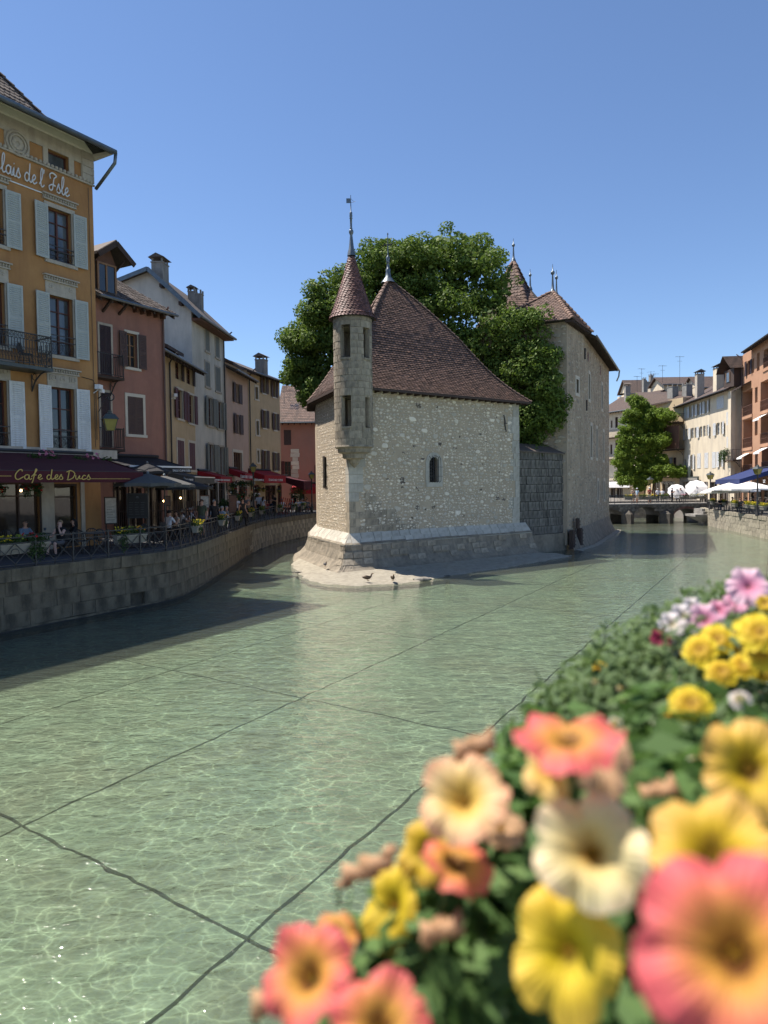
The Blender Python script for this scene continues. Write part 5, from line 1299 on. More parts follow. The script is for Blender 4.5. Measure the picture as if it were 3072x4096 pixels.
# ================================================================ dusty pink house with dormer
FB = Fac('dusty_pink_house', 'dusty pink house with brown louvred shutters, small balconies and wooden dormer', (-12.97, 32.5), (-10.95, 36.0))
window(FB, FB.rect(504, 547, 1335, 1470), wood='wood_oak', rows=3, shut='open', sm='shutter_brown', sw=.42, fw=.12, frame='trim_light')
window(FB, FB.rect(508, 570, 1588, 1738), shut='closed', sm='shutter_brown', fw=.14, frame='trim_light')
for x0, x1, y0, y1 in ((403, 441, 1303, 1500), (408, 440, 1570, 1790)):
    r = FB.rect(x0, x1, y0, y1); window(FB, (r[0]-.1, r[1], r[2], r[3]), shut='closed', sm='shutter_dark', sill=False, fw=.1)
for y0, yr, x1 in ((1513, 1426, 498), (1797, 1717, 501)):
    u1, z = FB.uz(x1, y0, .7); zr = FB.uz(x1, yr, .7)[1]; balcony(FB, u1-1.75, u1, z, .7, zr-z, .11)
ez = FB.uz(720, 1263, .65)[1]
[shop(FB, a, b, 1905, 2, QZ+.05) for a, b in ((455, 500), (515, 560), (580, 640))]; body(FB, 0, ez+.35, 'stucco_pink', depth=8)
gable_roof(FB, ez, .68, .55, 3.8, u0=-.3, u1=FB.W+.25, mat='grey_tile', tiles=.3, base='stucco_pink', th=.12)
MB().box(-.2, FB.W+.1, -.07, 0, ez-.02, ez+.1).build('eave_beam', MAT['wood_brown'], FB.root)
for k in range(5): u = FB.W-.25-k*.42; MB().box(u, u+.14, -.5, 0, ez-.08, ez+.1).box(u+.02, u+.12, -.3, 0, ez-.24, ez-.08).build('corbel', MAT['wood_brown'], FB.root)
MB().bar((.4, -.62, ez-.1), (.4, 0, ez-.55), .1).bar((1.3, -.62, ez-.1), (1.3, 0, ez-.5), .1).build('brace', MAT['wood_dark'], FB.root)
downpipe(FB, FB.W-.12, QZ+2.2, ez, 'pipe_brown')
# dormer
du0, du1 = FB.uz(392, 1150)[0]-.05, FB.uz(470, 1150)[0]; dz0 = ez+.2; ap_u, ap_z = FB.uz(456, 972, .3); er_u, er_z = FB.uz(529, 1062, .3); dwz0, dwz1 = FB.uz(425, 1172)[1], FB.uz(425, 1060)[1]
dr = MB().box(du0, du1+.06, .1, 2.6, dz0, dwz1+.12).build('dormer', MAT['wood_dark'], FB.root)
MB().box(du0+.12, du1-.1, .04, .1, dwz0, dwz1).build('window', MAT['glass'], dr)
m = MB(); 
for a, b in ((du0+.05, du0+.14), ((du0+du1)/2-.06, (du0+du1)/2+.02), (du1-.12, du1-.03)): m.box(a, b, .0, .06, dwz0, dwz1)
m.box(du0+.05, du1-.03, .0, .06, dwz0-.08, dwz0); m.box(du0+.05, du1-.03, .0, .06, dwz1, dwz1+.08); m.build('window_frame', MAT['wood_oak'], dr)
el_u = 2*ap_u-er_u
for s_, eu in ((1, er_u), (-1, el_u)):
    a = Vector((ap_u, -.45, ap_z)); b = Vector((eu, -.45, er_z)); bk = Vector((0, 3.4, 0)); t = Vector((0, 0, .13)); vs = [a, b, b+bk, a+bk, a+t, b+t, b+bk+t, a+bk+t]
    MB().add(vs, BOXF).build('dormer_roof', MAT['grey_tile'], dr); MB().bar(a-Vector((0, .03, .04)), b-Vector((0, .03, .04)), .06, .24).build('bargeboard', MAT['wood_dark'], dr)
MB().add([(du0, .08, dwz1+.1), (du1, .08, dwz1+.1), (ap_u, .08, ap_z-.05)], [(0, 1, 2)]).build('gable_board', MAT['wood_brown'], dr)
MB().bar((du1+.1, -.4, er_z+.05), (du1+.05, .2, er_z-.4), .07).build('brace', MAT['wood_dark'], dr)

# ================================================================ narrow yellow house
FC = Fac('yellow_house', 'narrow pale yellow house with maroon shutters between the pink and white houses', (-12.27, 40.7), (-12.1, 46.0))
for a in ((700, 722, 1447, 1517), (745, 767, 1470, 1537)): window(FC, FC.rect(*a), frame=None, sill=False, shut='r', sm='wood_dark', detail=0, sw=.35)
for a in ((706, 729, 1560, 1674), (752, 773, 1580, 1692)): window(FC, FC.rect(*a), frame='trim_light', shut='open', sm='shutter_maroon', detail=0, sw=.5, rows=3)
for a in ((708, 734, 1762, 1865), (755, 778, 1772, 1880)): window(FC, FC.rect(*a), frame='trim_light', shut='closed', sm='shutter_maroon', detail=0, fw=.14)
ez = FC.uz(800, 1482, .6)[1]
[shop(FC, a, b, 1930, 2, QZ+.05) for a, b in ((690, 725), (745, 780))]; body(FC, 0, ez+.35, 'stucco_yellow', W=FC.W-.01, u0=-3); gable_roof(FC, ez, .75, .42, 3.0, u0=-3, u1=FC.W-.02, mat='grey_tile', tiles=.34)
m = MB(); z_ = ez+1.0; m.add([(1.2, .3, z_-.2), (4.2, .3, z_-.2), (4.2, 3, z_+1.0), (1.2, 3, z_+1.0), (1.2, .3, z_), (4.2, .3, z_), (4.2, 3, z_+1.15), (1.2, 3, z_+1.15)], BOXF); m.box(1.3, 4.1, .6, 2.8, ez, z_); m.build('roof_dormer', MAT['wood_dark'], FC.root)
downpipe(FC, .25, QZ+2, ez, 'iron')

# ================================================================ tall white house
FD = Fac('white_house', 'tall white rendered house with grey shutters and a bare gable wall facing the canal', (-12.2, 46.0), (-11.57, 52.4))
for a in ((819, 835, 1320, 1404), (860, 875, 1348, 1430)): window(FD, FD.rect(*a), frame='trim', shut='closed', sm='shutter_sage', detail=0, fw=.1, rows=1)
for a in ((819, 837, 1449, 1546), (860, 879, 1470, 1565)): window(FD, FD.rect(*a), frame='trim', shut='closed', sm='shutter_sage', detail=0, fw=.1, rows=1)
for a in ((829, 848, 1592, 1702), (869, 887, 1608, 1715)): window(FD, FD.rect(*a), frame='trim', shut='open', sm='shutter_sage', detail=0, sw=.62)
for a in ((834, 852, 1778, 1886), (876, 893, 1788, 1898)): window(FD, FD.rect(*a), frame='trim', shut='open', sm='shutter_sage', detail=0, sw=.6)
ezr = FD.uz(944, 1356, .75)[1]; 
def side_pt(x, y):          # point on the gable plane (u=0 face), returns (y_local, z)
    a = FD.a; b = a+Vector((-math.sin(FD.rz), math.cos(FD.rz))); p = at_plane(x, y, b, a); return -(u_of(p, b, a)-1), p.z
ay, az_ = side_pt(601, 1075); ly, lz = side_pt(489, 1118); 
[shop(FD, a, b, 1935, 2, QZ+.05) for a, b in ((798, 828), (840, 868), (876, 896))]; body(FD, 0, ezr+.3, 'stucco_white', depth=ly+.2)
FD_th = .16; sl_ = (az_-ezr)/(ay+.7)
m = MB(); m.add([(0, 0, ezr+.3), (0, ly, ezr+.3), (0, ly, lz-.1), (0, ay, az_-.12), (0, 0, ezr+.3+sl_*.4)], [(0, 4, 3, 2, 1)]); m.build('gable', MAT['stucco_white'], FD.root)
m = MB(); u0, u1 = -.45, FD.W+.35
for q in ([(u0, -.75, ezr), (u1, -.75, ezr), (u1, ay, az_), (u0, ay, az_)], [(u0, ay, az_), (u1, ay, az_), (u1, ly+.8, lz-.3), (u0, ly+.8, lz-.3)]):
    m.add(q+[(v[0], v[1], v[2]-.16) for v in q], [(0, 1, 2, 3), (7, 6, 5, 4), (0, 4, 5, 1), (1, 5, 6, 2), (2, 6, 7, 3), (3, 7, 4, 0)])
rfD = m.build('roof', MAT['far_grey_tile'], FD.root); MB().bar((u0-.03, -.78, ezr-.12), (u0-.03, ay, az_-.12), .05, .26).bar((u0-.03, ay, az_-.12), (u0-.03, ly+.8, lz-.42), .05, .26).build('bargeboard', MAT['zinc'], rfD)
MB().box(.0, FD.W+.2, -.7, 0, ezr-.22, ezr-.05).build('soffit', MAT['wood_brown'], rfD)
MB().tube([(u0, -.82, ezr-.06), (u1, -.82, ezr-.08)], .08, 6).build('gutter', MAT['zinc'], rfD)
for t_ in (.25, .62): yy = ay*(1-t_)-.7*t_; zz_ = az_+(ezr-az_)*t_; MB().box(-.42, 0, yy-.1, yy+.1, zz_-.5, zz_-.28).build('purlin_end', MAT['wood_dark'], rfD)
cy, cz = side_pt(655, 1010); chimney(FD.root, (.75, ay-.9), 1.1, .95, az_-2, FD.uz(640, 1035, 0)[1]+2.6-2.6+0, 'concrete') if False else None
p = dp(640, 1062, 46.8); c = loc_of(FD.root, p); ztop = dp(640, 1058, 46.8).z; chimney(FD.root, (c[0], c[1]), 1.0, .75, az_-3, ztop, 'concrete')
for x, y in ((770, 1165), (795, 1180)): p = dp(x, y, 50); c = loc_of(FD.root, p); chimney(FD.root, (c[0], c[1]), .5, .5, ezr, p.z-.1 if x < 780 else p.z, 'concrete', cap=x < 780)
downpipe(FD, FD.W-.3, QZ+2, ezr, 'iron', .75)

# ================================================================ rose house, cream house, salmon house
FE = Fac('rose_house', 'pale rose house with brown shutters next to the tall white house', (-11.5, 52.45), (-11.0, 58.4))
for a, s_ in (((938, 952, 1535, 1611), 'open'), ((941, 956, 1658, 1735), 'open')): window(FE, FE.rect(*a), frame=None, sill=True, shut=s_, sm='shutter_brown', detail=0, sw=.6)
window(FE, FE.rect(932, 967, 1810, 1893), wood='wood_brown', frame='trim_light', glass='glass_shop', cols=4, rows=1, fw=.2)
e5 = FE.uz(1040, 1535, .6)[1]; [shop(FE, a, b, 1930, 2, QZ+.05) for a, b in ((925, 945), (955, 985))]; body(FE, 0, e5+.3, 'stucco_rose', W=FE.W-.01); gable_roof(FE, e5, .8, .5, 3.5, mat='grey_tile', u0=-.02, u1=FE.W+.1, base='stucco_rose', tiles=0)
m = MB(); m.add([(1.0, -.3, e5+.5), (3.8, -.3, e5+.5), (3.8, 2.5, e5+1.9), (1, 2.5, e5+1.9), (1.0, -.3, e5+.7), (3.8, -.3, e5+.7), (3.8, 2.5, e5+2.1), (1, 2.5, e5+2.1)], BOXF); m.build('roof_dormer', MAT['wood_dark'], FE.root)
FG = Fac('cream_house', 'cream house with white framed windows and brown shutters at the bend of the quay', (-11.0, 58.4), (-9.27, 64.4))
for a in ((1048, 1061, 1508, 1573), (1089, 1100, 1522, 1588), (1050, 1063, 1642, 1712), (1094, 1105, 1655, 1720), (1052, 1065, 1803, 1877), (1096, 1106, 1812, 1882)): window(FG, FG.rect(*a), frame='trim_light', shut='open', sm='shutter_brown', detail=0, sw=.38, fw=.1)
for a in ((1020, 1031, 1548, 1597), (1024, 1034, 1684, 1740), (1028, 1036, 1802, 1850)): window(FG, FG.rect(*a), frame='trim_light', detail=0, fw=.14, cols=1, rows=2)
e6 = FG.uz(1150, 1532, .7)[1]; [shop(FG, a, b, 1945, 2, QZ+.05, wood='shutter_maroon') for a, b in ((1012, 1032), (1062, 1100), (1112, 1124))]; body(FG, 0, e6+.3, 'stucco_yellow'); gable_roof(FG, e6, .8, .42, 4, mat='grey_tile', u0=-.2, u1=FG.W+.3, base='stucco_yellow')
p = dp(1046, 1475, 61); c = loc_of(FG.root, p); chimney(FG.root, (c[0], c[1]), .8, .8, e6, dp(1046, 1442, 61).z, 'concrete')
downpipe(FG, .1, QZ+2, e6, 'iron', .7)
FH = Fac('salmon_house', 'salmon house with broad pinkish tiled roof and skylight facing down the canal', (-10.2, 70.0), (-1.6, 70.0))
window(FH, FH.rect(1135, 1164, 1720, 1780), frame=None, shut='closed', sm='shutter_brown', detail=0, sill=False)
window(FH, FH.rect(1137, 1163, 1846, 1905), frame=None, shut='l', sm='shutter_maroon', detail=0, sill=False); window(FH, FH.rect(1265, 1285, 1710, 1775), frame=None, shut='closed', sm='shutter_brown', detail=0, sill=False); window(FH, FH.rect(1258, 1285, 1860, 1935), frame=None, shut='closed', sm='shutter_maroon', detail=0, sill=False)
e7 = FH.uz(1200, 1690)[1]; shop(FH, 1165, 1215, 1975, 3, QZ+.1)
body(FH, 0, e7+.2, 'stucco_salmon'); rfH, _ = gable_roof(FH, e7, .6, .8, 4.8, mat='roof_tile', u0=-.3, u1=FH.W+.5, tiles=.3)
su, sz_ = FH.uz(1178, 1632, -1.5); MB().add([(su-.45, 1.2, sz_-.3), (su+.45, 1.2, sz_-.3), (su+.45, 2.0, sz_+.34), (su-.45, 2.0, sz_+.34), (su-.45, 1.1, sz_-.18), (su+.45, 1.1, sz_-.18), (su+.45, 1.9, sz_+.46), (su-.45, 1.9, sz_+.46)], BOXF).build('skylight', MAT['glass'], rfH)
a, b = FH.uz(1166, 1860)[0], FH.uz(1195, 1860)[0]; q = []; z = QZ
while z < FH.uz(1180, 1800)[1]: q.append(boxp(a+random.uniform(-.1, .1), b+random.uniform(-.1, .1), -.04, .1, z+.01, z+.38, .02)); z += .4
pieces('stone', q, MAT['rubble_light'], FH.root)
def antenna(px, py, D, h, label):
    p = dp(px, py, D); t = thing('tv_antenna', label, 'antenna', (p.x, p.y, p.z-h), random.uniform(-.5, .5)); m = MB(); m.tube([(0, 0, -1.5), (0, 0, h)], .022, 5); m.build('mast', MAT['iron'], t); m = MB()
    m.bar((-.6, 0, h-.1), (.6, 0, h-.1), .02)
    for k in range(7): m.bar((-.55+k*.18, -.28, h-.1), (-.55+k*.18, .28, h-.1), .012)
    m.bar((-.3, .05, h-.7), (.35, .05, h-.7), .02)
    for k in range(4): m.bar((-.25+k*.16, -.1, h-.7), (-.25+k*.16, .2, h-.7), .012)
    m.build('aerial', MAT['iron'], t); return t
antenna(1135, 1492, 72, 2.4, 'thin television antenna above the salmon house roof at left')
antenna(1144, 1520, 74, 1.8, 'shorter television antenna beside the thin one on the salmon roof')
# ================================================================ plants, people, street furniture
CMI = CM.transposed()
def proj(p):
    d = CMI @ (Vector(p)-Vector((0, 0, CAMH))); return 1536+2841*d.x/-d.z, 2048-2841*d.y/-d.z
def s_px(poly, L, px, z, lo=0, hi=None):
    hi = hi or L[-1]; best = min((abs(proj((*at_len(poly, L, lo+(hi-lo)*k/600)[0], z))[0]-px), lo+(hi-lo)*k/600) for k in range(601)); return best[1]
rng = np.random.default_rng(5)
def leaf_cloud(name, C, Rd, n, size, mat, parent, up=.3, out=None, asp=.62, inside=0.0, fold=False):
    """n leaf-sized faces in ellipsoids: C (m,3) centres, Rd (m,3) radii"""
    C = np.asarray(C, float).reshape(-1, 3); Rd = np.asarray(Rd, float).reshape(-1, 3)
    w_ = (Rd.prod(1))**(2/3); k = rng.choice(len(C), n, p=w_/w_.sum()); d = rng.normal(size=(n, 3)); d /= np.linalg.norm(d, axis=1)[:, None]
    r = (inside+(1-inside)*rng.random(n)**.5)[:, None]; P = C[k]+d*r*Rd[k]
    nn = d+rng.normal(size=(n, 3))*.7+np.array([0, 0, up]); nn /= np.linalg.norm(nn, axis=1)[:, None]
    t = np.cross(nn, rng.normal(size=(n, 3))); t /= np.linalg.norm(t, axis=1)[:, None]; b = np.cross(nn, t)
    s = size*rng.uniform(.6, 1.25, n)[:, None]; a = s*t; c = s*asp*b
    V = np.stack([P-a*.5, P+c*.5-a*.05, P+a*.55, P-c*.5-a*.05], 1)
    if fold: V[:, 2] -= nn*s*.18; V[:, 0] -= nn*s*.1
    F = np.arange(n*4).reshape(n, 4)
    if out is not None:
        keep = out(P); V = V[keep]; F = np.arange(len(V)*4).reshape(-1, 4)
    return npmesh(name, V.reshape(-1, 3), F, mat, parent)
def blossoms(name, P, size, mat, parent, N=None, petals=5, eye=None):
    """simple cupped flowers facing N (or random up)"""
    V, F = [], []
    for p in P:
        n = Vector(N) if N is not None else Vector((random.gauss(0, .5), random.gauss(-.3, .5), random.uniform(.3, 1))); n.normalize(); x = n.orthogonal().normalized(); y = n.cross(x); s = size*random.uniform(.7, 1.2); b = len(V); a0 = random.uniform(0, 6)
        V.append(tuple(Vector(p)-n*s*.12)); m_ = petals*2
        for k in range(m_): a = a0+2*math.pi*k/m_; r = s*(.5 if k % 2 else .36); V.append(tuple(Vector(p)+(x*math.cos(a)+y*math.sin(a))*r+n*random.uniform(0, .08)*s))
        for k in range(m_): F.append((b, b+1+k, b+1+(k+1) % m_))
    return npmesh(name, V, F, mat, parent)
def planter(loc, rz, L, label, cols=('petal_yellow',), group='flower boxes on the left quay railing', box='planter', h=.24, w=.26, fl=26, trail=.25, lm='leaf_plant', hi=1.0, n=420):
    t = thing('flower_planter', label, 'flower box', loc, rz, group)
    mb = MB(); a, b = w/2, w/2-.03; mb.add([(-L/2+.02, -b+.02, 0), (L/2-.02, -b+.02, 0), (L/2-.02, b-.02, 0), (-L/2+.02, b-.02, 0), (-L/2, -a, h), (L/2, -a, h), (L/2, a, h), (-L/2, a, h)], BOXF); mb.box(-L/2-.015, L/2+.015, -a-.015, a+.015, h-.03, h+.01)
    mb.build('box', MAT[box], t)
    C = [(-L/2+L*(k+.5)/4, random.uniform(-.04, .04), h+.12) for k in range(4)]+[(random.uniform(-L/2, L/2), -w*.6, h-trail*.5) for k in range(2)]; Rr = [(L*.2, w*.7, .17)]*4+[(L*.14, .09, trail)]*2
    leaf_cloud('foliage', C, Rr, n, .065, MAT[lm], t)
    for c_ in cols:
        m_ = fl//len(cols); P = []; q = cols.index(c_)
        for k in range(m_): x = (-L/2+L*(q+random.random())/len(cols)) if len(cols) > 1 else random.uniform(-L/2, L/2); P.append((x, random.uniform(-w*.8, w*.5), h+.17+random.uniform(-.06, .12)*hi))
        blossoms('blossoms', P, .075, MAT[c_], t)
    return t

# ---- people: one skinned body each
def skin_body(J, E, name, subs=1):
    """J: dict name->(pos, radius, material key); E: list of bones"""
    names = list(J); idx = {n_: i for i, n_ in enumerate(names)}; me = bpy.data.meshes.new(name); me.from_pydata([J[n_][0] for n_ in names], [(idx[a], idx[b]) for a, b, *_ in E], [])
    o = bpy.data.objects.new(name, me); COL.objects.link(o); m = o.modifiers.new('s', 'SKIN'); m.use_smooth_shade = True
    for i, n_ in enumerate(names):
        r = J[n_][1]; r = r if isinstance(r, tuple) else (r, r); sv = me.skin_vertices[0].data[i]; sv.radius = r; sv.use_root = (n_ == 'pelvis')
    ss = o.modifiers.new('ss', 'SUBSURF'); ss.levels = subs; ss.render_levels = subs
    dg = bpy.context.evaluated_depsgraph_get(); out = bpy.data.meshes.new_from_object(o.evaluated_get(dg)); bpy.data.objects.remove(o); return out
def person(loc, rz, label, pose='stand', h=1.66, top='shirt_white', bottom='cloth_navy', skin='skin', hair='hair_brown', long=False, sleeves='short', shorts=False, hat=None, arms='down', fat=1.0, group=None, lean=0.0, bald=False, hands=False, glasses=False, dress=False):
    s = h/1.70; t = thing('person', label, 'person', loc, rz, group); sit = pose == 'sit'; dz = -.44 if sit else 0
    J = {}; 
    def j(n, x, y, z, r): J[n] = ((x*s, y*s, z*s), r*s if not isinstance(r, tuple) else (r[0]*s, r[1]*s))
    ly = lambda z: -lean*(z-.93)
    j('pelvis', 0, 0, .93+dz, (.145*fat, .115*fat)); j('spine', 0, ly(1.13), 1.13+dz, (.135*fat, .11*fat)); j('chest', 0, ly(1.33), 1.33+dz, (.165, .12*fat)); j('neck', 0, ly(1.47)-.005, 1.47+dz, .055); j('chin', 0, ly(1.54)-.03, 1.535+dz, .062); j('head', 0, ly(1.61)-.025, 1.615+dz, (.075, .092)); j('crown', 0, ly(1.67)-.015, 1.675+dz, (.055, .07))
    st = .16 if pose == 'walk' else .02
    for q, sd in (('l', -1), ('r', 1)):
        f = sd*st
        if sit: j('hip'+q, sd*.10, -.05, .90+dz, .095); j('knee'+q, sd*.13, -.43, .93+dz-.0, .065); j('ank'+q, sd*.13, -.44+.06*sd, .52+dz+.0, .042); j('toe'+q, sd*.14, -.58+.06*sd, .47+dz, .036)
        else: j('hip'+q, sd*.095, 0, .88, .095); j('knee'+q, sd*.10, -.04-f*.7, .49, .062); j('ank'+q, sd*.10, .02-f*1.2, .09, .042); j('toe'+q, sd*.115, -.13-f*1.2, .035, .036)
        y0 = ly(1.4); j('sh'+q, sd*.19, y0, 1.40+dz, .062)
        if arms == 'table' or (arms == 'mix' and sd < 0): el, wr, hn = (.25, -.16, 1.14), (.12, -.36, 1.14), (.06, -.44, 1.15)
        elif arms == 'face' or (arms == 'mix' and sd > 0): el, wr, hn = (.24, -.20, 1.17), (.13, -.22, 1.42), (.09, -.16, 1.50)
        elif arms == 'chest': el, wr, hn = (.25, -.04, 1.15), (.10, -.26, 1.27), (.03, -.30, 1.32)
        elif arms == 'up': el, wr, hn = (.28, -.14, 1.32), (.24, -.22, 1.56), (.22, -.24, 1.64)
        elif arms == 'hip': el, wr, hn = (.36, .06, 1.16), (.22, -.02, .98), (.16, -.07, .97)
        else: el, wr, hn = (.25, .03, 1.12), (.26, -.05-f*.5, .89), (.26, -.09-f*.5, .80)
        for nn, p, r in (('el', el, .047), ('wr', wr, .03), ('hn', hn, (.026, .038))): j(nn+q, sd*p[0], p[1]+y0, p[2]+dz, r)
        if hands:
            a = Vector(J['wr'+q][0]); b = Vector(J['hn'+q][0]); d = (b-a).normalized(); x = Vector((1, 0, 0)) if abs(d.x) < .8 else Vector((0, 1, 0)); cr = (x-d*x.dot(d)).normalized(); dn = d.cross(cr)
            for i in range(4): k = (i-1.5)*.017; L_ = (.062, .072, .068, .052)[i]; p1 = b+cr*k+d*.03; p2 = p1+d*L_*.6+dn*.008*i; J[f'f{i}a{q}'] = (tuple(p1), .0085); J[f'f{i}b{q}'] = (tuple(p2), .007)
            J['th'+q] = (tuple(b-cr*.045+d*.01), .009)
    E = [('pelvis', 'spine', 'top'), ('spine', 'chest', 'top'), ('chest', 'neck', 'nk'), ('neck', 'chin', 'skin'), ('chin', 'head', 'skin'), ('head', 'crown', 'skin')]
    for q in 'lr':
        E += [('pelvis', 'hip'+q, 'bottom'), ('hip'+q, 'knee'+q, 'thigh'), ('knee'+q, 'ank'+q, 'calf'), ('ank'+q, 'toe'+q, 'shoe'), ('chest', 'sh'+q, 'top'), ('sh'+q, 'el'+q, 'uarm'), ('el'+q, 'wr'+q, 'farm'), ('wr'+q, 'hn'+q, 'skin')]
        if hands: E += [e for i in range(4) for e in (('hn'+q, f'f{i}a{q}', 'skin'), (f'f{i}a{q}', f'f{i}b{q}', 'skin'))]+[('wr'+q, 'th'+q, 'skin')]
    me = skin_body(J, E, 'body'); mats = [MAT[skin], MAT[top], MAT[bottom], MAT['shoe']]
    for m in mats: me.materials.append(m)
    me.materials.pop(index=0) if len(me.materials) > 4 else None
    n = len(me.polygons); C = np.zeros(n*3); me.polygons.foreach_get('center', C); C = C.reshape(-1, 3); best = np.full(n, 1e9); mi = np.zeros(n, int)
    for a, b, k in E:
        A, B = np.array(J[a][0]), np.array(J[b][0]); d = B-A; tt = np.clip(((C-A)@d)/max(1e-9, d@d), 0, 1); ds = np.linalg.norm(C-A-tt[:, None]*d, axis=1); rr = J[a][1] if not isinstance(J[a][1], tuple) else max(J[a][1]); rb = J[b][1] if not isinstance(J[b][1], tuple) else max(J[b][1]); ds = ds-(rr+(rb-rr)*tt)*.6
        if k == 'nk': m_ = np.where(tt < .75, 1, 0)
        elif k == 'uarm': m_ = np.where(tt < (.65 if sleeves == 'short' else (2 if sleeves == 'long' else .12)), 1, 0)
        elif k == 'farm': m_ = np.full(n, 1 if sleeves == 'long' else 0)
        elif k == 'thigh': m_ = np.where(tt < (.85 if shorts else 2), 2, 0)
        elif k == 'calf': m_ = np.full(n, 0 if shorts else 2)
        elif k == 'top' and a == 'pelvis': m_ = np.where(tt < .25, 2, 1)
        else: m_ = np.full(n, {'skin': 0, 'top': 1, 'bottom': 2, 'shoe': 3}[k])
        u = ds < best; best[u] = ds[u]; mi[u] = m_[u]
    me.polygons.foreach_set('material_index', mi.astype(np.int32)); me.shade_smooth(); o = bpy.data.objects.new('body', me); COL.objects.link(o); o.parent = t
    hc = Vector(J['head'][0]); H = MB()
    H.ball((hc.x, hc.y-.098*s, hc.z-.012*s), .014*s, 6, 4, (.8, 1, 1.5)); H.mi = 1
    for sd in (-1, 1): H.ball((hc.x+sd*.032*s, hc.y-.085*s, hc.z+.018*s), .010*s, 6, 4)
    H.mi = 0
    for sd in (-1, 1): H.ball((hc.x+sd*.08*s, hc.y+.005, hc.z), .022*s, 6, 4, (.35, .8, 1.3))
    H.mi = 2; H.box(hc.x-.024*s, hc.x+.024*s, hc.y-.088*s, hc.y-.08*s, hc.z-.052*s, hc.z-.046*s)
    H.build('face', [MAT[skin], MAT['hair_black'], MAT['shirt_red']], t, True)
    if glasses: MB().box(hc.x-.065*s, hc.x+.065*s, hc.y-.105*s, hc.y-.09*s, hc.z+.005*s, hc.z+.035*s).build('sunglasses', MAT['board_black'], t)
    if not bald:
        m = MB(); R_ = .098*s; c = (hc.x, hc.y+.012*s, hc.z+.022*s); b = 0; n_ = 12
        for i in range(7):
            th_ = math.pi*.62*i/6
            for k in range(n_):
                a = 2*math.pi*k/n_; front = math.cos(a-(-math.pi/2)) ; tz_ = min(th_, math.pi*(.30 if front > .5 else .62)); m.v.append((c[0]+R_*.92*math.sin(tz_)*math.cos(a), c[1]+R_*1.08*math.sin(tz_)*math.sin(a), c[2]+R_*math.cos(tz_)))
        m.f = [(i*n_+k, (i+1)*n_+k, (i+1)*n_+(k+1) % n_, i*n_+(k+1) % n_) for i in range(6) for k in range(n_)]; m.m = [0]*len(m.f)
        if long: m.tube([(hc.x, hc.y+.06*s, hc.z), (hc.x, hc.y+.09*s, hc.z-.14*s), (hc.x, hc.y+.10*s, hc.z-.30*s)], [.085*s, .085*s, .03*s], 8)
        m.build('hair', MAT[hair], t, True)
    if hat:
        m = MB(); m.lathe([(.104*s, .0), (.10*s, .05*s), (.07*s, .09*s), (.0, .10*s)], (hc.x, hc.y+.005, hc.z+.035*s), 12); m.cbox((hc.x, hc.y-.12*s, hc.z+.04*s), .13*s, .10*s, .012*s); m.build('cap', MAT[hat], t, True)
    if dress:
        m = MB(); m.lathe([(.15*s*fat, 1.12*s), (.2*s, .9*s), (.27*s, .55*s), (.25*s, .55*s), (.1*s, .95*s)], (0, 0, 0), 12); m.build('skirt', MAT[bottom], t, True)
    return t

# ---- furniture prototypes
def cafe_chair(loc, rz, label, mat='chair_wicker'):
    t = thing('cafe_chair', label, 'chair', loc, rz, 'cafe chairs on the left terraces')
    MB().lathe([(0, .44), (.21, .44), (.22, .46), (.21, .475), (0, .475)], n=12).build('seat', MAT[mat], t)
    m = MB(); pts = [(.21*math.cos(a), .19, .62+.25*math.sin(a)) for a in [i*math.pi/8-.4 for i in range(0, 10)]]; m.tube([(.19, .16, .46)]+[(.20, .2, .55)]+[(.21*math.cos(a), .22, .66+.20*math.sin(a)) for a in [i*math.pi/8 for i in range(9)]]+[(-.20, .2, .55), (-.19, .16, .46)], .018, 6); m.build('back_frame', MAT['iron'], t)
    m = MB()
    for k in range(6): x = -.15+k*.06; m.bar((x, .2, .52), (x, .22, .66+.19*math.sqrt(max(0, 1-(x/.21)**2))), .035, .012)
    m.build('backrest', MAT[mat], t)
    for sx in (-1, 1):
        for sy in (-1, 1): MB().tube([(sx*.15, sy*.14, .45), (sx*.21, sy*.2, 0)], .014, 5).build('leg', MAT['iron'], t)
    MB().tube([(.2*math.cos(a), .2*math.sin(a), .2) for a in [i*math.pi/6 for i in range(13)]], .008, 4).build('stretcher', MAT['iron'], t)
    return t
def cafe_table(loc, label, rz=0, h=.74):
    t = thing('cafe_table', label, 'table', loc, rz, 'cafe tables on the terraces')
    MB().lathe([(0, h-.03), (.33, h-.03), (.34, h-.015), (.33, h), (0, h)], n=18).build('table_top', MAT['table_top'], t); MB().lathe([(.03, .04), (.025, h-.03)], n=8).build('pedestal', MAT['iron'], t)
    for k in range(3): a = k*2.094; MB().tube([(0, 0, .12), (.14*math.cos(a), .14*math.sin(a), .1), (.26*math.cos(a), .26*math.sin(a), .02)], .018, 5).build('foot', MAT['iron'], t)
    return t
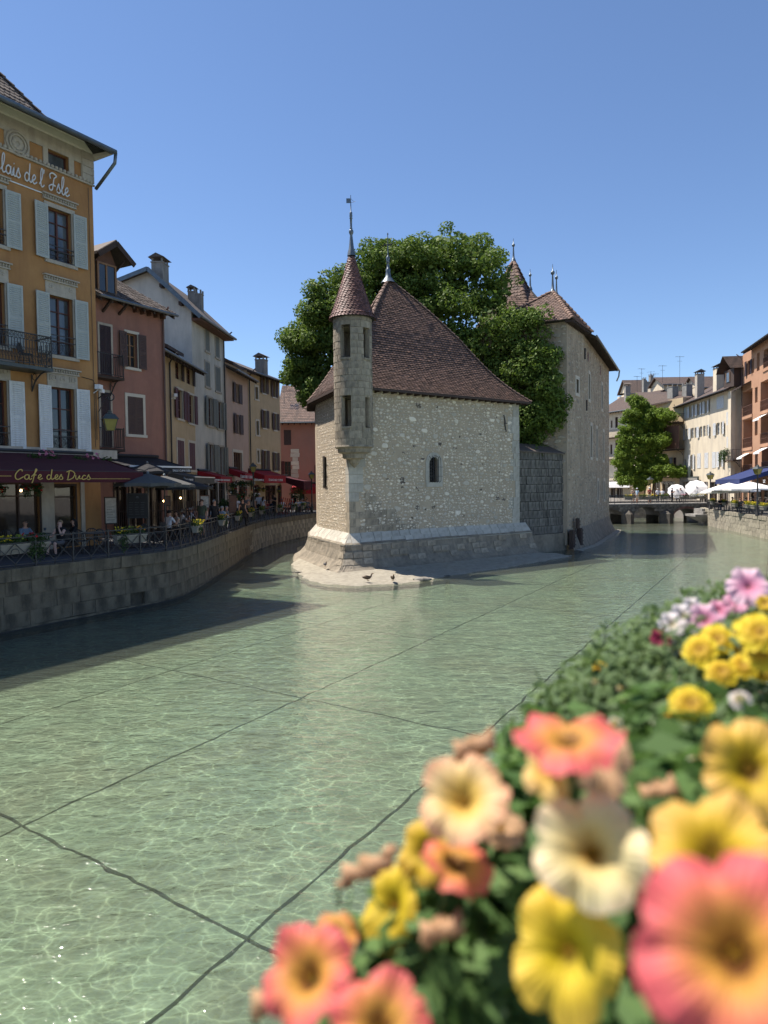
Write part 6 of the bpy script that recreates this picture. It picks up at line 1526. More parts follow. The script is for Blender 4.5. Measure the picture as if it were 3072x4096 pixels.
def umbrella(loc, label, mat, r=1.4, h=2.5, n=8, drop=.42, tilt=None, group=None, pole=True, val=.12):
    t = thing('umbrella', label, 'parasol', loc, 0, group); 
    if tilt: t.rotation_euler = tilt
    m = MB(); a0 = math.pi/n
    P = lambda k, f, d=0: (r*f*math.cos(a0+2*math.pi*k/n), r*f*math.sin(a0+2*math.pi*k/n), h-drop*f**1.15-d)
    for k in range(n):
        m.add([(0, 0, h), P(k, .5), P(k+1, .5)], [(0, 1, 2)]); mid = Vector(P(k, 1)).lerp(Vector(P(k+1, 1)), .5)*.97; mid.z = P(k, 1)[2]+.03
        m.add([P(k, .5), P(k, 1), tuple(mid), P(k+1, 1), P(k+1, .5)], [(0, 1, 2, 3, 4)])
        if val: m.add([P(k, 1), tuple(mid), P(k+1, 1), P(k+1, 1, val), tuple(mid-Vector((0, 0, val))), P(k, 1, val)], [(0, 1, 4, 5), (1, 2, 3, 4)])
    m.build('canopy', MAT[mat], t)
    for k in range(n): a = P(k, .98); MB().bar((0, 0, h-.05), (a[0], a[1], a[2]-.03), .022).build('rib', MAT['iron'], t)
    MB().lathe([(.05, h-.02), (.06, h+.03), (.03, h+.07), (0, h+.09)], n=8).build('cap', MAT['zinc'], t)
    if pole: MB().lathe([(.028, 0), (.028, h)], n=8).build('pole', MAT['iron'], t)
    if pole == 1: MB().lathe([(.3, 0), (.3, .05), (.06, .08), (.04, .4)], n=12).build('base', MAT['iron'], t)
    return t
def lantern(parent, z, s=1.0):
    g = MB().add([(x*a*s, y*a*s, zz*s+z) for a, zz in ((.15, 0), (.26, .45)) for x, y in ((-1,-1),(1,-1),(1,1),(-1,1))], BOXF).build('lamp_glass', MAT['lamp_glass'], parent)
    m = MB()
    for x, y in ((-1,-1),(1,-1),(1,1),(-1,1)): m.bar((x*.155*s, y*.155*s, z), (x*.265*s, y*.265*s, z+.45*s), .02*s)
    m.build('lamp_frame', MAT['iron_grey'], parent)
    m = MB().add([(x*a*s, y*a*s, zz*s+z) for a, zz in ((.32, .45), (.17, .66)) for x, y in ((-1,-1),(1,-1),(1,1),(-1,1))], BOXF); m.lathe([(.12, .66), (.13, .70), (.08, .74), (.09, .80), (.0, .83)], n=8); m.v[8:] = [(x*s, y*s, zz*s+z) for x, y, zz in m.v[8:]]; m.build('lamp_cap', MAT['iron_grey'], parent)
def lamp_post(loc, H_, label, rz=.3, s=.8, fl=False):
    t = thing('street_lamp', label, 'street lamp', loc, rz, 'street lamps beside the canal')
    MB().lathe([(.14, 0), (.14, .12), (.10, .2), (.085, .7), (.10, .75), (.06, .85), (.045, H_-.9), (.07, H_-.86), (.05, H_-.8), (.09, H_-.83*s+.02)], n=10).build('post', MAT['iron'], t, True); lantern(t, H_-.83*s, s); return t

# ---- railing of the left quay
BAY = 1.28
rl = thing('quay_railing', 'black iron railing with crossed bars along the left quay edge', 'railing', (0, 0, 0)); RH = .90; s = 1.2
pm = MB().box(-.022, .022, -.022, .022, -.02, RH+.03).box(-.03, .03, -.03, .03, RH+.03, RH+.05).mesh('post', MAT['iron']); n_ = int((LL[-1]-1.5)/BAY)
for k in range(n_+1):
    a, d = at_len(LQ, LL, 1.2+k*BAY); nv = Vector((d.y, -d.x)); p = a-nv*.14
    q = bpy.data.objects.new('post', pm); COL.objects.link(q); q.parent = rl; q.location = (p.x, p.y, QZ); q.rotation_euler = (0, 0, math.atan2(d.y, d.x))
    if k < n_:
        a2, d2 = at_len(LQ, LL, 1.2+(k+1)*BAY); p2 = a2-Vector((d2.y, -d2.x))*.14; m = MB(); v = lambda t, z: Vector((p.x+(p2.x-p.x)*t, p.y+(p2.y-p.y)*t, QZ+z))
        m.bar(v(0, RH), v(1, RH), .045, .03); m.bar(v(0, RH-.16), v(1, RH-.16), .025); m.bar(v(0, .12), v(1, .12), .03, .02)
        m.bar(v(.02, .14), v(.5, RH-.17), .02); m.bar(v(.98, .14), v(.5, RH-.17), .02); m.bar(v(.5, .0), v(.5, .12), .028); m.bar(v(.02, RH-.17), v(.5, .14), .02); m.bar(v(.98, RH-.17), v(.5, .14), .02)
        if k % 3 == 1: c = v(.5, RH*.5); m.tube([c+(v(1, 0)-v(0, 0)).normalized()*.13*math.cos(t)+Vector((0, 0, .13*math.sin(t))) for t in [i*math.pi/5 for i in range(11)]], .012, 4)
        m.build('rail_panel', MAT['iron'], rl)
BOXES = [(120, ('petal_yellow', 'leaf_yellow', 'petal_red', 'petal_yellow'), 1.55, 'big flower box with trailing greenery, yellow and red blooms, nearest the left photo edge'),
 (545, ('petal_yellow', 'leaf_yellow', 'petal_orange'), 1.2, 'beige flower box below the black menu board with yellow blooms'),
 (785, ('petal_yellow',), .75, 'leafy flower box with few yellow blooms in front of the man in green'),
 (886, ('petal_yellow', 'petal_orange'), .6, 'bright yellow flower box with orange touches right of the man in green'),
 (950, ('petal_yellow',), .55, 'small green flower box on the shaded railing between two yellow ones'),
 (1003, ('petal_yellow',), .6, 'yellow flower box nearest the foot of the tall street lamp, left side'),
 (1046, ('leaf_yellow', 'petal_yellow'), .6, 'pale yellow flower box just past the tall street lamp'),
 (1118, ('leaf_yellow',), .6, 'yellow green flower box in front of the red stacked chairs'),
 (1176, ('petal_white', 'petal_yellow'), .6, 'flower box with white blooms on the far left railing'),
 (1212, ('leaf_yellow', 'petal_yellow'), .6, 'last flower box before the railing passes behind the stone house')]
for px, cols, L_, lab in BOXES:
    s = s_px(LQ, LL, px, QZ+.6); a, d = at_len(LQ, LL, s); nv = Vector((d.y, -d.x)); near = px < 600
    p = a-nv*(.30 if near else -.02); planter((p.x, p.y, QZ+(.42 if near else .50)), math.atan2(d.y, d.x), L_, lab, cols, fl=90 if px < 200 else (60 if near else 46), trail=.38 if near else .22, n=1700 if px < 200 else (900 if near else 420), lm='leaf_plant', h=.28 if near else .24)
    if near: pass

# ---- left terrace
def gq(px, D, z=QZ): p = dp(px, 1960, D); return (p.x, p.y, z)
man = person(gq(92, 24.6), 1.15, 'seated bald man in blue shirt and sunglasses beside the cafe railing', 'sit', 1.62, 'shirt_blue', 'cloth_navy', 'skin', bald=True, arms='table', glasses=True, fat=1.15, hands=True, lean=.05)
wom = person(gq(238, 24.3), -.35, 'seated blonde woman in black top resting her chin on her hand', 'sit', 1.62, 'cloth_black', 'cloth_grey', 'skin_pale', 'hair_blond', shorts=True, arms='mix', glasses=False, sleeves='none', hands=True)
third = person(gq(292, 25.6), -.9, 'seated dark haired person behind the blonde woman reading a menu', 'sit', 1.6, 'cloth_black', 'cloth_black', 'skin', 'hair_black', long=True, arms='table')
tb = cafe_table(gq(160, 24.9), 'small round table between the bald man and the blonde woman')
tg = thing('drinking_glass', 'orange drink in a stemmed glass on the table by the blonde woman', 'glass', (tb.location.x+.18, tb.location.y-.1, QZ+.74)); MB().lathe([(.035, 0), (.008, .01), (.008, .09), (.04, .13), (.045, .2)], n=10).build('bowl', MAT['glass_curtain'], tg); MB().lathe([(.0, .12), (.038, .13), (.042, .18), (0, .18)], n=10).build('drink', MAT['petal_orange'], tg)
chairs = [(92, 24.9, 1.15, 'wicker chair under the bald seated man'), (238, 24.6, -.35, 'wicker chair under the seated blonde woman'), (20, 25.0, .5, 'wicker chair behind the big flower box at the left photo edge'), (325, 24.9, 2.9, 'left one of the three empty wicker chairs by the orange pier'), (368, 25.8, 3.3, 'middle one of the three empty wicker chairs, set furthest back'), (412, 25.2, 2.8, 'right one of the three empty wicker chairs before the menu case')]
proto = None
for px, D, rz, lab in chairs:
    if proto is None: proto = o = cafe_chair(gq(px, D), rz, lab)
    else: o = copy_tree(proto)
    place(o, gq(px, D), rz, lab)
t2 = copy_tree(tb); place(t2, gq(372, 24.9), 0, 'small round table among the three empty wicker chairs')
def menu_board(px, y0, y1, D, w, label, mat='board_black', frame='iron', leg=True, rz=.2, paper=False, post='wood_dark'):
    z1, z0 = dp(px, y0, D).z, dp(px, y1, D).z; p = gq(px, D); t = thing('menu_board', label, 'menu board', p, rz); z1 -= QZ; z0 -= QZ
    b = MB().box(-w/2, w/2, -.03, .03, z0, z1).build('board', MAT[mat], t); m = MB()
    for x in (-w/2-.03, w/2): m.box(x, x+.03, -.045, .045, z0-.02, z1+.02)
    m.box(-w/2-.03, w/2+.03, -.045, .045, z1, z1+.05); m.box(-w/2-.03, w/2+.03, -.045, .045, z0-.05, z0); m.build('frame', MAT[frame], t)
    if leg:
        for x in (-w/2, w/2-.04): MB().box(x, x+.04, -.03, .03, 0, z0-.02).build('leg', MAT[frame], t)
        MB().box(-w/2-.02, w/2+.02, -.22, .22, 0, .04).build('base', MAT[frame], t)
    m = MB(); n = 6
    for c in range(3 if w > .5 else 1):
        x0 = -w/2+.06+c*(w-.1)/3 if w > .5 else -w/2+.05; x1 = x0+((w-.1)/3-.05 if w > .5 else w-.1)
        for r in range(n): zz = z0+(z1-z0)*(.12+.62*r/n); m.box(x0, x0+(x1-x0)*random.uniform(.6, 1), -.036, -.031, zz, zz+.012)
    if w > .5: m.lathe([(.0, -.0), (.08, 0)], (0, 0, 0), 3); m.v = m.v[:-6]; m.f = m.f[:-3]; m.m = m.m[:-3]; m.box(-.07, .07, -.036, -.031, z1-.14, z1-.12); m.box(-.045, .045, -.036, -.031, z1-.11, z1-.06)
    m.build('menu_text', MAT['cloth_grey' if not paper else 'board_black'], b); return t
menu_board(550, 1978, 2068, 27.2, .82, 'large black menu board on legs behind the beige flower box', rz=-.15)
mc = menu_board(441, 1992, 2092, 28.6, .42, 'glazed paper menu in a dark case beside the orange pier', mat='paper', frame='wood_dark', rz=.55, paper=True)
menu_board(930, 1983, 2058, 38, .36, 'narrow wooden menu stand near the middle of the left terrace', mat='wood_brown', frame='wood_dark', rz=.2)
menu_board(818, 1985, 2030, 36.5, .4, 'pale menu card on a stand behind the man in green', mat='paper', frame='wood_brown', rz=.3, paper=True)
menu_board(668, 1987, 2020, 31, .22, 'small tilted chalk menu hanging by the black umbrellas', mat='wood_brown', frame='wood_dark', rz=.4)
UG = 'dark umbrellas on the left terrace'
for (px, y, D, mt, r, lab) in ((589, 1852, 31.5, 'awning_black', 1.15, 'highest dark umbrella behind the maroon awning end'), (591, 1893, 27.4, 'awning_grey', 1.25, 'dark grey umbrella just right of the maroon awning end'), (657, 1902, 29.6, 'awning_grey', 1.25, 'second dark grey umbrella in the row on the terrace'), (737, 1915, 33.0, 'awning_black', 1.3, 'navy black umbrella furthest right of the terrace umbrellas')):
    p = dp(px, y, D); umbrella((p.x, p.y, QZ), lab, mt, r, p.z-QZ, group=UG, drop=.40)
# slatted wooden screen with hanging lights
scn = thing('cane_screen', 'dark vertical cane screen between the terrace umbrellas', 'screen', gq(640, 33.2), .35); q = []
for k in range(46): x = -1.9+k*.083; q.append(([(x, 0, 0), (x+.03, 0, 0), (x+.03, .03, 0), (x, .03, 0), (x+random.uniform(-.03, .03), 0, 1.65), (x+.03, 0, 1.65+random.uniform(-.1, .1)), (x+.03, .03, 1.65), (x, .03, 1.65)], BOXF))
pieces('cane', q, MAT['wood_dark'], scn); MB().box(-1.9, 1.9, -.02, .05, .3, .34).box(-1.9, 1.9, -.02, .05, 1.2, 1.24).build('rail', MAT['wood_dark'], scn)
def awning(F, x0, x1, yv1, yv0, pr, zt_up, mat, name, label, pxref=None, u0=None, u1=None, text=None, tsize=.2, band=None, tmat='white_letter', tx=None):
    u0 = F.uz(x0, yv1, pr)[0] if u0 is None else u0; u1 = F.uz(x1, yv1, pr)[0] if u1 is None else u1; xr = pxref or x1; z1, z0 = F.uz(xr, yv1, pr)[1], F.uz(xr, yv0, pr)[1]
    t = thing(name, label, 'awning', tuple(F.world(0, 0)), F.rz); awning_mesh(t, u0, u1, z1+zt_up, pr, z1, z0, mat)
    if band: MB().box(u0, u1+.02, -pr-.06, -pr+.02, z1-.01, z1+band).build('front_profile', MAT['white_canvas'], t)
    if text:
        for (s_, xx, sz) in text:
            u = F.uz(xx, (yv0+yv1)/2, pr+.04)[0]; text_mesh(s_, sz, MAT[tmat], t, frame3((u, -pr-.04, z0+(z1-z0)*.25), (1, 0, 0), (0, 0, 1)))
    return t
awning(FB, 560, 762, 1872, 1892, 2.3, .55, 'awning_black', 'terrace_awning', 'black terrace awning with white edge reading salle climatisée', u0=-.3, band=.07, text=[("SALLE CLIMATISÉE", 691, .14)])
awning(FC, 700, 856, 1912, 1935, 1.9, .35, 'awning_grey', 'terrace_awning', 'grey awning reading des gardes below the yellow house', u0=-1.5, band=.05, text=[("DES GARDES", 742, .24)])
awning(FD, 835, 926, 1908, 1930, 1.6, .4, 'awning_red', 'terrace_awning', 'short red restaurant awning below the tall white house', u0=.3, text=[("Ô SAVOYARD ! CUISINE TRADITIONNELLE", 856, .17)])
awning(FE, 932, 1008, 1896, 1920, 1.3, .4, 'awning_red', 'terrace_awning', 'red restaurant awning below the pale rose house', u0=.0, text=[("Ô SAVOYARD ! CUISINE", 962, .30)])
awning(FG, 1010, 1142, 1903, 1932, 1.5, .45, 'awning_red', 'terrace_awning', 'red restaurant awning below the cream house at the bend', u0=-.4, text=[("TRADITIONNELLE", 1012, .24), ("Ô SAVOYARD ! CUISINE", 1075, .26)])
awning(FH, 1165, 1300, 1948, 1974, 2.0, .35, 'awning_red', 'terrace_awning', 'bright red awning with white stripe in front of the salmon house', band=-.0)
awning(FG, 1140, 1180, 1925, 1960, 2.4, .5, 'awning_maroon', 'side_awning', 'dark red side awning at the corner of the cream house', u0=FG.W-.6, u1=FG.W+1.2)
# crowd on the left quay
G = lambda px, y, D=None: (gp(px, y, QZ).x, gp(px, y, QZ).y, QZ) if D is None else gq(px, D)
P_ = person
P_(gq(668, 30.6), 2.6, 'seated man in white T-shirt with his back turned at the railing table', 'sit', 1.75, 'shirt_white', 'cloth_black', 'skin', 'hair_black', arms='table', lean=.12, fat=1.1)
P_(gq(706, 31.6), -.9, 'seated brown haired woman facing the man in white T-shirt', 'sit', 1.65, 'cloth_beige', 'cloth_black', 'skin', 'hair_brown', long=True, arms='table', sleeves='none')
P_(gq(725, 33.6), 2.2, 'seated man in white vest and cap, back turned, behind the brown haired woman', 'sit', 1.7, 'shirt_white', 'cloth_grey', 'skin', 'hair_grey', hat='cloth_grey', arms='table')
P_(gq(750, 34.2), -.8, 'seated woman in sunglasses and white tank top', 'sit', 1.6, 'shirt_white', 'cloth_navy', 'skin_pale', 'hair_brown', long=True, sleeves='none', glasses=True, arms='table')
P_(gq(806, 32.3), -.35, 'broad standing man in green T-shirt with shoulder strap behind the railing', 'stand', 1.72, 'shirt_green', 'cloth_grey', 'skin', 'hair_brown', shorts=True, fat=1.35, glasses=True, hands=True)
P_(gq(855, 34.4), .8, 'standing woman in black clothes walking towards the terrace tables', 'walk', 1.66, 'cloth_black', 'cloth_black', 'skin', 'hair_grey', sleeves='long')
P_(gq(872, 38.5), .2, 'seated elderly grey haired person next to the woman in black', 'sit', 1.6, 'cloth_grey', 'cloth_navy', 'skin_pale', 'hair_grey', arms='table')
P_(gq(886, 38.0), 2.5, 'seated man in pale blue shirt, back turned, left of the wooden menu stand', 'sit', 1.7, 'shirt_sky', 'cloth_grey', 'skin_pale', 'hair_grey', arms='table', sleeves='long')
P_(gq(905, 40.0), -.5, 'seated person with white hair near the wooden menu stand', 'sit', 1.62, 'cloth_beige', 'cloth_navy', 'skin_pale', 'hair_grey', arms='table')
P_(gq(745, 38.5), .4, 'seated dark haired diner deep under the dark awning', 'sit', 1.62, 'cloth_navy', 'cloth_navy', 'skin', 'hair_black', arms='table')
P_(gq(770, 40.0), -.7, 'seated grey haired diner under the grey awning', 'sit', 1.62, 'shirt_blue', 'cloth_navy', 'skin', 'hair_grey', arms='table')
P_(gq(790, 42.0), .2, 'seated diner in beige under the grey awning', 'sit', 1.62, 'cloth_beige', 'cloth_navy', 'skin', 'hair_brown', arms='table')
P_(gq(968, 41.0), .9, 'young woman with long brown hair and black dress by the railing', 'walk', 1.60, 'cloth_black', 'cloth_black', 'skin', 'hair_brown', long=True, sleeves='none', dress=True)
P_(gq(984, 43.0), -.6, 'tall person with light brown hair in dark top next to the brown haired woman', 'stand', 1.75, 'cloth_grey', 'cloth_black', 'skin', 'hair_blond', arms='chest', sleeves='none')
P_(gq(1008, 50.0), 2.8, 'woman with long hair and beige top left of the man in white cap', 'stand', 1.62, 'cloth_beige', 'cloth_black', 'skin', 'hair_brown', long=True, sleeves='none')
P_(gq(1035, 52.0), 3.0, 'standing man in white shirt and pale cap, back turned, right of the tall lamp', 'stand', 1.78, 'shirt_white', 'cloth_black', 'skin', 'hair_brown', hat='shirt_white')
P_(gq(1052, 51.5), 2.6, 'woman with long brown hair and white top beside the man in white cap', 'stand', 1.58, 'shirt_white', 'cloth_grey', 'skin', 'hair_brown', long=True, sleeves='none')
P_(gq(1098, 55.5), -.9, 'standing waiter in black left of the red stacked chairs', 'stand', 1.72, 'cloth_black', 'cloth_black', 'skin', 'hair_brown', arms='chest')
P_(gq(1178, 64.0), .3, 'standing man in black T-shirt by the bright red awning', 'stand', 1.72, 'cloth_black', 'cloth_black', 'skin', 'hair_black', arms='chest')
for k, (px, D, c, lab) in enumerate(((1068, 57, 'shirt_red', 'seated diner in red by the cream house'), (1165, 60.5, 'shirt_teal', 'seated diner in teal by the red awning'), (1190, 62.0, 'shirt_white', 'seated diner in white under the small tree'), (1210, 62.5, 'shirt_sky', 'seated diner in light blue near the far lamp'), (1228, 63, 'cloth_grey', 'seated diner in grey nearest the stone house'))):
    P_(gq(px, D), random.uniform(-1, 1), lab, 'sit', 1.62, c, 'cloth_navy', 'skin', ('hair_brown', 'hair_grey')[k % 2], arms='table')
for k, (px, D, lab) in enumerate(((688, 31.0, 'high table between the man in white T-shirt and the woman'), (738, 33.9, 'table in front of the woman in sunglasses'), (612, 28.6, 'empty round table right of the large black menu board'), (878, 38.2, 'table of the elderly diners by the wooden menu stand'), (1180, 61.5, 'table near the far red awning'), (1075, 57.6, 'table beside the diner in red'), (770, 39.5, 'table under the grey awning'))):
    o = copy_tree(tb); place(o, gq(px, D), 0, lab)
for px, D, rz, lab in ((664, 30.3, 2.6, 'chair under the man in white T-shirt at the railing'), (712, 31.9, -.9, 'chair under the brown haired seated woman'), (755, 34.5, -.8, 'chair under the woman in sunglasses'), (592, 28.3, 1.2, 'empty chair left of the round table by the menu board'), (632, 28.9, -1.2, 'empty chair right of the round table by the menu board'), (885, 37.6, 2.5, 'chair under the man in pale blue shirt')):
    o = copy_tree(proto); place(o, gq(px, D), rz, lab)
# stack of red chairs
sr = thing('stacked_red_chairs', 'stack of bright red folding chairs leaning by the red awning', 'chairs', gq(1142, 58.5), .2)
for k in range(7):
    m = MB(); x = -.6+k*.17
    for s_ in (-.2, .2): m.bar((x, s_, 0), (x+.25, s_, 1.5-.06*k), .035)
    for z in (.5, .7, .9, 1.1, 1.3): m.box(x+z*.16-.01, x+z*.16+.02, -.2, .2, z-.05, z+.03)
    m.build('chair', MAT['awning_red'], sr)
# lamps
l1 = lamp_post(gq(1014, 49.3), dp(1012, 1850, 49.3).z-QZ, 'tall street lamp with yellow glass rising before the red awnings', .3, .78)
l2 = lamp_post(gq(1247, 60.5), dp(1246, 1884, 60.5).z-QZ, 'street lamp with yellow glass just left of the stone house', .3, .78)
# wall lantern on a scrolled bracket
lc = FA.world(FW+.05, -.62); bt = thing('wall_lantern', 'green copper wall lantern hanging from a scrolled iron bracket on the hotel corner', 'lantern', (lc.x, lc.y, 0), .5)
zb0 = dp(451, 1722, lc.y).z; zt_ = dp(451, 1640, lc.y).z; k = (zt_-zb0)/.83; m_ = thing('x', 'x', 'x'); bpy.data.objects.remove(m_); lantern(bt, zb0, k)
wl = FA.world(FW-.02, -.03)-lc; cz_ = zt_+.55
m = MB(); m.tube([(wl.x, wl.y, cz_-.05), (wl.x*.5, wl.y*.5, cz_+.1), (.05, 0, cz_+.12)], .025, 6)
sc_ = [(0+.0+.17*math.cos(a)*(1-.06*i)+.05, 0, cz_-.05+.17*math.sin(a)*(1-.06*i)) for i, a in enumerate([math.pi/2-j*math.pi/5 for j in range(9)])]; m.tube(sc_, .022, 6); m.tube([(wl.x, wl.y, cz_-.6), (wl.x*.5, wl.y*.5, cz_-.2), (0, 0, cz_+.05)], .018, 5); m.tube([(0, 0, cz_-.2), (0, 0, zt_)], .014, 5); m.v = [v for v in m.v]
rot = Matrix.Rotation(-.5, 3, 'Z'); m.v = [tuple(rot@Vector(v)) for v in m.v]; m.build('bracket', MAT['iron'], bt)
for (F_, px, y, o_, lab) in ((FA, 398, 1552, .25, 'white floodlight box on the hotel corner above the lantern bracket'), (FC, 700, 1584, .3, 'white double security camera on the corner of the yellow house')):
    u, z = F_.uz(px, y, o_); p = F_.world(min(u, F_.W), -o_, z); t = thing('security_camera', lab, 'camera', tuple(p), F_.rz+.5); MB().box(-.22, .1, -.1, .1, -.06, .12).build('housing', MAT['white_letter'], t); MB().box(.12, .34, -.06, .06, -.16, -.02).tube([(0, .05, -.06), (0, .25, -.2)], .02, 5).build('arm', MAT['white_letter'], t)
# flower garlands on the cafe awning, hanging baskets, small tree by the salmon house
for px, y, w_, lab in ((178, 1818, 90, 'ivy geranium garland with pink blooms on the left of the maroon awning'), (370, 1830, 110, 'ivy geranium garland with pink blooms on the right of the maroon awning')):
    u, z = FA.uz(px, y, .8); t = thing('flower_garland', lab, 'plant', tuple(FA.world(u, -.8, z)), FA.rz, 'garlands on the cafe awning'); hw = (FA.uz(px+w_/2, y, .8)[0]-FA.uz(px-w_/2, y, .8)[0])/2
    C = [(-hw+2*hw*k/6, random.uniform(-.1, .1), -.05-.16*math.sin(math.pi*k/6)) for k in range(7)]; leaf_cloud('foliage', C, [(.26, .16, .10)]*7, 500, .09, MAT['leaf_plant'], t); blossoms('blossoms', [(random.uniform(-hw, hw)*.7, -.15, random.uniform(-.05, .15)) for _ in range(16)], .12, MAT['petal_pink'], t)
for px, y, D, lab in ((8, 1950, 24.3, 'dark hanging basket under the awning at the left photo edge'), (108, 1955, 24.6, 'hanging basket with red blooms under the maroon awning, left one'), (152, 1948, 24.9, 'hanging basket with dark leaves under the maroon awning, right one')):
    p = dp(px, y, D); t = thing('hanging_basket', lab, 'plant', tuple(p), 0, 'baskets under the cafe awning'); leaf_cloud('foliage', [(0, 0, 0), (0, 0, -.15)], [(.22, .2, .14), (.15, .15, .2)], 260, .07, MAT['leaf_plant'], t); blossoms('blossoms', [(random.uniform(-.2, .2), -.15, random.uniform(-.2, .15)) for _ in range(10)], .08, MAT['petal_red'], t); MB().tube([(0, 0, .1), (0, 0, .5)], .006, 4).build('wire', MAT['iron'], t)
for px, D, h_, r_, lab in ((1195, 64, 2.4, 1.15, 'small leafy tree in a pot before the bright red awning'), (905, 44.5, 1.9, .7, 'potted conifer behind the terrace diners'), (955, 46, 2.0, .6, 'potted shrub at the doorway of the rose house')):
    t = thing('potted_tree', lab, 'potted tree', gq(px, D)); MB().lathe([(.2, 0), (.26, .42), (.24, .42), (0, .38)], n=12).build('pot', MAT['wood_brown'], t); MB().tube([(0, 0, .3), (.03, 0, h_*.6)], .035, 6).build('trunk', MAT['bark'], t)
    leaf_cloud('crown', [(random.uniform(-.4, .4)*r_, random.uniform(-.4, .4)*r_, h_*.72+random.uniform(-.5, .4)*r_) for _ in range(7)], [(r_*.5, r_*.5, r_*.38)]*7, 900, .12, MAT['leaf_plant'], t)
# geranium wall of the rose house, wall lamps under the red awnings
p = dp(972, 1965, 50.5); t = thing('flower_display', 'flower display with white and red blooms by the rose house doorway', 'plant', tuple(p)); leaf_cloud('foliage', [(random.uniform(-.8, .8), 0, random.uniform(-.6, .6)) for _ in range(9)], [(.4, .2, .25)]*9, 1100, .11, MAT['leaf_plant'], t); blossoms('blossoms', [(random.uniform(-1.1, 1.1), -.2, random.uniform(-.8, .8)) for _ in range(45)], .13, MAT['petal_white'], t); blossoms('blossoms', [(random.uniform(-1.1, 1.1), -.2, random.uniform(-.8, .8)) for _ in range(30)], .13, MAT['petal_red'], t)
for F_, px, y, lab in ((FD, 822, 1948, 'left small black wall lantern below the white house awning'), (FD, 842, 1948, 'right small black wall lantern below the white house awning'), (FE, 928, 1950, 'small black wall lantern at the corner of the rose house'), (FG, 1036, 1956, 'left small wall lantern below the cream house awning'), (FG, 1054, 1958, 'middle small wall lantern below the cream house awning'), (FG, 1115, 1960, 'right small wall lantern below the cream house awning')):
    u, z = F_.uz(px, y, .2); t = thing('wall_lantern', lab, 'lantern', tuple(F_.world(u, -.22, z-.2)), F_.rz, 'small lanterns under the red awnings'); lantern(t, 0, .5); MB().tube([(0, 0, .4), (0, 0, .55), (0, .22, .5)], .015, 4).build('bracket', MAT['iron'], t)
# ducks and pigeon
def bird(loc, rz, label, L=.42, pigeon=False):
    t = thing('pigeon' if pigeon else 'duck', label, 'bird', loc, rz); c1 = 'cloth_grey' if pigeon else 'duck'
    m = MB(); pr = [(-.5, .42, .02), (-.36, .36, .10), (-.15, .32, .16), (.08, .31, .17), (.25, .36, .12), (.34, .46, .075), (.38, .58, .06), (.42, .66, .072), (.47, .68, .06), (.52, .66, .02)]
    m.tube([(0, -x*L, z*L*(.9 if not pigeon else 1)) for x, z, r in pr], [r*L for x, z, r in pr], 10); m.build('body', MAT[c1], t, True)
    MB().tube([(0, -.5*L, .65*L), (0, -.62*L, .62*L)], [.028*L, .018*L], 6).build('beak', MAT['beak'], t); 
    for s_ in (-1, 1): MB().ball((s_*.14*L, .05*L, .36*L), .16*L, 8, 6, (.25, 1.7, .7)).build('wing', MAT[c1], t, True); MB().tube([(s_*.07*L, -.02*L, .2*L), (s_*.07*L, -.02*L, .01)], .012*L, 4).cbox((s_*.07*L, -.07*L, .01), .08*L, .14*L, .012).build('foot', MAT['beak'], t)
MAT['duck'] = M('brown_duck_feathers', (.13, .09, .06), (.06, .042, .03), rough=.8, scale=22, bump=.3); MAT['beak'] = M('orange_beak', (.35, .17, .03), rough=.5, scale=5, bump=0)
p = gp(1470, 2322, .12); bird((p.x, p.y, .11), 1.9, 'left brown duck standing on the pale silt with head turned left', .46)
p = gp(1571, 2322, .12); bird((p.x, p.y, .11), .2, 'right brown duck resting on the pale silt facing the water', .44)
p = gp(1301, 2265, .35); bird((p.x, p.y, .33), .4, 'grey pigeon on the sunlit bank left of the prow', .36, True)

o = copy_tree(proto); pb = FA.world(bu1-.75, -.5, bz+.0); place(o, tuple(pb), FA.rz+.6, 'small chair standing on the ornate iron balcony of the orange hotel'); o['group'] = 'cafe chairs on the left terraces'; del o['group']
m_, nt_, out_ = newmat('warm_bulb'); e_ = nd(nt_, 'ShaderNodeEmission', i_Strength=9.0); e_.inputs[0].default_value = (1, .62, .25, 1); nt_.links.new(e_.outputs[0], out_.inputs[0]); MAT['bulb'] = m_
for px, y, D, lab in ((84, 1962, 25.6, 'glowing bulb hanging behind the bald man under the maroon awning'), (471, 1937, 28.2, 'left glowing bulb at the right end of the maroon awning'), (516, 1936, 28.6, 'middle glowing bulb at the right end of the maroon awning'), (562, 1935, 29, 'right glowing bulb below the tip of the maroon awning'), (655, 2004, 32.6, 'small glowing bulb low in the cane screen'), (722, 1992, 32.9, 'glowing bulb at the right end of the cane screen')):
    p = dp(px, y, D); t = thing('hanging_bulb', lab, 'bulb', tuple(p), 0, 'warm bulbs on the cafe terrace'); MB().ball((0, 0, 0), .04, 8, 6, (1, 1, 1.2)).build('bulb', MAT['bulb'], t, True); MB().lathe([(.02, .04), (.02, .09), (.005, .1), (.005, .3)], n=6).build('socket', MAT['iron'], t)

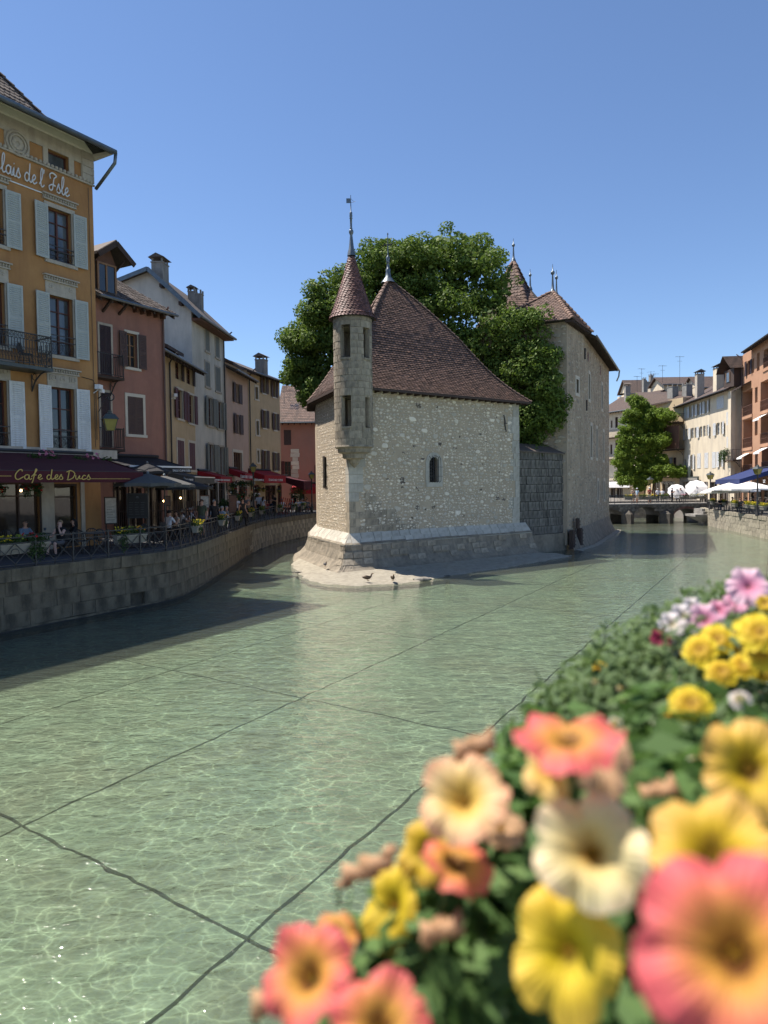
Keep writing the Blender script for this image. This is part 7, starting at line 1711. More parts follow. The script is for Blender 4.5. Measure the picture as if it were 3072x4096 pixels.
for px, D, rz, top, hr, arms, lab in ((758, 37.0, 2.4, 'shirt_white', 'hair_grey', 'table', 'seated grey haired diner in white with back turned behind the man in green'), (783, 37.4, -.6, 'cloth_navy', 'hair_blond', 'face', 'seated blond diner leaning on one hand right of the grey haired one'),
    (827, 39.5, .9, 'shirt_sky', 'hair_grey', 'table', 'seated diner in light blue right behind the man in green'), (842, 41.5, -.2, 'cloth_beige', 'hair_brown', 'table', 'seated brown haired diner under the short red awning'), (915, 43.0, 2.2, 'cloth_grey', 'hair_black', 'table', 'seated diner with dark hair behind the wooden menu stand'),
    (945, 45.5, .3, 'shirt_white', 'hair_brown', 'chest', 'standing waiter in white by the doorway of the rose house'), (1083, 57.0, -.7, 'cloth_navy', 'hair_grey', 'table', 'seated diner in navy left of the red chairs'), (1128, 61.5, .4, 'shirt_white', 'hair_grey', 'table', 'seated white haired diner behind the red chairs'), (1202, 63.2, 2.5, 'cloth_beige', 'hair_brown', 'table', 'seated diner in beige with back turned under the bright red awning')):
    P_(gq(px, D), rz, lab, 'stand' if arms == 'chest' else 'sit', 1.64, top, 'cloth_navy', 'skin', hr, arms=arms)
# wiring and wall fittings of the hotel
m = MB(); (ca, za), (cb_, zb2) = FA.uz(325, 1508), FA.uz(370, 1520); m.tube([(ca, -.03, za), (cb_, -.03, zb2), (cb_+.12, -.03, zb2-.25), (cb_+.12, -.03, zb2-2.4)], .014, 4); m.tube([(FW-.22, -.03, zat-.2), (FW-.2, -.03, zb_+.1)], .010, 4); m.build('cable', MAT['iron'], FA.root)
# ================================================================ right bank
Z5 = lambda x, y: (2400+.4068*x, 1300+.4068*y)
def zr(F, x0, x1, y0, y1): a = Z5(x0, y0); b = Z5(x1, y1); return F.rect(a[0], b[0], a[1], b[1])
RA_ = Fac('cream_long_house', 'long cream house in full sun with rows of white shutters behind the parasols', (37.7, 90.0), (36.0, 73.0))
for (a, b, y0, y1, st) in ((815, 850, 812, 925, 'closed'), (884, 912, 795, 905, 'open'), (962, 990, 772, 885, 'open'), (1036, 1062, 745, 865, 'open'), (1150, 1218, 700, 822, 'closed'),
    (838, 862, 1022, 1128, 'l'), (897, 921, 1012, 1115, 'l'), (930, 952, 1008, 1110, None), (980, 1004, 998, 1102, 'l'), (1014, 1038, 990, 1096, None), (1048, 1068, 985, 1092, 'r'), (1146, 1176, 962, 1080, 'l'), (1188, 1210, 955, 1075, 'r'), (1282, 1312, 850, 975, 'l'), (1280, 1312, 1095, 1200, 'l'),
    (895, 920, 1275, 1418, 'open'), (958, 992, 1262, 1408, 'closed'), (1030, 1066, 1255, 1405, 'closed'), (1105, 1140, 1248, 1405, 'closed'), (1178, 1206, 1245, 1395, 'open')):
    window(RA_, zr(RA_, a, b, y0, y1), wood='shutter_white', frame=None, sill=False, shut=st, sm='shutter_white', detail=0, sw=.62, glass='glass', rows=3)
window(RA_, zr(RA_, 828, 845, 1322, 1395), frame=None, sill=False)
er = RA_.uz(*Z5(1328, 600), .6)[1]
[shop(RA_, *[Z5(x, 0)[0] for x in ab], 1930, 2, RQZ+.05) for ab in ((850, 950), (985, 1060), (1090, 1150), (1180, 1260))]
body(RA_, 0, er+.3, 'stucco_cream', depth=9); rfR, zR = gable_roof(RA_, er, .8, .55, 5, mat='roof_tile', u0=-.6, u1=RA_.W+.1, tiles=0, base='stucco_cream', gut='iron')
u0_ = RA_.uz(*Z5(782, 1100))[0]; MB().box(-.95, -.05, -.05, 6, 0, er-.1).build('yellow_wall_strip', MAT['stucco_ochre_y'] if 'stucco_ochre_y' in MAT else MAT['stucco_yellow'], RA_.root)
downpipe(RA_, -.35, RQZ, er, 'pipe_brown', .8); MB().box(RA_.W-.55, RA_.W+.25, -.45, .0, RQZ+2.3, er-.3).build('flue_shaft', MAT['stucco_cream'], RA_.root)
for a, b, y0, y1, D, bz_ in ((940, 1018, 462, 690, 84, 0), (1113, 1220, 405, 600, 78, 0)):
    p = dp(*Z5((a+b)/2, y0), D); q = loc_of(RA_.root, p); w_ = (b-a)*.4068/2841*D; chimney(RA_.root, (q[0], q[1]), w_*.9, .8, er, p.z-.3, 'stucco_cream' if a > 1000 else 'trim')
# wooden dormer
p = dp(*Z5(1285, 500), 73.5); q = loc_of(RA_.root, p); dz0, dz1, da = dp(*Z5(1285, 560), 73.5).z, dp(*Z5(1285, 440), 73.5).z, dp(*Z5(1240, 305), 73.5).z
dr = MB().box(q[0]-1.3, q[0]+1.4, q[1]-.2, q[1]+3, dz0-.6, dz1).build('dormer', MAT['wood_dark'], RA_.root); MB().box(q[0]-.5, q[0]+.4, q[1]-.26, q[1]-.2, dz0, dz1-.3).build('window', MAT['glass_curtain'], dr); MB().box(q[0]-.56, q[0]-.48, q[1]-.3, q[1]-.2, dz0, dz1-.25).box(q[0]+.38, q[0]+.46, q[1]-.3, q[1]-.2, dz0, dz1-.25).build('window_frame', MAT['wood_oak'], dr)
MB().add([(q[0]-1.9, q[1]-.8, dz1-.2), (q[0]-1.9, q[1]+3.4, dz1-.2), (q[0]-.1, q[1]+3.4, da), (q[0]-.1, q[1]-.8, da), (q[0]+2.0, q[1]-.8, dz1-.1), (q[0]+2.0, q[1]+3.4, dz1-.1)], [(0, 3, 2, 1), (3, 4, 5, 2), (0, 1, 2, 5, 4, 3)]).build('dormer_roof', MAT['far_tile'], dr)
# small balcony with plants
u, z = RA_.uz(*Z5(1305, 1322), .8); balcony(RA_, u-2.6, u, z, .8, 1.0, .2); t = thing('balcony_plants', 'trailing green plants on the small balcony of the cream house', 'plant', tuple(RA_.world(u-2.2, -.7, z+.5)), 0); leaf_cloud('foliage', [(0, 0, .3), (.2, .8, .2), (-.1, .3, -.3)], [(.5, .8, .5)]*3, 700, .14, MAT['leaf_plant'], t)

RB_ = Fac('ochre_loggia_house', 'brick orange house with recessed loggias and dark railings at the right photo edge', (36.3, 72.0), (33.3, 59.5))
lg = []
for (a, b, y0, y1, rl_) in ((1408, 1500, 640, 890, 770), (1408, 1500, 925, 1205, 1090), (1408, 1500, 1270, 1470, None), (1580, 1662, 545, 840, 700), (1580, 1662, 890, 1165, 1040), (1590, 1662, 1220, 1450, 1380), (1610, 1662, 235, 420, 370)):
    r = zr(RB_, a, b, y0, y1); lg.append((r, rl_)); RB_.wins.append(r)
for (a, b, y0, y1) in ((1524, 1550, 612, 762), (1522, 1550, 925, 1085), (1524, 1552, 1250, 1420), (1542, 1570, 275, 450)): window(RB_, zr(RB_, a, b, y0, y1), frame=None, sill=True, cols=1, wood='wood_dark', depth=.3)
for (a, b, y0, y1) in ((1450, 1478, 350, 490), (1500, 1516, 330, 470)): window(RB_, zr(RB_, a, b, y0, y1), frame=None, sill=False, cols=1, shut='l', sm='shutter_dark', detail=0)
# loggia depth: openings get 1.4 m deep niches
er2 = RB_.uz(*Z5(1480, 215), .7)[1]; er2 = max(er2, 15)
mb = MB(); hole_wall(mb, 0, RB_.W, 0, er2+.2, RB_.wins, 0, .25); W_ = RB_.W
mb.quad((0, 9, 0), (0, 0, 0), (0, 0, er2+.2), (0, 9, er2+.2)); mb.quad((W_, 9, 0), (0, 9, 0), (0, 9, er2+.2), (W_, 9, er2+.2)); mb.quad((W_, 0, 0), (W_, 9, 0), (W_, 9, er2+.2), (W_, 0, er2+.2))
for r, rl_ in lg:
    a, b, c, d = r
    mb.quad((a, .25, c), (a, 1.5, c), (a, 1.5, d), (a, .25, d)); mb.quad((b, 1.5, c), (b, .25, c), (b, .25, d), (b, 1.5, d)); mb.quad((a, .25, c), (b, .25, c), (b, 1.5, c), (a, 1.5, c)); mb.quad((a, 1.5, d), (b, 1.5, d), (b, .25, d), (a, .25, d)); mb.quad((a, 1.5, c), (b, 1.5, c), (b, 1.5, d), (a, 1.5, d))
mb.build('wall', MAT['stucco_ochre'], RB_.root)
for r, rl_ in lg:
    a, b, c, d = r; g = MB().box((a+b)/2-.5, (a+b)/2+.6, 1.42, 1.48, c+.05, d-.5).build('window', MAT['glass'], RB_.root)
    m = MB(); n = int((b-a)/.12); h = .95
    for k in range(n+1): m.bar((a+(b-a)*k/n, -.03, c+.02), (a+(b-a)*k/n, -.03, c+h), .02)
    m.bar((a, -.03, c+h), (b, -.03, c+h), .05, .04); m.bar((a, -.03, c+.05), (b, -.03, c+.05), .03); m.bar((a, -.03, c+h*.5), (b, -.03, c+h*.5), .02); m.build('loggia_railing', MAT['wood_brown'], RB_.root)
    MB().box(a-.1, b+.1, -.08, .2, c-.28, c).build('floor_band', MAT['stucco_ochre'], RB_.root)
for (x, y) in ((1448, 1268), (1620, 885), (1625, 1212)):
    u, z = RB_.uz(*Z5(x, y)); m = MB().add([(u-1.0, -.75, z-.35), (u+1.0, -.75, z-.35), (u+1.0, -.02, z+.05), (u-1.0, -.02, z+.05), (u-1.0, -.75, z-.5), (u+1.0, -.75, z-.5)], [(0, 1, 2, 3), (4, 5, 1, 0)]); m.build('window_awning', MAT['white_canvas'], RB_.root)
gable_roof(RB_, er2, .8, .5, 5, mat='roof_tile', u0=3.2, u1=RB_.W+.5, base=None, gut='iron')
chimney(RB_.root, (4.2, 2.0), .9, .9, er2, er2+2.0, 'stucco_ochre', cap=False); downpipe(RB_, .15, RQZ, er2, 'pipe_brown')
el2 = RB_.uz(*Z5(1430, 560), .6)[1]; m = MB().add([(-.4, -.9, el2-.4), (3.3, -.9, el2-.4), (3.3, -.02, el2+.05), (-.4, -.02, el2+.05), (-.4, -.9, el2-.28), (3.3, -.9, el2-.28), (3.3, -.02, el2+.17), (-.4, -.02, el2+.17)], BOXF); m.build('eave', MAT['wood_dark'], RB_.root)
awning(RB_, 2950, 3100, 1915, 1936, 3.2, 1.0, 'awning_blue', 'shop_awning', 'navy blue shop awning above the parasols at the right photo edge', u0=3.6, u1=RB_.W, pxref=3050, text=[("2.SZ", 3052, .32)])
[MB().box(u, u+1.6, -.02, .03, RQZ, RQZ+2.2).build('shop_window', MAT['glass_shop'], RB_.root) for u in (.6, 2.9, 5.4, 8.0, 10.4)]

# wooden balcony house under the vine
RC_ = Fac('timber_balcony_house', 'old house with plank clad timber balconies, largely hidden by green vine', (35.4, 96.0), (37.45, 89.0))
rc = RC_.root; e0 = RC_.uz(*Z5(600, 745), .4)[1]
for (a, b, y0, y1) in ((560, 605, 1040, 1150), (665, 700, 1308, 1390), (715, 750, 1302, 1385)): window(RC_, zr(RC_, a, b, y0, y1), frame=None, sill=False, shut='l', sm='shutter_sage', detail=0, sw=.5)
[shop(RC_, *[Z5(x, 0)[0] for x in ab], 1928, 2, RQZ+.05) for ab in ((530, 590), (620, 720))]
body(RC_, 0, e0, 'stucco_yellow', depth=7)
for (x1, yf, pr) in ((775, 945, 1.3), (775, 1215, 1.2), (770, 1490, 1.0)):
    u, z = RC_.uz(*Z5(x1, yf), pr); u = min(u, RC_.W+.3); b = balcony(RC_, u-4.6, u, z, pr, 1.0, .16); b.name = 'timber_balcony'
u1_, zt_2 = RC_.uz(*Z5(775, 985), 1.25); zb_2 = RC_.uz(*Z5(775, 1212), 1.25)[1]; q = []; u = u1_-2.7
while u < u1_-.05: q.append(boxp(u, u+.16, -1.3, -1.26, zb_2, zt_2+random.uniform(-.05, .05))); u += .175
pieces('plank', q, MAT['wood_brown'], rc)
m = MB(); pr_ = [dp(*Z5(345, 662), 101), dp(*Z5(905, 650), 98), dp(*Z5(905, 702), 88.5), dp(*Z5(440, 792), 94.5)]; m.plate([loc_of(rc, p) for p in pr_[::-1]], (0, 0, 1), -.18); m.build('roof', MAT['far_tile'], rc)
m = MB(); m.add([loc_of(rc, p) for p in (dp(*Z5(345, 672), 100.8), dp(*Z5(440, 800), 94.7), dp(*Z5(310, 745), 101.5))], [(0, 1, 2)]); m.build('gable_board', MAT['wood_dark'], rc)
for a, b, y0, y1, D in ((675, 755, 592, 720, 92), (825, 890, 572, 700, 90)): p = dp(*Z5((a+b)/2, y0+20), D); q = loc_of(rc, p); chimney(rc, (q[0], q[1]), (b-a)*.4068/2841*D, .9, p.z-2.8, p.z, 'concrete', cap=False)
u, z = RC_.uz(*Z5(605, 1565)); text_mesh("PHARMACIE", .5, MAT['trim_light'], rc, frame3((u, -.05, z), (1, 0, 0), (0, 0, 1)))
MB().box(RC_.W-.1, RC_.W+.5, -.4, .3, 0, 4.8).build('stone_pillar', MAT['concrete'], rc)
# pale house behind the vine
RD_ = Fac('pale_balcony_house', 'pale narrow house with dark green balconies between the stone tower and the vine', (32.4, 106.0), (35.3, 98.5))
for (a, b, y0, y1) in ((105, 122, 940, 1010), (150, 172, 1130, 1260), (100, 120, 1175, 1270), (148, 175, 905, 1010)): window(RD_, zr(RD_, a, b, y0, y1), frame=None, sill=False)
e_ = RD_.uz(*Z5(160, 850), .4)[1]; [shop(RD_, *[Z5(x, 0)[0] for x in ab], 1955, 2, RQZ+.3) for ab in ((110, 150), (170, 220))]; body(RD_, 0, e_+.3, 'stucco_cream', depth=8); gable_roof(RD_, e_, .9, .55, 4, mat='roof_tile', u0=-.5, u1=RD_.W+.5, base='stucco_cream')
for yf, mt in ((1090, 0), (1310, 0), (1560, 1)): u, z = RD_.uz(*Z5(240, yf), 1.0); balcony(RD_, u-5.5, min(u, RD_.W), z, 1.0, 1.0, .2)
awning(RD_, 2440, 2512, 1937, 1950, 2.0, .4, 'white_canvas', 'shop_awning', 'cream shop awning beyond the bridge next to the stone tower', u0=0, u1=RD_.W+.6)
def bg_house(px0, px1, yr, ye, D, label, mat='stucco_cream', slope=.75, name='roof_house'):
    a, b = dp(px0, ye, D), dp(px1, ye, D); F = Fac(name, label, (a.x, D), (b.x, D)); rise = (dp(px0, yr, D+2.5).z-a.z); F.wins = []; body(F, 0, a.z, mat, depth=6); m = (rise/(3.1)); gable_roof(F, a.z-.2, .6, m, 2.5, mat='roof_tile', u0=-.4, u1=F.W+.4, rafters=False, base=mat); return F
h1 = bg_house(2655, 2790, 1503, 1533, 100, 'background house with red brown roof above the timber balcony house', 'stucco_cream'); h2 = bg_house(2520, 2600, 1515, 1570, 112, 'background house with dark roof and many chimneys at the back left', 'stucco_cream')
h3 = bg_house(2800, 2880, 1500, 1545, 92, 'background roof between the two big chimneys of the cream house', 'stucco_cream')
for a, b, y0, D, F_ in ((240, 295, 575, 106, h2), (418, 445, 505, 110, h2), (440, 495, 535, 110, h2), (485, 520, 470, 110, h2), (245, 275, 655, 104, h2), (585, 650, 570, 103, h1), (650, 715, 560, 103, h1)):
    p = dp(*Z5((a+b)/2, y0+12), D); q = loc_of(F_.root, p); w_ = (b-a)*.4068/2841*D; chimney(F_.root, (q[0], q[1]), w_*.85, .8, p.z-3.2, p.z-.3, 'concrete', cap=a == 240)
for x, y, D, h_, lab in ((410, 425, 106, 3.2, 'television antenna above the leftmost chimney group'), (540, 475, 108, 2.6, 'thin antenna right of the chimney group'), (615, 395, 100, 3.4, 'tall narrow antenna left of the red brown roof'), (785, 305, 99, 4.2, 'tallest antenna standing on the red brown roof'), (365, 500, 108, 2.4, 'low antenna at the left end of the dark roof'), (500, 455, 110, 2.0, 'small antenna on the chimney group')):
    p = Z5(x, y); antenna(p[0], p[1], D, h_, lab)

# ---- bridge
br = thing('arched_bridge', 'low stone bridge with three arches crossing the canal beyond the tower', 'bridge', (26, 69.5, 0)); BD0, BD1 = 69.5, 73.2; DZ = 1.95
def xb(px, D=69.5): return dp(px, 1950, D).x
P1a, P1b, P2a, P2b, E3 = xb(2489), xb(2536), xb(2640), xb(2693), xb(2798)
ARC = [(17.5, P1a, .85, 1.68), (P1b, P2a, .75, 1.66), (P2b, E3, .55, 1.42)]
def under(x):
    for a, b, s0, c in ARC:
        if a <= x <= b: t = (x-(a+b)/2)/((b-a)/2); return s0+(c-s0)*math.sqrt(max(0, 1-t*t))
    return -.5
xs = sorted({*[17.5+k*(33.2-17.5)/150 for k in range(151)], P1a, P1b, P2a, P2b, E3}); m = MB()
for a, b in zip(xs, xs[1:]):
    mid = (a+b)/2; ua = under(mid) if under(mid) < 0 else under(a if under(a) > 0 else mid); ub = under(mid) if under(mid) < 0 else under(b if under(b) > 0 else mid)
    for y in (BD0, BD1): m.quad((a-26, y-69.5, ua), (b-26, y-69.5, ub), (b-26, y-69.5, DZ-.12), (a-26, y-69.5, DZ-.12))
    m.quad((a-26, 0, ua), (a-26, BD1-69.5, ua), (b-26, BD1-69.5, ub), (b-26, 0, ub))
m.build('arches', MAT['bridge_stone'], br)
for a, b in ((P1a, P1b), (P2a, P2b)): m = MB(); w_ = b-a; m.prism([(a-26, .0), (a-26+w_*.5, -.75), (b-26, .0), (b-26, .3), (a-26, .3)], -.5, .95); m.add([(a-26, .0, .95), (a-26+w_*.5, -.75, .95), (b-26, 0, .95), (a-26+w_*.5, .0, 1.45)], [(0, 1, 3), (1, 2, 3)]); m.build('pier', MAT['bridge_stone'], br)
MB().box(-8.5, 7.2, -.08, BD1-69.5+.08, DZ-.12, DZ).build('deck', MAT['concrete'], br)
# red brick band of the third arch
q = []; n = 26
for k in range(n):
    x = P2b+(E3-P2b)*(k+.5)/n; z = under(x); q.append(boxp(x-26-.045, x-26+.045, -.04, .1, z+.02, z+.22))
pieces('brick', q, MAT['cone_tile'], br)
q = []
for r in range(3):
    x = 18.0
    while x < 32.5:
        w_ = random.uniform(.5, .9); z = DZ-.14-.2*(r+1)
        if min(under(x+.02), under(x+w_-.02), under(x+w_/2)) < 0 or max(under(x), under(x+w_), under(x+w_/2)) < z-.02: q.append(boxp(x-26+.01, x-26+w_-.01, -.03-random.uniform(0, .02), .1, z+.01, z+.19))
        x += w_
pieces('stone', q, MAT['ashlar_dark'], br)
def picket_rail(path, z, h, label, name='railing', gap=.14, group=None):
    t = thing(name, label, 'railing', (path[0][0], path[0][1], z)); o = Vector(path[0]); L = poly_len(path); me = MB().bar((0, 0, .06), (0, 0, h), .018).mesh('baluster', MAT['iron']); po = MB().bar((0, 0, 0), (0, 0, h+.05), .05).mesh('post', MAT['iron']); n = int(L[-1]/gap); lim = 290; m = MB(); extra = MB()
    for k in range(n+1):
        p, d = at_len(path, L, k*gap); loc = (p.x-o.x, p.y-o.y, 0)
        if k % 12 == 0: q = bpy.data.objects.new('post', po)
        elif k < lim: q = bpy.data.objects.new('baluster', me)
        else: extra.bar((*loc[:2], .06), (*loc[:2], h), .018); continue
        COL.objects.link(q); q.parent = t; q.location = loc
    if extra.v: e = extra.build('balusters', MAT['iron'], t); e['kind'] = 'stuff'
    pts = [(a[0]-o.x, a[1]-o.y) for a in path]
    for a, b in zip(pts, pts[1:]):
        for zz, w_ in ((h, .05), (h-.13, .02), (.08, .025)): m.bar((*a, zz), (*b, zz), w_)
    m.build('top_rail', MAT['iron'], t); return t
picket_rail([(17.6, 69.65), (31.0, 69.65)], DZ, .78, 'iron railing on the near side of the arched bridge'); picket_rail([(17.6, 73.1), (31.8, 73.1)], DZ, .78, 'iron railing on the far side of the arched bridge')
for x, L_, lab, c in ((2514, .8, 'leftmost yellow flower box on the bridge railing', 'petal_yellow'), (2570, .8, 'second flower box from the left on the bridge railing', 'leaf_yellow'), (2608, 1.1, 'long flower box below the woman in white cap on the bridge', 'petal_yellow'), (2655, .8, 'flower box below the two people in white shirts on the bridge', 'leaf_yellow'), (2736, .9, 'pinkish flower box under the smaller white umbrella', 'petal_pink'), (2775, .8, 'green flower box between the two tilted umbrellas', 'leaf_yellow'), (2806, .9, 'yellow flower box at the right end of the bridge railing', 'petal_yellow')):
    planter((xb(x), 69.5, DZ+.42), 0, L_, lab, (c,), group='flower boxes on the bridge railing', fl=36, n=200, trail=.15)
# stone landing with steps
st = thing('stone_landing', 'stepped stone landing projecting over the water at the right end of the bridge', 'steps', (xb(2800, 66), 66, 0)); x0 = xb(2776, 65.5)-xb(2800, 66); x1 = xb(2846, 65.5)-xb(2800, 66)
MB().box(x0, x1, -.8, 1.4, .82, 1.02).build('slab', MAT['concrete'], st); MB().box(x0+.9, x1, -.4, 1.6, 1.02, 1.26).build('step', MAT['concrete'], st); MB().box(x0+1.0, x1, .1, 1.8, 1.26, 1.5).build('step', MAT['concrete'], st)
m = MB(); m.add([(x0+.1, -.7, .82), (x1, -.7, .82), (x1, -.4, .35), (x0+.9, -.4, .35), (x0+.1, 1.3, .82), (x1, 1.3, .82), (x1, 1.0, .35), (x0+.9, 1.0, .35)], [(0, 1, 2, 3), (5, 4, 7, 6), (4, 0, 3, 7), (3, 2, 6, 7)]); m.build('corbel', MAT['concrete'], st); MB().box(x0+1.0, x1-.1, -.35, .9, -.4, .35).build('pier', MAT['ashlar_dark'], st)
# right quay railing and its flower boxes
rp = []; k = 0
while k <= 60: p, d = at_len(RQ, RL, RL[-1]*k/60*.92+.2); rp.append((p.x+.18, p.y+.02)); k += 1
picket_rail(rp, RQZ, .85, 'iron railing with flower boxes along the right quay', gap=.15)
for px, lab in ((2851, 'flower box nearest the stone landing on the right quay'), (2892, 'second flower box from the landing on the right quay'), (2939, 'third flower box from the landing, below the middle parasol'), (2988, 'yellow flower box left of the right street lamp'), (3016, 'yellow flower box just left under the right street lamp'), (3053, 'full yellow flower box at the right photo edge')):
    s = s_px(RQ, RL, px, RQZ+.6); a, d = at_len(RQ, RL, s); planter((a.x-.02, a.y, RQZ+.5), math.atan2(d.y, d.x), .95, lab, ('petal_yellow',), group='flower boxes on the right quay railing', fl=80, n=420, trail=.2, lm='leaf_yellow' if px > 2930 else 'leaf_plant')
# lamps
for px, D, y, z0, lab in ((2601, 75, 1906, DZ, 'street lamp beyond the bridge in front of the vine'), (2841, 64.2, 1886, RQZ, 'street lamp at the corner of the bridge beside the tilted umbrellas'), (3030, 51.0, 1858, RQZ, 'street lamp on the right quay in front of the navy awning')):
    lamp_post(gq(px, D, z0), dp(px, y, D).z-z0, lab, .3, .85)
# parasols
WG = 'white parasols over the right terrace'
for px, y, D, r, lab in ((2875, 1943, 62, 1.5, 'leftmost low white parasol on the right terrace'), (2917, 1931, 60, 1.75, 'second white parasol from the left on the right terrace'), (2958, 1936, 60.5, 1.6, 'greyish white parasol between its two neighbours'), (2998, 1926, 55, 1.9, 'largest white parasol by the right street lamp'), (2945, 1942, 66, 1.5, 'white parasol furthest back on the right terrace')):
    p = dp(px, y, D); umbrella((p.x, p.y, RQZ), lab, 'white_canvas', r, p.z-RQZ, group=WG, drop=.55)
def tilted(px, y, D, r, rx, ry, lab):
    c = dp(px, y, D); h = 1.7; e = Euler((rx, ry, 0)); d = e.to_matrix()@Vector((0, 0, h-.15)); u = umbrella((c.x-d.x, c.y-d.y, c.z-d.z), lab, 'white_canvas', r, h, 10, .34, (rx, ry, 0), 'large tilted umbrellas on the bridge', 2, 0); return u
tilted(2707, 1961, 71.5, .88, R(52), R(-24), 'smaller tilted white umbrella held on the bridge'); tu = tilted(2786, 1951, 70.8, 1.08, R(50), R(-26), 'larger tilted white umbrella with small dark emblem held on the bridge'); MB().tube([(-.28+.13*math.cos(a), -.32+.09*math.sin(a), 1.7-.34*.38+.02+.0*a) for a in [i*math.pi/6 for i in range(13)]], .012, 4).build('emblem', MAT['board_black'], tu)
c = dp(2786, 1951, 70.8)
# people on the bridge and right quay
PB = lambda px, D, z=DZ: gq(px, D, z)
P_(PB(2531, 70.2), .3, 'man in cap and beige shirt on the bridge nearest the stone tower', 'stand', 1.52, 'cloth_beige', 'cloth_beige', 'skin', hat='cloth_beige', shorts=True, arms='chest')
P_(PB(2549, 70.4), -1.2, 'person in teal T-shirt and white cap next to the man in beige', 'stand', 1.50, 'shirt_sky', 'cloth_beige', 'skin', hat='shirt_white', shorts=True)
P_(PB(2598, 70.3), .1, 'woman in dark top, white cap and white shorts taking a photo on the bridge', 'stand', 1.55, 'shirt_red', 'shirt_white', 'skin', hat='shirt_white', shorts=True, arms='chest', sleeves='none')
P_(PB(2631, 71.6), 3.0, 'man in white T-shirt with back turned on the bridge', 'stand', 1.45, 'shirt_white', 'cloth_navy', 'skin', 'hair_grey')
P_(PB(2650, 71.9), 2.6, 'second person in white with dark bag beside the man in white T-shirt', 'stand', 1.40, 'shirt_white', 'cloth_black', 'skin', 'hair_brown', hat='cloth_grey')
P_(PB(2688, 71.2), .8, 'person holding the smaller tilted umbrella, partly hidden behind it', 'stand', 1.5, 'cloth_navy', 'cloth_black', 'skin', 'hair_black', arms='chest')
P_(PB(2712, 72.0), .2, 'person in black trousers behind the smaller tilted umbrella', 'walk', 1.5, 'shirt_blue', 'cloth_black', 'skin', 'hair_brown')
P_(PB(2722, 71.4), 0, 'person in dark clothes below the smaller tilted umbrella', 'stand', 1.45, 'cloth_navy', 'cloth_navy', 'skin', 'hair_brown')
P_(PB(2806, 71.3), 2.7, 'person in dark clothes right below the larger tilted umbrella', 'stand', 1.5, 'cloth_black', 'cloth_black', 'skin', 'hair_black')
P_(PB(2822, 71.0), .9, 'person with red shirt at the right end of the bridge', 'stand', 1.5, 'shirt_red', 'cloth_grey', 'skin_pale', 'hair_grey')
for k, (px, D, c_, lab) in enumerate(((2884, 60, 'cloth_black', 'seated diner in black by the leftmost low parasol'), (2930, 59, 'cloth_grey', 'seated diner in grey under the second parasol'), (2962, 57, 'cloth_black', 'seated diner in black under the greyish parasol'), (2985, 56.5, 'shirt_red', 'seated diner in dark red left of the right street lamp'), (3012, 55.2, 'cloth_black', 'standing person in black with folded arms by the right street lamp'), (3042, 54, 'cloth_navy', 'seated diner in navy right of the right street lamp'), (3062, 53.5, 'cloth_grey', 'seated diner nearest the right photo edge'))):
    P_(gq(px, D, RQZ), random.uniform(-1, 1), lab, 'stand' if k == 4 else 'sit', 1.62, c_, 'cloth_navy', 'skin', ('hair_brown', 'hair_black')[k % 2], long=k % 2 == 0, arms='chest' if k == 4 else 'table')
for px, D, lab in ((2905, 60, 'round table under the second parasol on the right terrace'), (2950, 58.5, 'round table under the greyish parasol'), (3028, 54.6, 'round table right of the right street lamp')):
    o = copy_tree(tb); place(o, gq(px, D, RQZ), 0, lab)
s_ = thing('shop_sign', 'oval topped green shop signboard on the cream house beside the bridge', 'sign', tuple(RA_.world(0, 0)), RA_.rz); (a_u, z_), (b_u, _) = RA_.uz(*Z5(790, 1510), .3), RA_.uz(*Z5(965, 1510), .3); a_u = max(a_u, -.3); z_ = RA_.uz(*Z5(870, 1512), .3)[1]; MB().box(a_u, b_u, -.3, -.2, z_-.35, z_+.25).build('board', MAT['iron_grey'], s_); MB().box(a_u+.3, b_u-.3, -.33, -.3, z_-.2, z_+.1).build('panel', MAT['concrete'], s_); MB().ball(((a_u+b_u)/2, -.25, z_+.85), .7, 14, 8, (.8, .12, 1)).build('oval', MAT['iron_grey'], s_)
# ================================================================ foliage
def clumps(spec, per, r0, r1, jit=.9, seed=3):
    rs = random.Random(seed); C, Rr = [], []
    for (c, rad) in spec:
        for k in range(per):
            d = Vector((rs.gauss(0, 1), rs.gauss(0, 1), rs.gauss(0, 1))).normalized(); f = rs.uniform(.62, 1.0); p = Vector((c[0]+d.x*rad[0]*f, c[1]+d.y*rad[1]*f, c[2]+d.z*rad[2]*f)); r = rs.uniform(r0, r1)
            C.append(tuple(p)); Rr.append((r, r, r*.75))
    return C, Rr
TR_ = [(1300,1235,95,85,47,3),(1390,1150,80,80,47.3,3),(1360,1260,90,90,47,3),(1225,1370,85,70,46.6,2.5),(1215,1480,75,50,46.4,2),(1260,1560,85,60,46.4,2.5),(1340,1420,130,150,47,3),(1520,1070,110,95,47.5,3),(1640,1045,120,95,48,3.5),(1800,1010,130,80,48.5,3.5),(1900,1080,130,110,47.5,3.5),(1700,1150,190,140,48.5,4),(2010,1200,120,120,46.2,3),(2090,1330,110,110,44.6,2.6),(1950,1350,180,160,45.8,3.4),(2070,1500,140,140,44,2.3),(2160,1490,75,120,42.8,1.4),(1850,1450,180,140,46.5,3.5),(2100,1670,95,110,43.2,1.5),(1480,1250,150,150,48,3.5),(1790,1290,190,140,47.5,4),(1620,1250,140,130,47.5,3.5),(1720,1400,150,120,47,3.5),(2110,1800,60,90,43,1.2),(2190,1620,50,80,42.6,1.0)]
def ell(px, py, rx, ry, D, rd): c = dp(px, py, D); return (tuple(c), (rx/2841*D, rd, ry/2841*D))
spec = [ell(*t) for t in TR_]
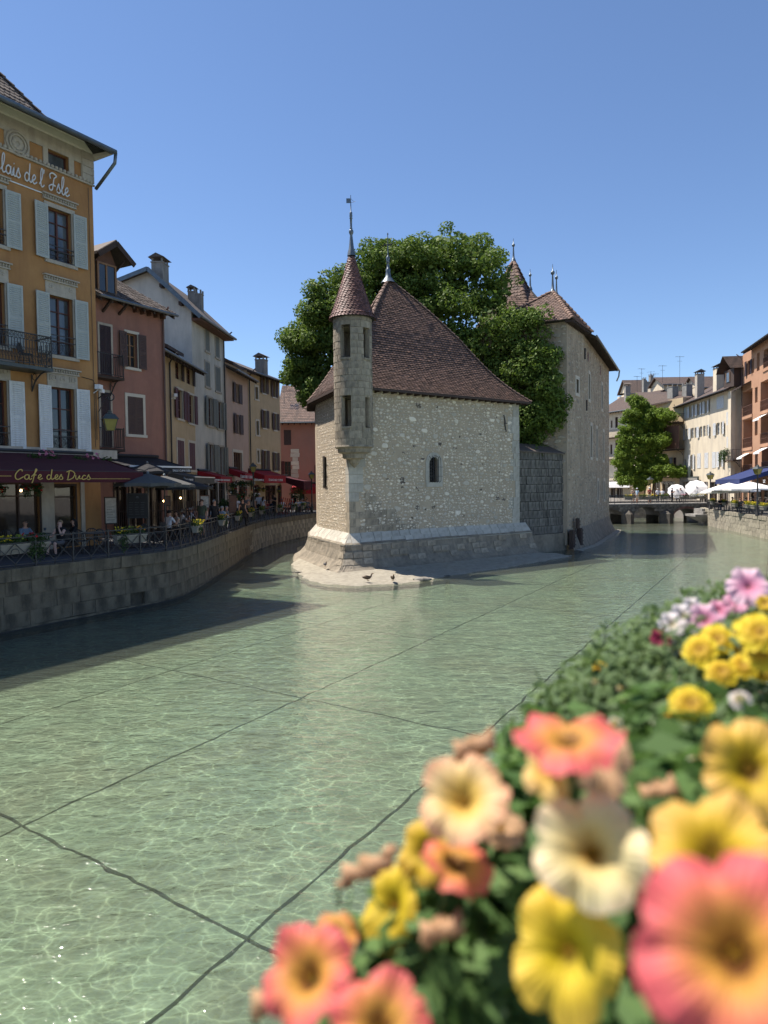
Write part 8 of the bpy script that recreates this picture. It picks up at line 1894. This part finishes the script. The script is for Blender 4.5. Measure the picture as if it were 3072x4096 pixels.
f_n = Vector((.49, .87))           # courtyard face of the rear building: keep leaves on the near side
def keep(P):
    side = (P[:, 0]-K1.x)*f_n.x+(P[:, 1]-K1.y)*f_n.y
    return (side < -.05) & (P[:, 1] > np.where(P[:, 0] > 6.2, 41.2, 42.3)) | ((P[:, 0] < 1.5) & (P[:, 1] > 42.5)) | ((P[:, 2] > 15.2) & (P[:, 0] < 8) & (P[:, 1] > 42.3)) & (side < 3)
tree = thing('linden_tree', 'large dense linden tree rising from the courtyard behind the stone house', 'tree', (4.0, 46.0, 1.8)); off = np.array([4.0, 46.0, 1.8])
C, Rr = clumps(spec, 26, .45, 1.0); C = [tuple(np.array(c)-off) for c in C]
leaf_cloud('crown', C, Rr, 150000, .21, MAT['leaf_tree'], tree, out=lambda P: keep(P+off), inside=.35, up=.5)
C2_ = [tuple(np.array(c)-off) for c, r in spec]; leaf_cloud('inner_crown', C2_, [tuple(x*.8 for x in r) for c, r in spec], 26000, .34, MAT['leaf_tree'], tree, out=lambda P: keep(P+off))
m = MB(); m.tube([(0, 0, -1.8), (.1, 0, 2), (0, .1, 5), (-.2, 0, 8)], [.5, .4, .34, .26], 10); m.build('trunk', MAT['bark'], tree, True); m = MB()
for c, r in spec: c = Vector(c)-Vector(off); m.tube([(-.1, 0, 5.0+random.uniform(-1, 2)), tuple(c*.45+Vector((0, 0, 2.5))), tuple(c)], [.2, .12, .04], 6)
m.build('limbs', MAT['bark'], tree, True)
# vine
vt = thing('climbing_vine', 'large bright green climbing vine covering the timber balcony house', 'vine', (33.5, 90.0, RQZ)); off2 = np.array([33.5, 90, RQZ])
VS = [(385,790,95,75,91),(300,900,100,80,90.5),(480,880,110,90,91),(640,880,110,42,89.6),(580,860,80,50,90.5),(300,1050,110,110,90),(430,1050,110,120,91),(330,1250,160,130,89.5),(500,1250,110,120,90.5),(330,1430,170,110,89),(560,1160,65,45,89.5),(300,1520,120,60,89),(470,1480,120,60,89),(640,1410,130,48,88.3),(750,1430,75,38,88),(240,1350,80,120,89.5),(390,1590,30,30,88.8),(420,950,110,100,90.5),(540,1000,90,90,91),(400,1180,140,110,89.5),(230,1200,70,90,90),(480,1340,110,90,89.5),(560,1060,60,70,91),(240,1460,70,60,89.3),(560,900,120,70,90.6),(620,960,70,60,90),(600,1120,90,60,89.3),(530,1150,110,110,89.6),(600,1330,60,60,89),(400,1400,180,130,89.4),(260,1100,90,120,90),(240,1530,80,50,88.8),(420,1530,90,50,88.8),(560,1500,70,30,88.6),(200,1330,60,80,89.4),(330,740,50,40,91.3),(560,1440,130,60,88.2),(700,1435,120,50,87.8),(560,870,130,50,90),(680,895,80,34,88.4),(620,1150,60,40,88.8),(790,1440,45,60,87.8)]
def ez(x, y, rx, ry, D): a = Z5(x, y); c = dp(a[0], a[1], D); k = .4068/2841*D; return (tuple(c), (rx*k, .9, ry*k))
vspec = [ez(*v) for v in VS]; C, Rr = clumps(vspec, 26, .2, .62, seed=8); leaf_cloud('foliage', [tuple(np.array(c)-off2) for c in C], Rr, 62000, .24, MAT['leaf_vine'], vt, up=.6, inside=.3)
leaf_cloud('inner_foliage', [tuple(np.array(c)-off2) for c, r in vspec], [tuple(x*.85 for x in r) for c, r in vspec], 12000, .36, MAT['leaf_vine'], vt)
m = MB(); m.tube([(0, 1.5, 0), (.2, 1.2, 3), (-.1, .6, 6), (.3, .4, 10)], [.10, .08, .07, .04], 7).tube([(.4, 0, 0), (.8, .2, 3), (1.2, .3, 6)], [.1, .08, .05], 6); m.build('stem', MAT['bark'], vt, True)

# ================================================================ foreground flower box on the viewing terrace
vtc = thing('viewing_terrace', 'stone terrace edge carrying the foreground flower trough', 'terrace', (0, 0, 0))
MB().prism([(.02, -1.6), (.95, 1.75), (3.2, 1.75), (3.2, -1.6)], 2.1, 2.4).build('floor', MAT['paving'], vtc)
MB().prism([(.05, -1.4), (.95, 1.7), (1.2, 1.7), (.3, -1.4)], 2.4, 3.30).build('parapet', MAT['concrete'], vtc)
tr = thing('flower_trough', 'weathered trough under the blurred petunias in the foreground', 'planter', (.55, .95, 3.30), math.atan2(1.4, .62)); MB().add([(-.78, -.1, 0), (.78, -.1, 0), (.78, .12, 0), (-.78, .12, 0), (-.80, -.13, .2), (.80, -.13, .2), (.80, .15, .2), (-.80, .15, .2)], BOXF).build('trough', MAT['wood_brown'], tr); MB().box(-.77, .77, -.1, .12, .17, .205).build('soil', MAT['joint_dark'], tr)
def petal_mat(name, stops, rad=.036, vein=None):
    m, nt, out = newmat(name); tc = nt.nodes.new('ShaderNodeTexCoord'); sx = nt.nodes.new('ShaderNodeSeparateXYZ'); nt.links.new(tc.outputs['Object'], sx.inputs[0])
    r2 = mth(nt, 'SQRT', mth(nt, 'ADD', mth(nt, 'MULTIPLY', sx.outputs[0], sx.outputs[0]), mth(nt, 'MULTIPLY', sx.outputs[1], sx.outputs[1]))); ang = mth(nt, 'ARCTAN2', sx.outputs[1], sx.outputs[0])
    n = noise(nt, tc.outputs['Object'], 60, 4, .6); vn = mth(nt, 'MULTIPLY', mth(nt, 'SINE', mth(nt, 'MULTIPLY', ang, 20)), .03)
    f = mth(nt, 'ADD', mth(nt, 'ADD', mth(nt, 'DIVIDE', r2, rad), vn), mth(nt, 'MULTIPLY', mth(nt, 'SUBTRACT', n, .5), .35))
    c = ramp(nt, stops, f).outputs[0]; bs = nd(nt, 'ShaderNodeBsdfPrincipled', i_Roughness=.6); nt.links.new(c, bs.inputs['Base Color']); tl_ = nt.nodes.new('ShaderNodeBsdfTranslucent'); nt.links.new(c, tl_.inputs[0]); mx = nt.nodes.new('ShaderNodeMixShader'); mx.inputs[0].default_value = .38; nt.links.new(bs.outputs[0], mx.inputs[1]); nt.links.new(tl_.outputs[0], mx.inputs[2])
    bp = nd(nt, 'ShaderNodeBump', i_Strength=.3, i_Distance=.001); nt.links.new(mth(nt, 'SINE', mth(nt, 'MULTIPLY', ang, 40)), bp.inputs['Height']); nt.links.new(bp.outputs[0], bs.inputs['Normal']); nt.links.new(mx.outputs[0], out.inputs[0]); return m
PM_ = {'coral': petal_mat('coral_petal', [(0, (.05, .015, .005)), (.16, (.16, .05, .01)), (.34, (.66, .33, .05)), (.62, (.72, .22, .09)), (.85, (.74, .15, .13)), (1, (.72, .12, .13))]),
 'yellow': petal_mat('yellow_petal', [(0, (.08, .06, .005)), (.12, (.30, .22, .01)), (.35, (.70, .52, .01)), (1, (.74, .50, .05))]),
 'cream': petal_mat('cream_petal', [(0, (.12, .05, .005)), (.14, (.40, .20, .02)), (.35, (.72, .56, .20)), (.8, (.80, .70, .38)), (1, (.80, .66, .42))]),
 'orange': petal_mat('orange_yellow_petal', [(0, (.06, .025, .003)), (.18, (.22, .12, .01)), (.4, (.66, .44, .01)), (1, (.74, .44, .10))]),
 'peach': petal_mat('peach_petal', [(0, (.30, .14, .02)), (.3, (.74, .50, .10)), (.7, (.80, .58, .28)), (1, (.78, .42, .25))]),
 'marigold': petal_mat('marigold_petal', [(0, (.40, .20, .01)), (.3, (.62, .38, .01)), (1, (.80, .62, .02))], .022), 'pink': petal_mat('pink_petal', [(0, (.45, .05, .12)), (.4, (.70, .28, .42)), (1, (.80, .58, .66))], .028), 'white': petal_mat('white_petal', [(0, (.55, .45, .1)), (.3, (.78, .70, .66)), (1, (.80, .76, .78))], .028), 'magenta': petal_mat('magenta_petal', [(0, (.2, .01, .04)), (1, (.45, .03, .10))], .02), 'withered': petal_mat('withered_petal', [(0, (.55, .32, .16)), (1, (.72, .46, .27))])}
def petunia(p, dia, col, n, label, lobes=5, depth=.45, frill=.05, cat='flower', name='petunia', squash=1.0, roll=0, group='blurred petunias in the foreground trough'):
    s = dia/2; V, F = [], []; NA_, NR_ = 50, 9
    for i in range(NR_+1):
        t = i/NR_
        for k in range(NA_):
            a = 2*math.pi*k/NA_; lob = abs(math.cos(a*lobes/2)); rmax = s*(1-.17*(1-lob)**2.6)*(1+.07*pnz(Vector((math.cos(a)*1.6+roll, math.sin(a)*1.6, roll)))); r = rmax*(.07+.93*t); z = -depth*s*(1-t)**2.6+s*.10*math.sin(a*lobes+1)*t*t+frill*s*math.sin(a*13+roll)*t**3-.30*s*t**3*(.5+.5*math.sin(a*2+roll))+.16*s*t*t*pnz(Vector((math.cos(a)*3+roll, math.sin(a)*3, t*2))); V.append((r*math.cos(a), r*math.sin(a)*squash, z))
    for i in range(NR_):
        for k in range(NA_): k2 = (k+1) % NA_; F.append((i*NA_+k, i*NA_+k2, (i+1)*NA_+k2, (i+1)*NA_+k))
    n = Vector(n).normalized(); q = n.to_track_quat('Z', 'Y').to_euler(); t_ = thing(name, label, cat, tuple(p), 0, group); t_.rotation_euler = q
    npmesh('corolla', V, F, PM_[col], t_, True)
    MB().tube([(0, 0, -depth*s), (0, 0, -depth*s-.018), (.004, .004, -depth*s-.06)], [.004, .0035, .0015], 6).build('tube', MAT['leaf_plant'], t_, True)
    if lobes == 5:
        m = MB()
        for k in range(4): m.ball((.002*math.cos(k*1.6), .002*math.sin(k*1.6), -depth*s*.72), .0014, 5, 4)
        m.build('stamens', PM_['marigold'], t_)
    return t_
def marigold(p, dia, col, n, label, petals=9, group='small blooms behind the petunias'):
    n = Vector(n).normalized(); t_ = thing('daisy_flower', label, 'flower', tuple(p), 0, group); t_.rotation_euler = n.to_track_quat('Z', 'Y').to_euler(); s = dia/2; m = MB()
    for ring_, sc in ((0, 1), (1, .66)):
        for k in range(petals):
            a = 2*math.pi*(k+.5*ring_)/petals; x, y = Vector((math.cos(a), math.sin(a), 0)), Vector((-math.sin(a), math.cos(a), 0)); L_ = s*sc*random.uniform(.88, 1.05); w_ = s*.34*sc; z = .003*ring_
            m.add([tuple(x*L_*.12+Vector((0, 0, z))), tuple(x*L_*.6-y*w_+Vector((0, 0, z+.002))), tuple(x*L_*.95-y*w_*.7+Vector((0, 0, z))), tuple(x*L_+Vector((0, 0, z-.002))), tuple(x*L_*.95+y*w_*.7+Vector((0, 0, z))), tuple(x*L_*.6+y*w_+Vector((0, 0, z+.002)))], [(0, 1, 2, 3, 4, 5)])
    m.build('petals', PM_[col], t_); MB().ball((0, 0, .002), s*.22, 8, 5, (1, 1, .5)).build('eye', PM_['marigold'], t_, True); MB().tube([(0, 0, 0), (0, .0, -.05)], .0012, 5).build('stalk', MAT['leaf_plant'], t_); return t_
def toward(p, up=.4, side=0, k=1.0): v = (Vector((0, 0, CAMH))-Vector(p)).normalized()*k+Vector((side, 0, up)); return v
FLW = [(2930, 3800, 800, .30, 'coral', .15, -.1, 'largest coral petunia with dark throat at the lower right corner', 1),
 (2263, 3800, 440, .45, 'yellow', .05, -.15, 'big plain yellow petunia left of the largest coral one', 1.25),
 (2361, 3385, 470, .46, 'cream', .35, -.05, 'pale cream petunia with orange throat in the middle of the trough', 1),
 (2860, 3380, 520, .42, 'orange', .9, 0, 'orange yellow petunia directly above the largest coral one', 1),
 (3010, 3065, 380, .55, 'orange', .2, .25, 'orange yellow petunia cut by the right photo edge', 1.1),
 (2270, 2930, 430, .50, 'coral', 6.0, -.4, 'coral petunia seen from the side, topmost of the coral ones', 1),
 (2200, 3075, 240, .52, 'peach', .4, -.4, 'small pale peach petunia under the topmost coral bloom', 1),
 (1845, 3180, 370, .56, 'peach', .6, -.3, 'peach cream petunia at the left rim of the bank', 1),
 (1700, 3400, 230, .62, 'orange', .2, -.5, 'half open orange petunia below the peach cream one', 1.2),
 (1830, 3440, 300, .56, 'coral', 4, 1.2, 'coral petunia edge-on between the yellow and cream blooms', 1),
 (1556, 3620, 250, .62, 'yellow', .1, -.7, 'narrow yellow petunia on the left rim above the lower coral bloom', 1.4),
 (1215, 3890, 400, .50, 'coral', .5, -.6, 'coral petunia lowest on the left rim', 1),
 (1520, 4090, 420, .46, 'coral', .6, .0, 'coral petunia cut by the bottom photo edge', 1),
 (1330, 3740, 200, .56, 'coral', 1.3, -.5, 'small coral bloom above the lowest left one', 1),
 (2400, 3020, 260, .56, 'withered', .2, .4, 'wilting brownish pink petunia right of the topmost coral bloom', 1.3),
 (2010, 3300, 200, .60, 'withered', 1.0, .3, 'withered petunia behind the peach cream one', 1)]
for px, py, wd, D, col, up, sd, lab, sq in FLW:
    p = dp(px, py, D); petunia(p, wd/2841*D*1.02, col, toward(p, up, sd), lab, squash=sq, roll=px*.01, depth=.5 if up < 1 else .3)
for px, py, L_, D, lab in ((1900, 2985, 190, .6, 'curled withered bud sticking up at the left rim'), (1470, 3470, 300, .6, 'long dry curled petal on the left rim'), (1770, 3720, 200, .56, 'brown drooping bud among the lower leaves'), (2640, 3170, 150, .6, 'small brownish bud in the middle leaves'), (1100, 4000, 230, .53, 'dry curled petal below the lowest left bloom')):
    p = dp(px, py, D); l = L_/2841*D/2; t_ = thing('withered_bud', lab, 'bud', tuple(p)); a = (.6, .7, 1.5, 1.5, 1.1)[int(px) % 5]; m = MB(); q_ = [(-l+2*l*i/11) for i in range(12)]; m.tube([(v*math.cos(a)+.006*math.sin(i*1.7), .005*math.cos(i*2.1), v*math.sin(a)+.004*math.sin(i*2.3)) for i, v in enumerate(q_)], [.0015+.0065*math.sin(math.pi*(i+.5)/12)**.7*(1+.3*math.sin(i*2.7)) for i in range(12)], 7); m.build('petal', PM_['withered'], t_, True); MB().tube([(-l*math.cos(a), 0, -l*math.sin(a)), (-l*math.cos(a), .02, -l*math.sin(a)-.03)], .0015, 4).build('stalk', MAT['leaf_plant'], t_)
SM = [(2759, 2819, 185, .74, 'marigold', 'bright yellow daisy bloom alone above the petunias'), (2800, 2600, 150, .92, 'marigold', 'yellow daisy bloom below the pink cluster, left one'), (2865, 2560, 150, .95, 'marigold', 'yellow daisy bloom below the pink cluster, middle one'), (2940, 2590, 130, .95, 'marigold', 'orange yellow daisy half hidden right of the middle one'), (3035, 2530, 190, .85, 'marigold', 'yellow daisy bloom at the right photo edge, upper'), (3050, 2620, 150, .85, 'marigold', 'yellow daisy bloom at the right photo edge, lower'), (2400, 2670, 60, 1.1, 'marigold', 'tiny orange daisy on the left slope of leaves'), (3055, 2690, 90, .9, 'marigold', 'small orange daisy low at the right photo edge'), (2640, 2905, 90, .8, 'white', 'small white and yellow bloom left of the lone daisy'), (2700, 2925, 80, .8, 'white', 'second small white bloom beside the lone daisy'), (2665, 2880, 70, .8, 'marigold', 'tiny yellow bloom between the two small white ones'), (2790, 3045, 80, .72, 'white', 'small white bloom above the orange yellow petunia'), (2460, 2895, 60, .8, 'white', 'tiny white bloom right of the topmost coral petunia'), (2885, 2690, 130, .88, 'marigold', 'yellow daisy bloom low between the lone daisy and the right edge'), (2975, 2660, 120, .9, 'marigold', 'yellow daisy bloom beneath the orange yellow daisy'), (2720, 2660, 80, 1.0, 'marigold', 'small yellow daisy left of the middle pair'), (2960, 2800, 90, .75, 'white', 'white bloom above the orange yellow petunia at the right edge'), (2560, 2790, 70, .95, 'pink', 'small pink bloom on the leafy slope left of the lone daisy'), (2500, 2760, 50, 1.0, 'white', 'small white bloom next to the small pink one on the slope'), (2645, 2685, 45, 1.0, 'white', 'single tiny white dot bloom below the magenta bud')]
for px, py, wd, D, col, lab in SM: p = dp(px, py, D); marigold(p, wd/2841*D, col, toward(p, .6, random.uniform(-.3, .3)), lab)
for px, py, wd, D, col, lab in ((2995, 2340, 170, 1.05, 'pink', 'top right pale pink bloom against the water'), (3040, 2375, 120, 1.05, 'white', 'white pink bloom beside the top right pink one'), (2950, 2400, 110, 1.1, 'pink', 'small pale pink bloom left below the top right one'), (2825, 2475, 150, 1.05, 'pink', 'strong pink double bloom in the upper cluster'), (2870, 2440, 90, 1.08, 'pink', 'small pink bloom touching the strong pink one'), (2690, 2495, 110, 1.1, 'white', 'white bloom at the left end of the upper cluster'), (2735, 2460, 110, 1.12, 'white', 'white bloom between the left end and the pink one'), (2775, 2425, 90, 1.15, 'white', 'white lilac bloom highest on the cluster slope'), (2645, 2555, 90, 1.0, 'magenta', 'magenta bud left below the white blooms'), (2715, 2590, 80, 1.0, 'white', 'small white bloom under the magenta bud'), (2975, 2520, 80, .98, 'pink', 'pale pink bud between the yellow daisies'), (3060, 2410, 70, 1.0, 'marigold', 'orange bloom at the right photo edge under the pink')):
    p = dp(px, py, D); petunia(p, wd/2841*D, col, toward(p, .5, random.uniform(-.4, .4)), lab, 6, .25, .12, name='geranium_bloom', group='pink and white blooms at the top of the bank')
for k in range(16):
    p = dp(2380+random.uniform(0, 560), 2720+random.uniform(-20, 200), .92+random.uniform(-.1, .1)); marigold(p, random.uniform(.009, .014), 'white', toward(p, .6, random.uniform(-.3, .3)), 'tiny white star bloom scattered among the leaves of the bank', 5, 'tiny white star blooms')
fo = thing('flower_foliage', 'dense green leaves of the foreground flower trough', 'plant', (.5, .9, 3.5)); offf = np.array([.5, .9, 3.5])
LV = [(1330,4060,.60,.05),(1500,3950,.62,.07),(1750,3800,.64,.08),(1950,3600,.66,.08),(1950,3350,.72,.07),(2150,3250,.72,.08),(2250,3050,.84,.08),(2450,3150,.74,.09),(2480,2850,1.0,.10),(2650,2750,1.0,.10),(2850,2720,1.0,.11),(2980,2560,1.15,.09),(2600,3350,.64,.09),(2900,3050,.76,.1),(2550,3650,.60,.09),(2900,3900,.52,.1),(2150,3950,.60,.09),(1800,4000,.6,.08),(2250,2830,1.05,.06),(2380,2740,1.2,.07),(2530,2650,1.25,.09),(2700,2560,1.3,.09),(2850,2480,1.35,.09),(3000,2420,1.4,.08),(2700,3300,.66,.1),(3000,3400,.6,.1),(2400,3500,.62,.09),(2750,3000,.82,.1)]
Cs = [tuple(np.array(dp(a, b, c))-offf) for a, b, c, r in LV]; Rs = [(r, r*1.1, r*.85) for a, b, c, r in LV]
MAT['leaf_front'] = leaf_mat('petunia_leaf', (.06, .125, .035), (.11, .20, .06), (.21, .32, .10), .4); MAT['leaf_pale'] = leaf_mat('grey_green_leaf', (.085, .14, .06), (.14, .21, .09), (.22, .30, .13), .4)
def guard(P): P = P+offf; return (np.linalg.norm(P-np.array([0, 0, CAMH]), axis=1) > .42)
nearC = [i for i, v in enumerate(LV) if v[2] < .9]; farC = [i for i, v in enumerate(LV) if v[2] >= .8]
leaf_cloud('leaves', [Cs[i] for i in nearC], [Rs[i] for i in nearC], 4200, .044, MAT['leaf_front'], fo, up=.7, out=guard, asp=.5, fold=True)
leaf_cloud('small_leaves', [Cs[i] for i in farC], [Rs[i] for i in farC], 9000, .024, MAT['leaf_pale'], fo, up=.7, out=guard, asp=.38, fold=True)
m = MB()
for k in range(160):
    i = random.randrange(len(Cs)); c = Vector(Cs[i]); r = Rs[i][0]; a = c+Vector((random.uniform(-r, r), random.uniform(-r, r), -r)); b = c+Vector((random.uniform(-r, r), random.uniform(-r, r), r*random.uniform(.2, 1.0))); m.tube([a, (a+b)/2+Vector((random.uniform(-.01, .01),)*3), b], .0012, 4)
m.build('stems', MAT['leaf_front'], fo)
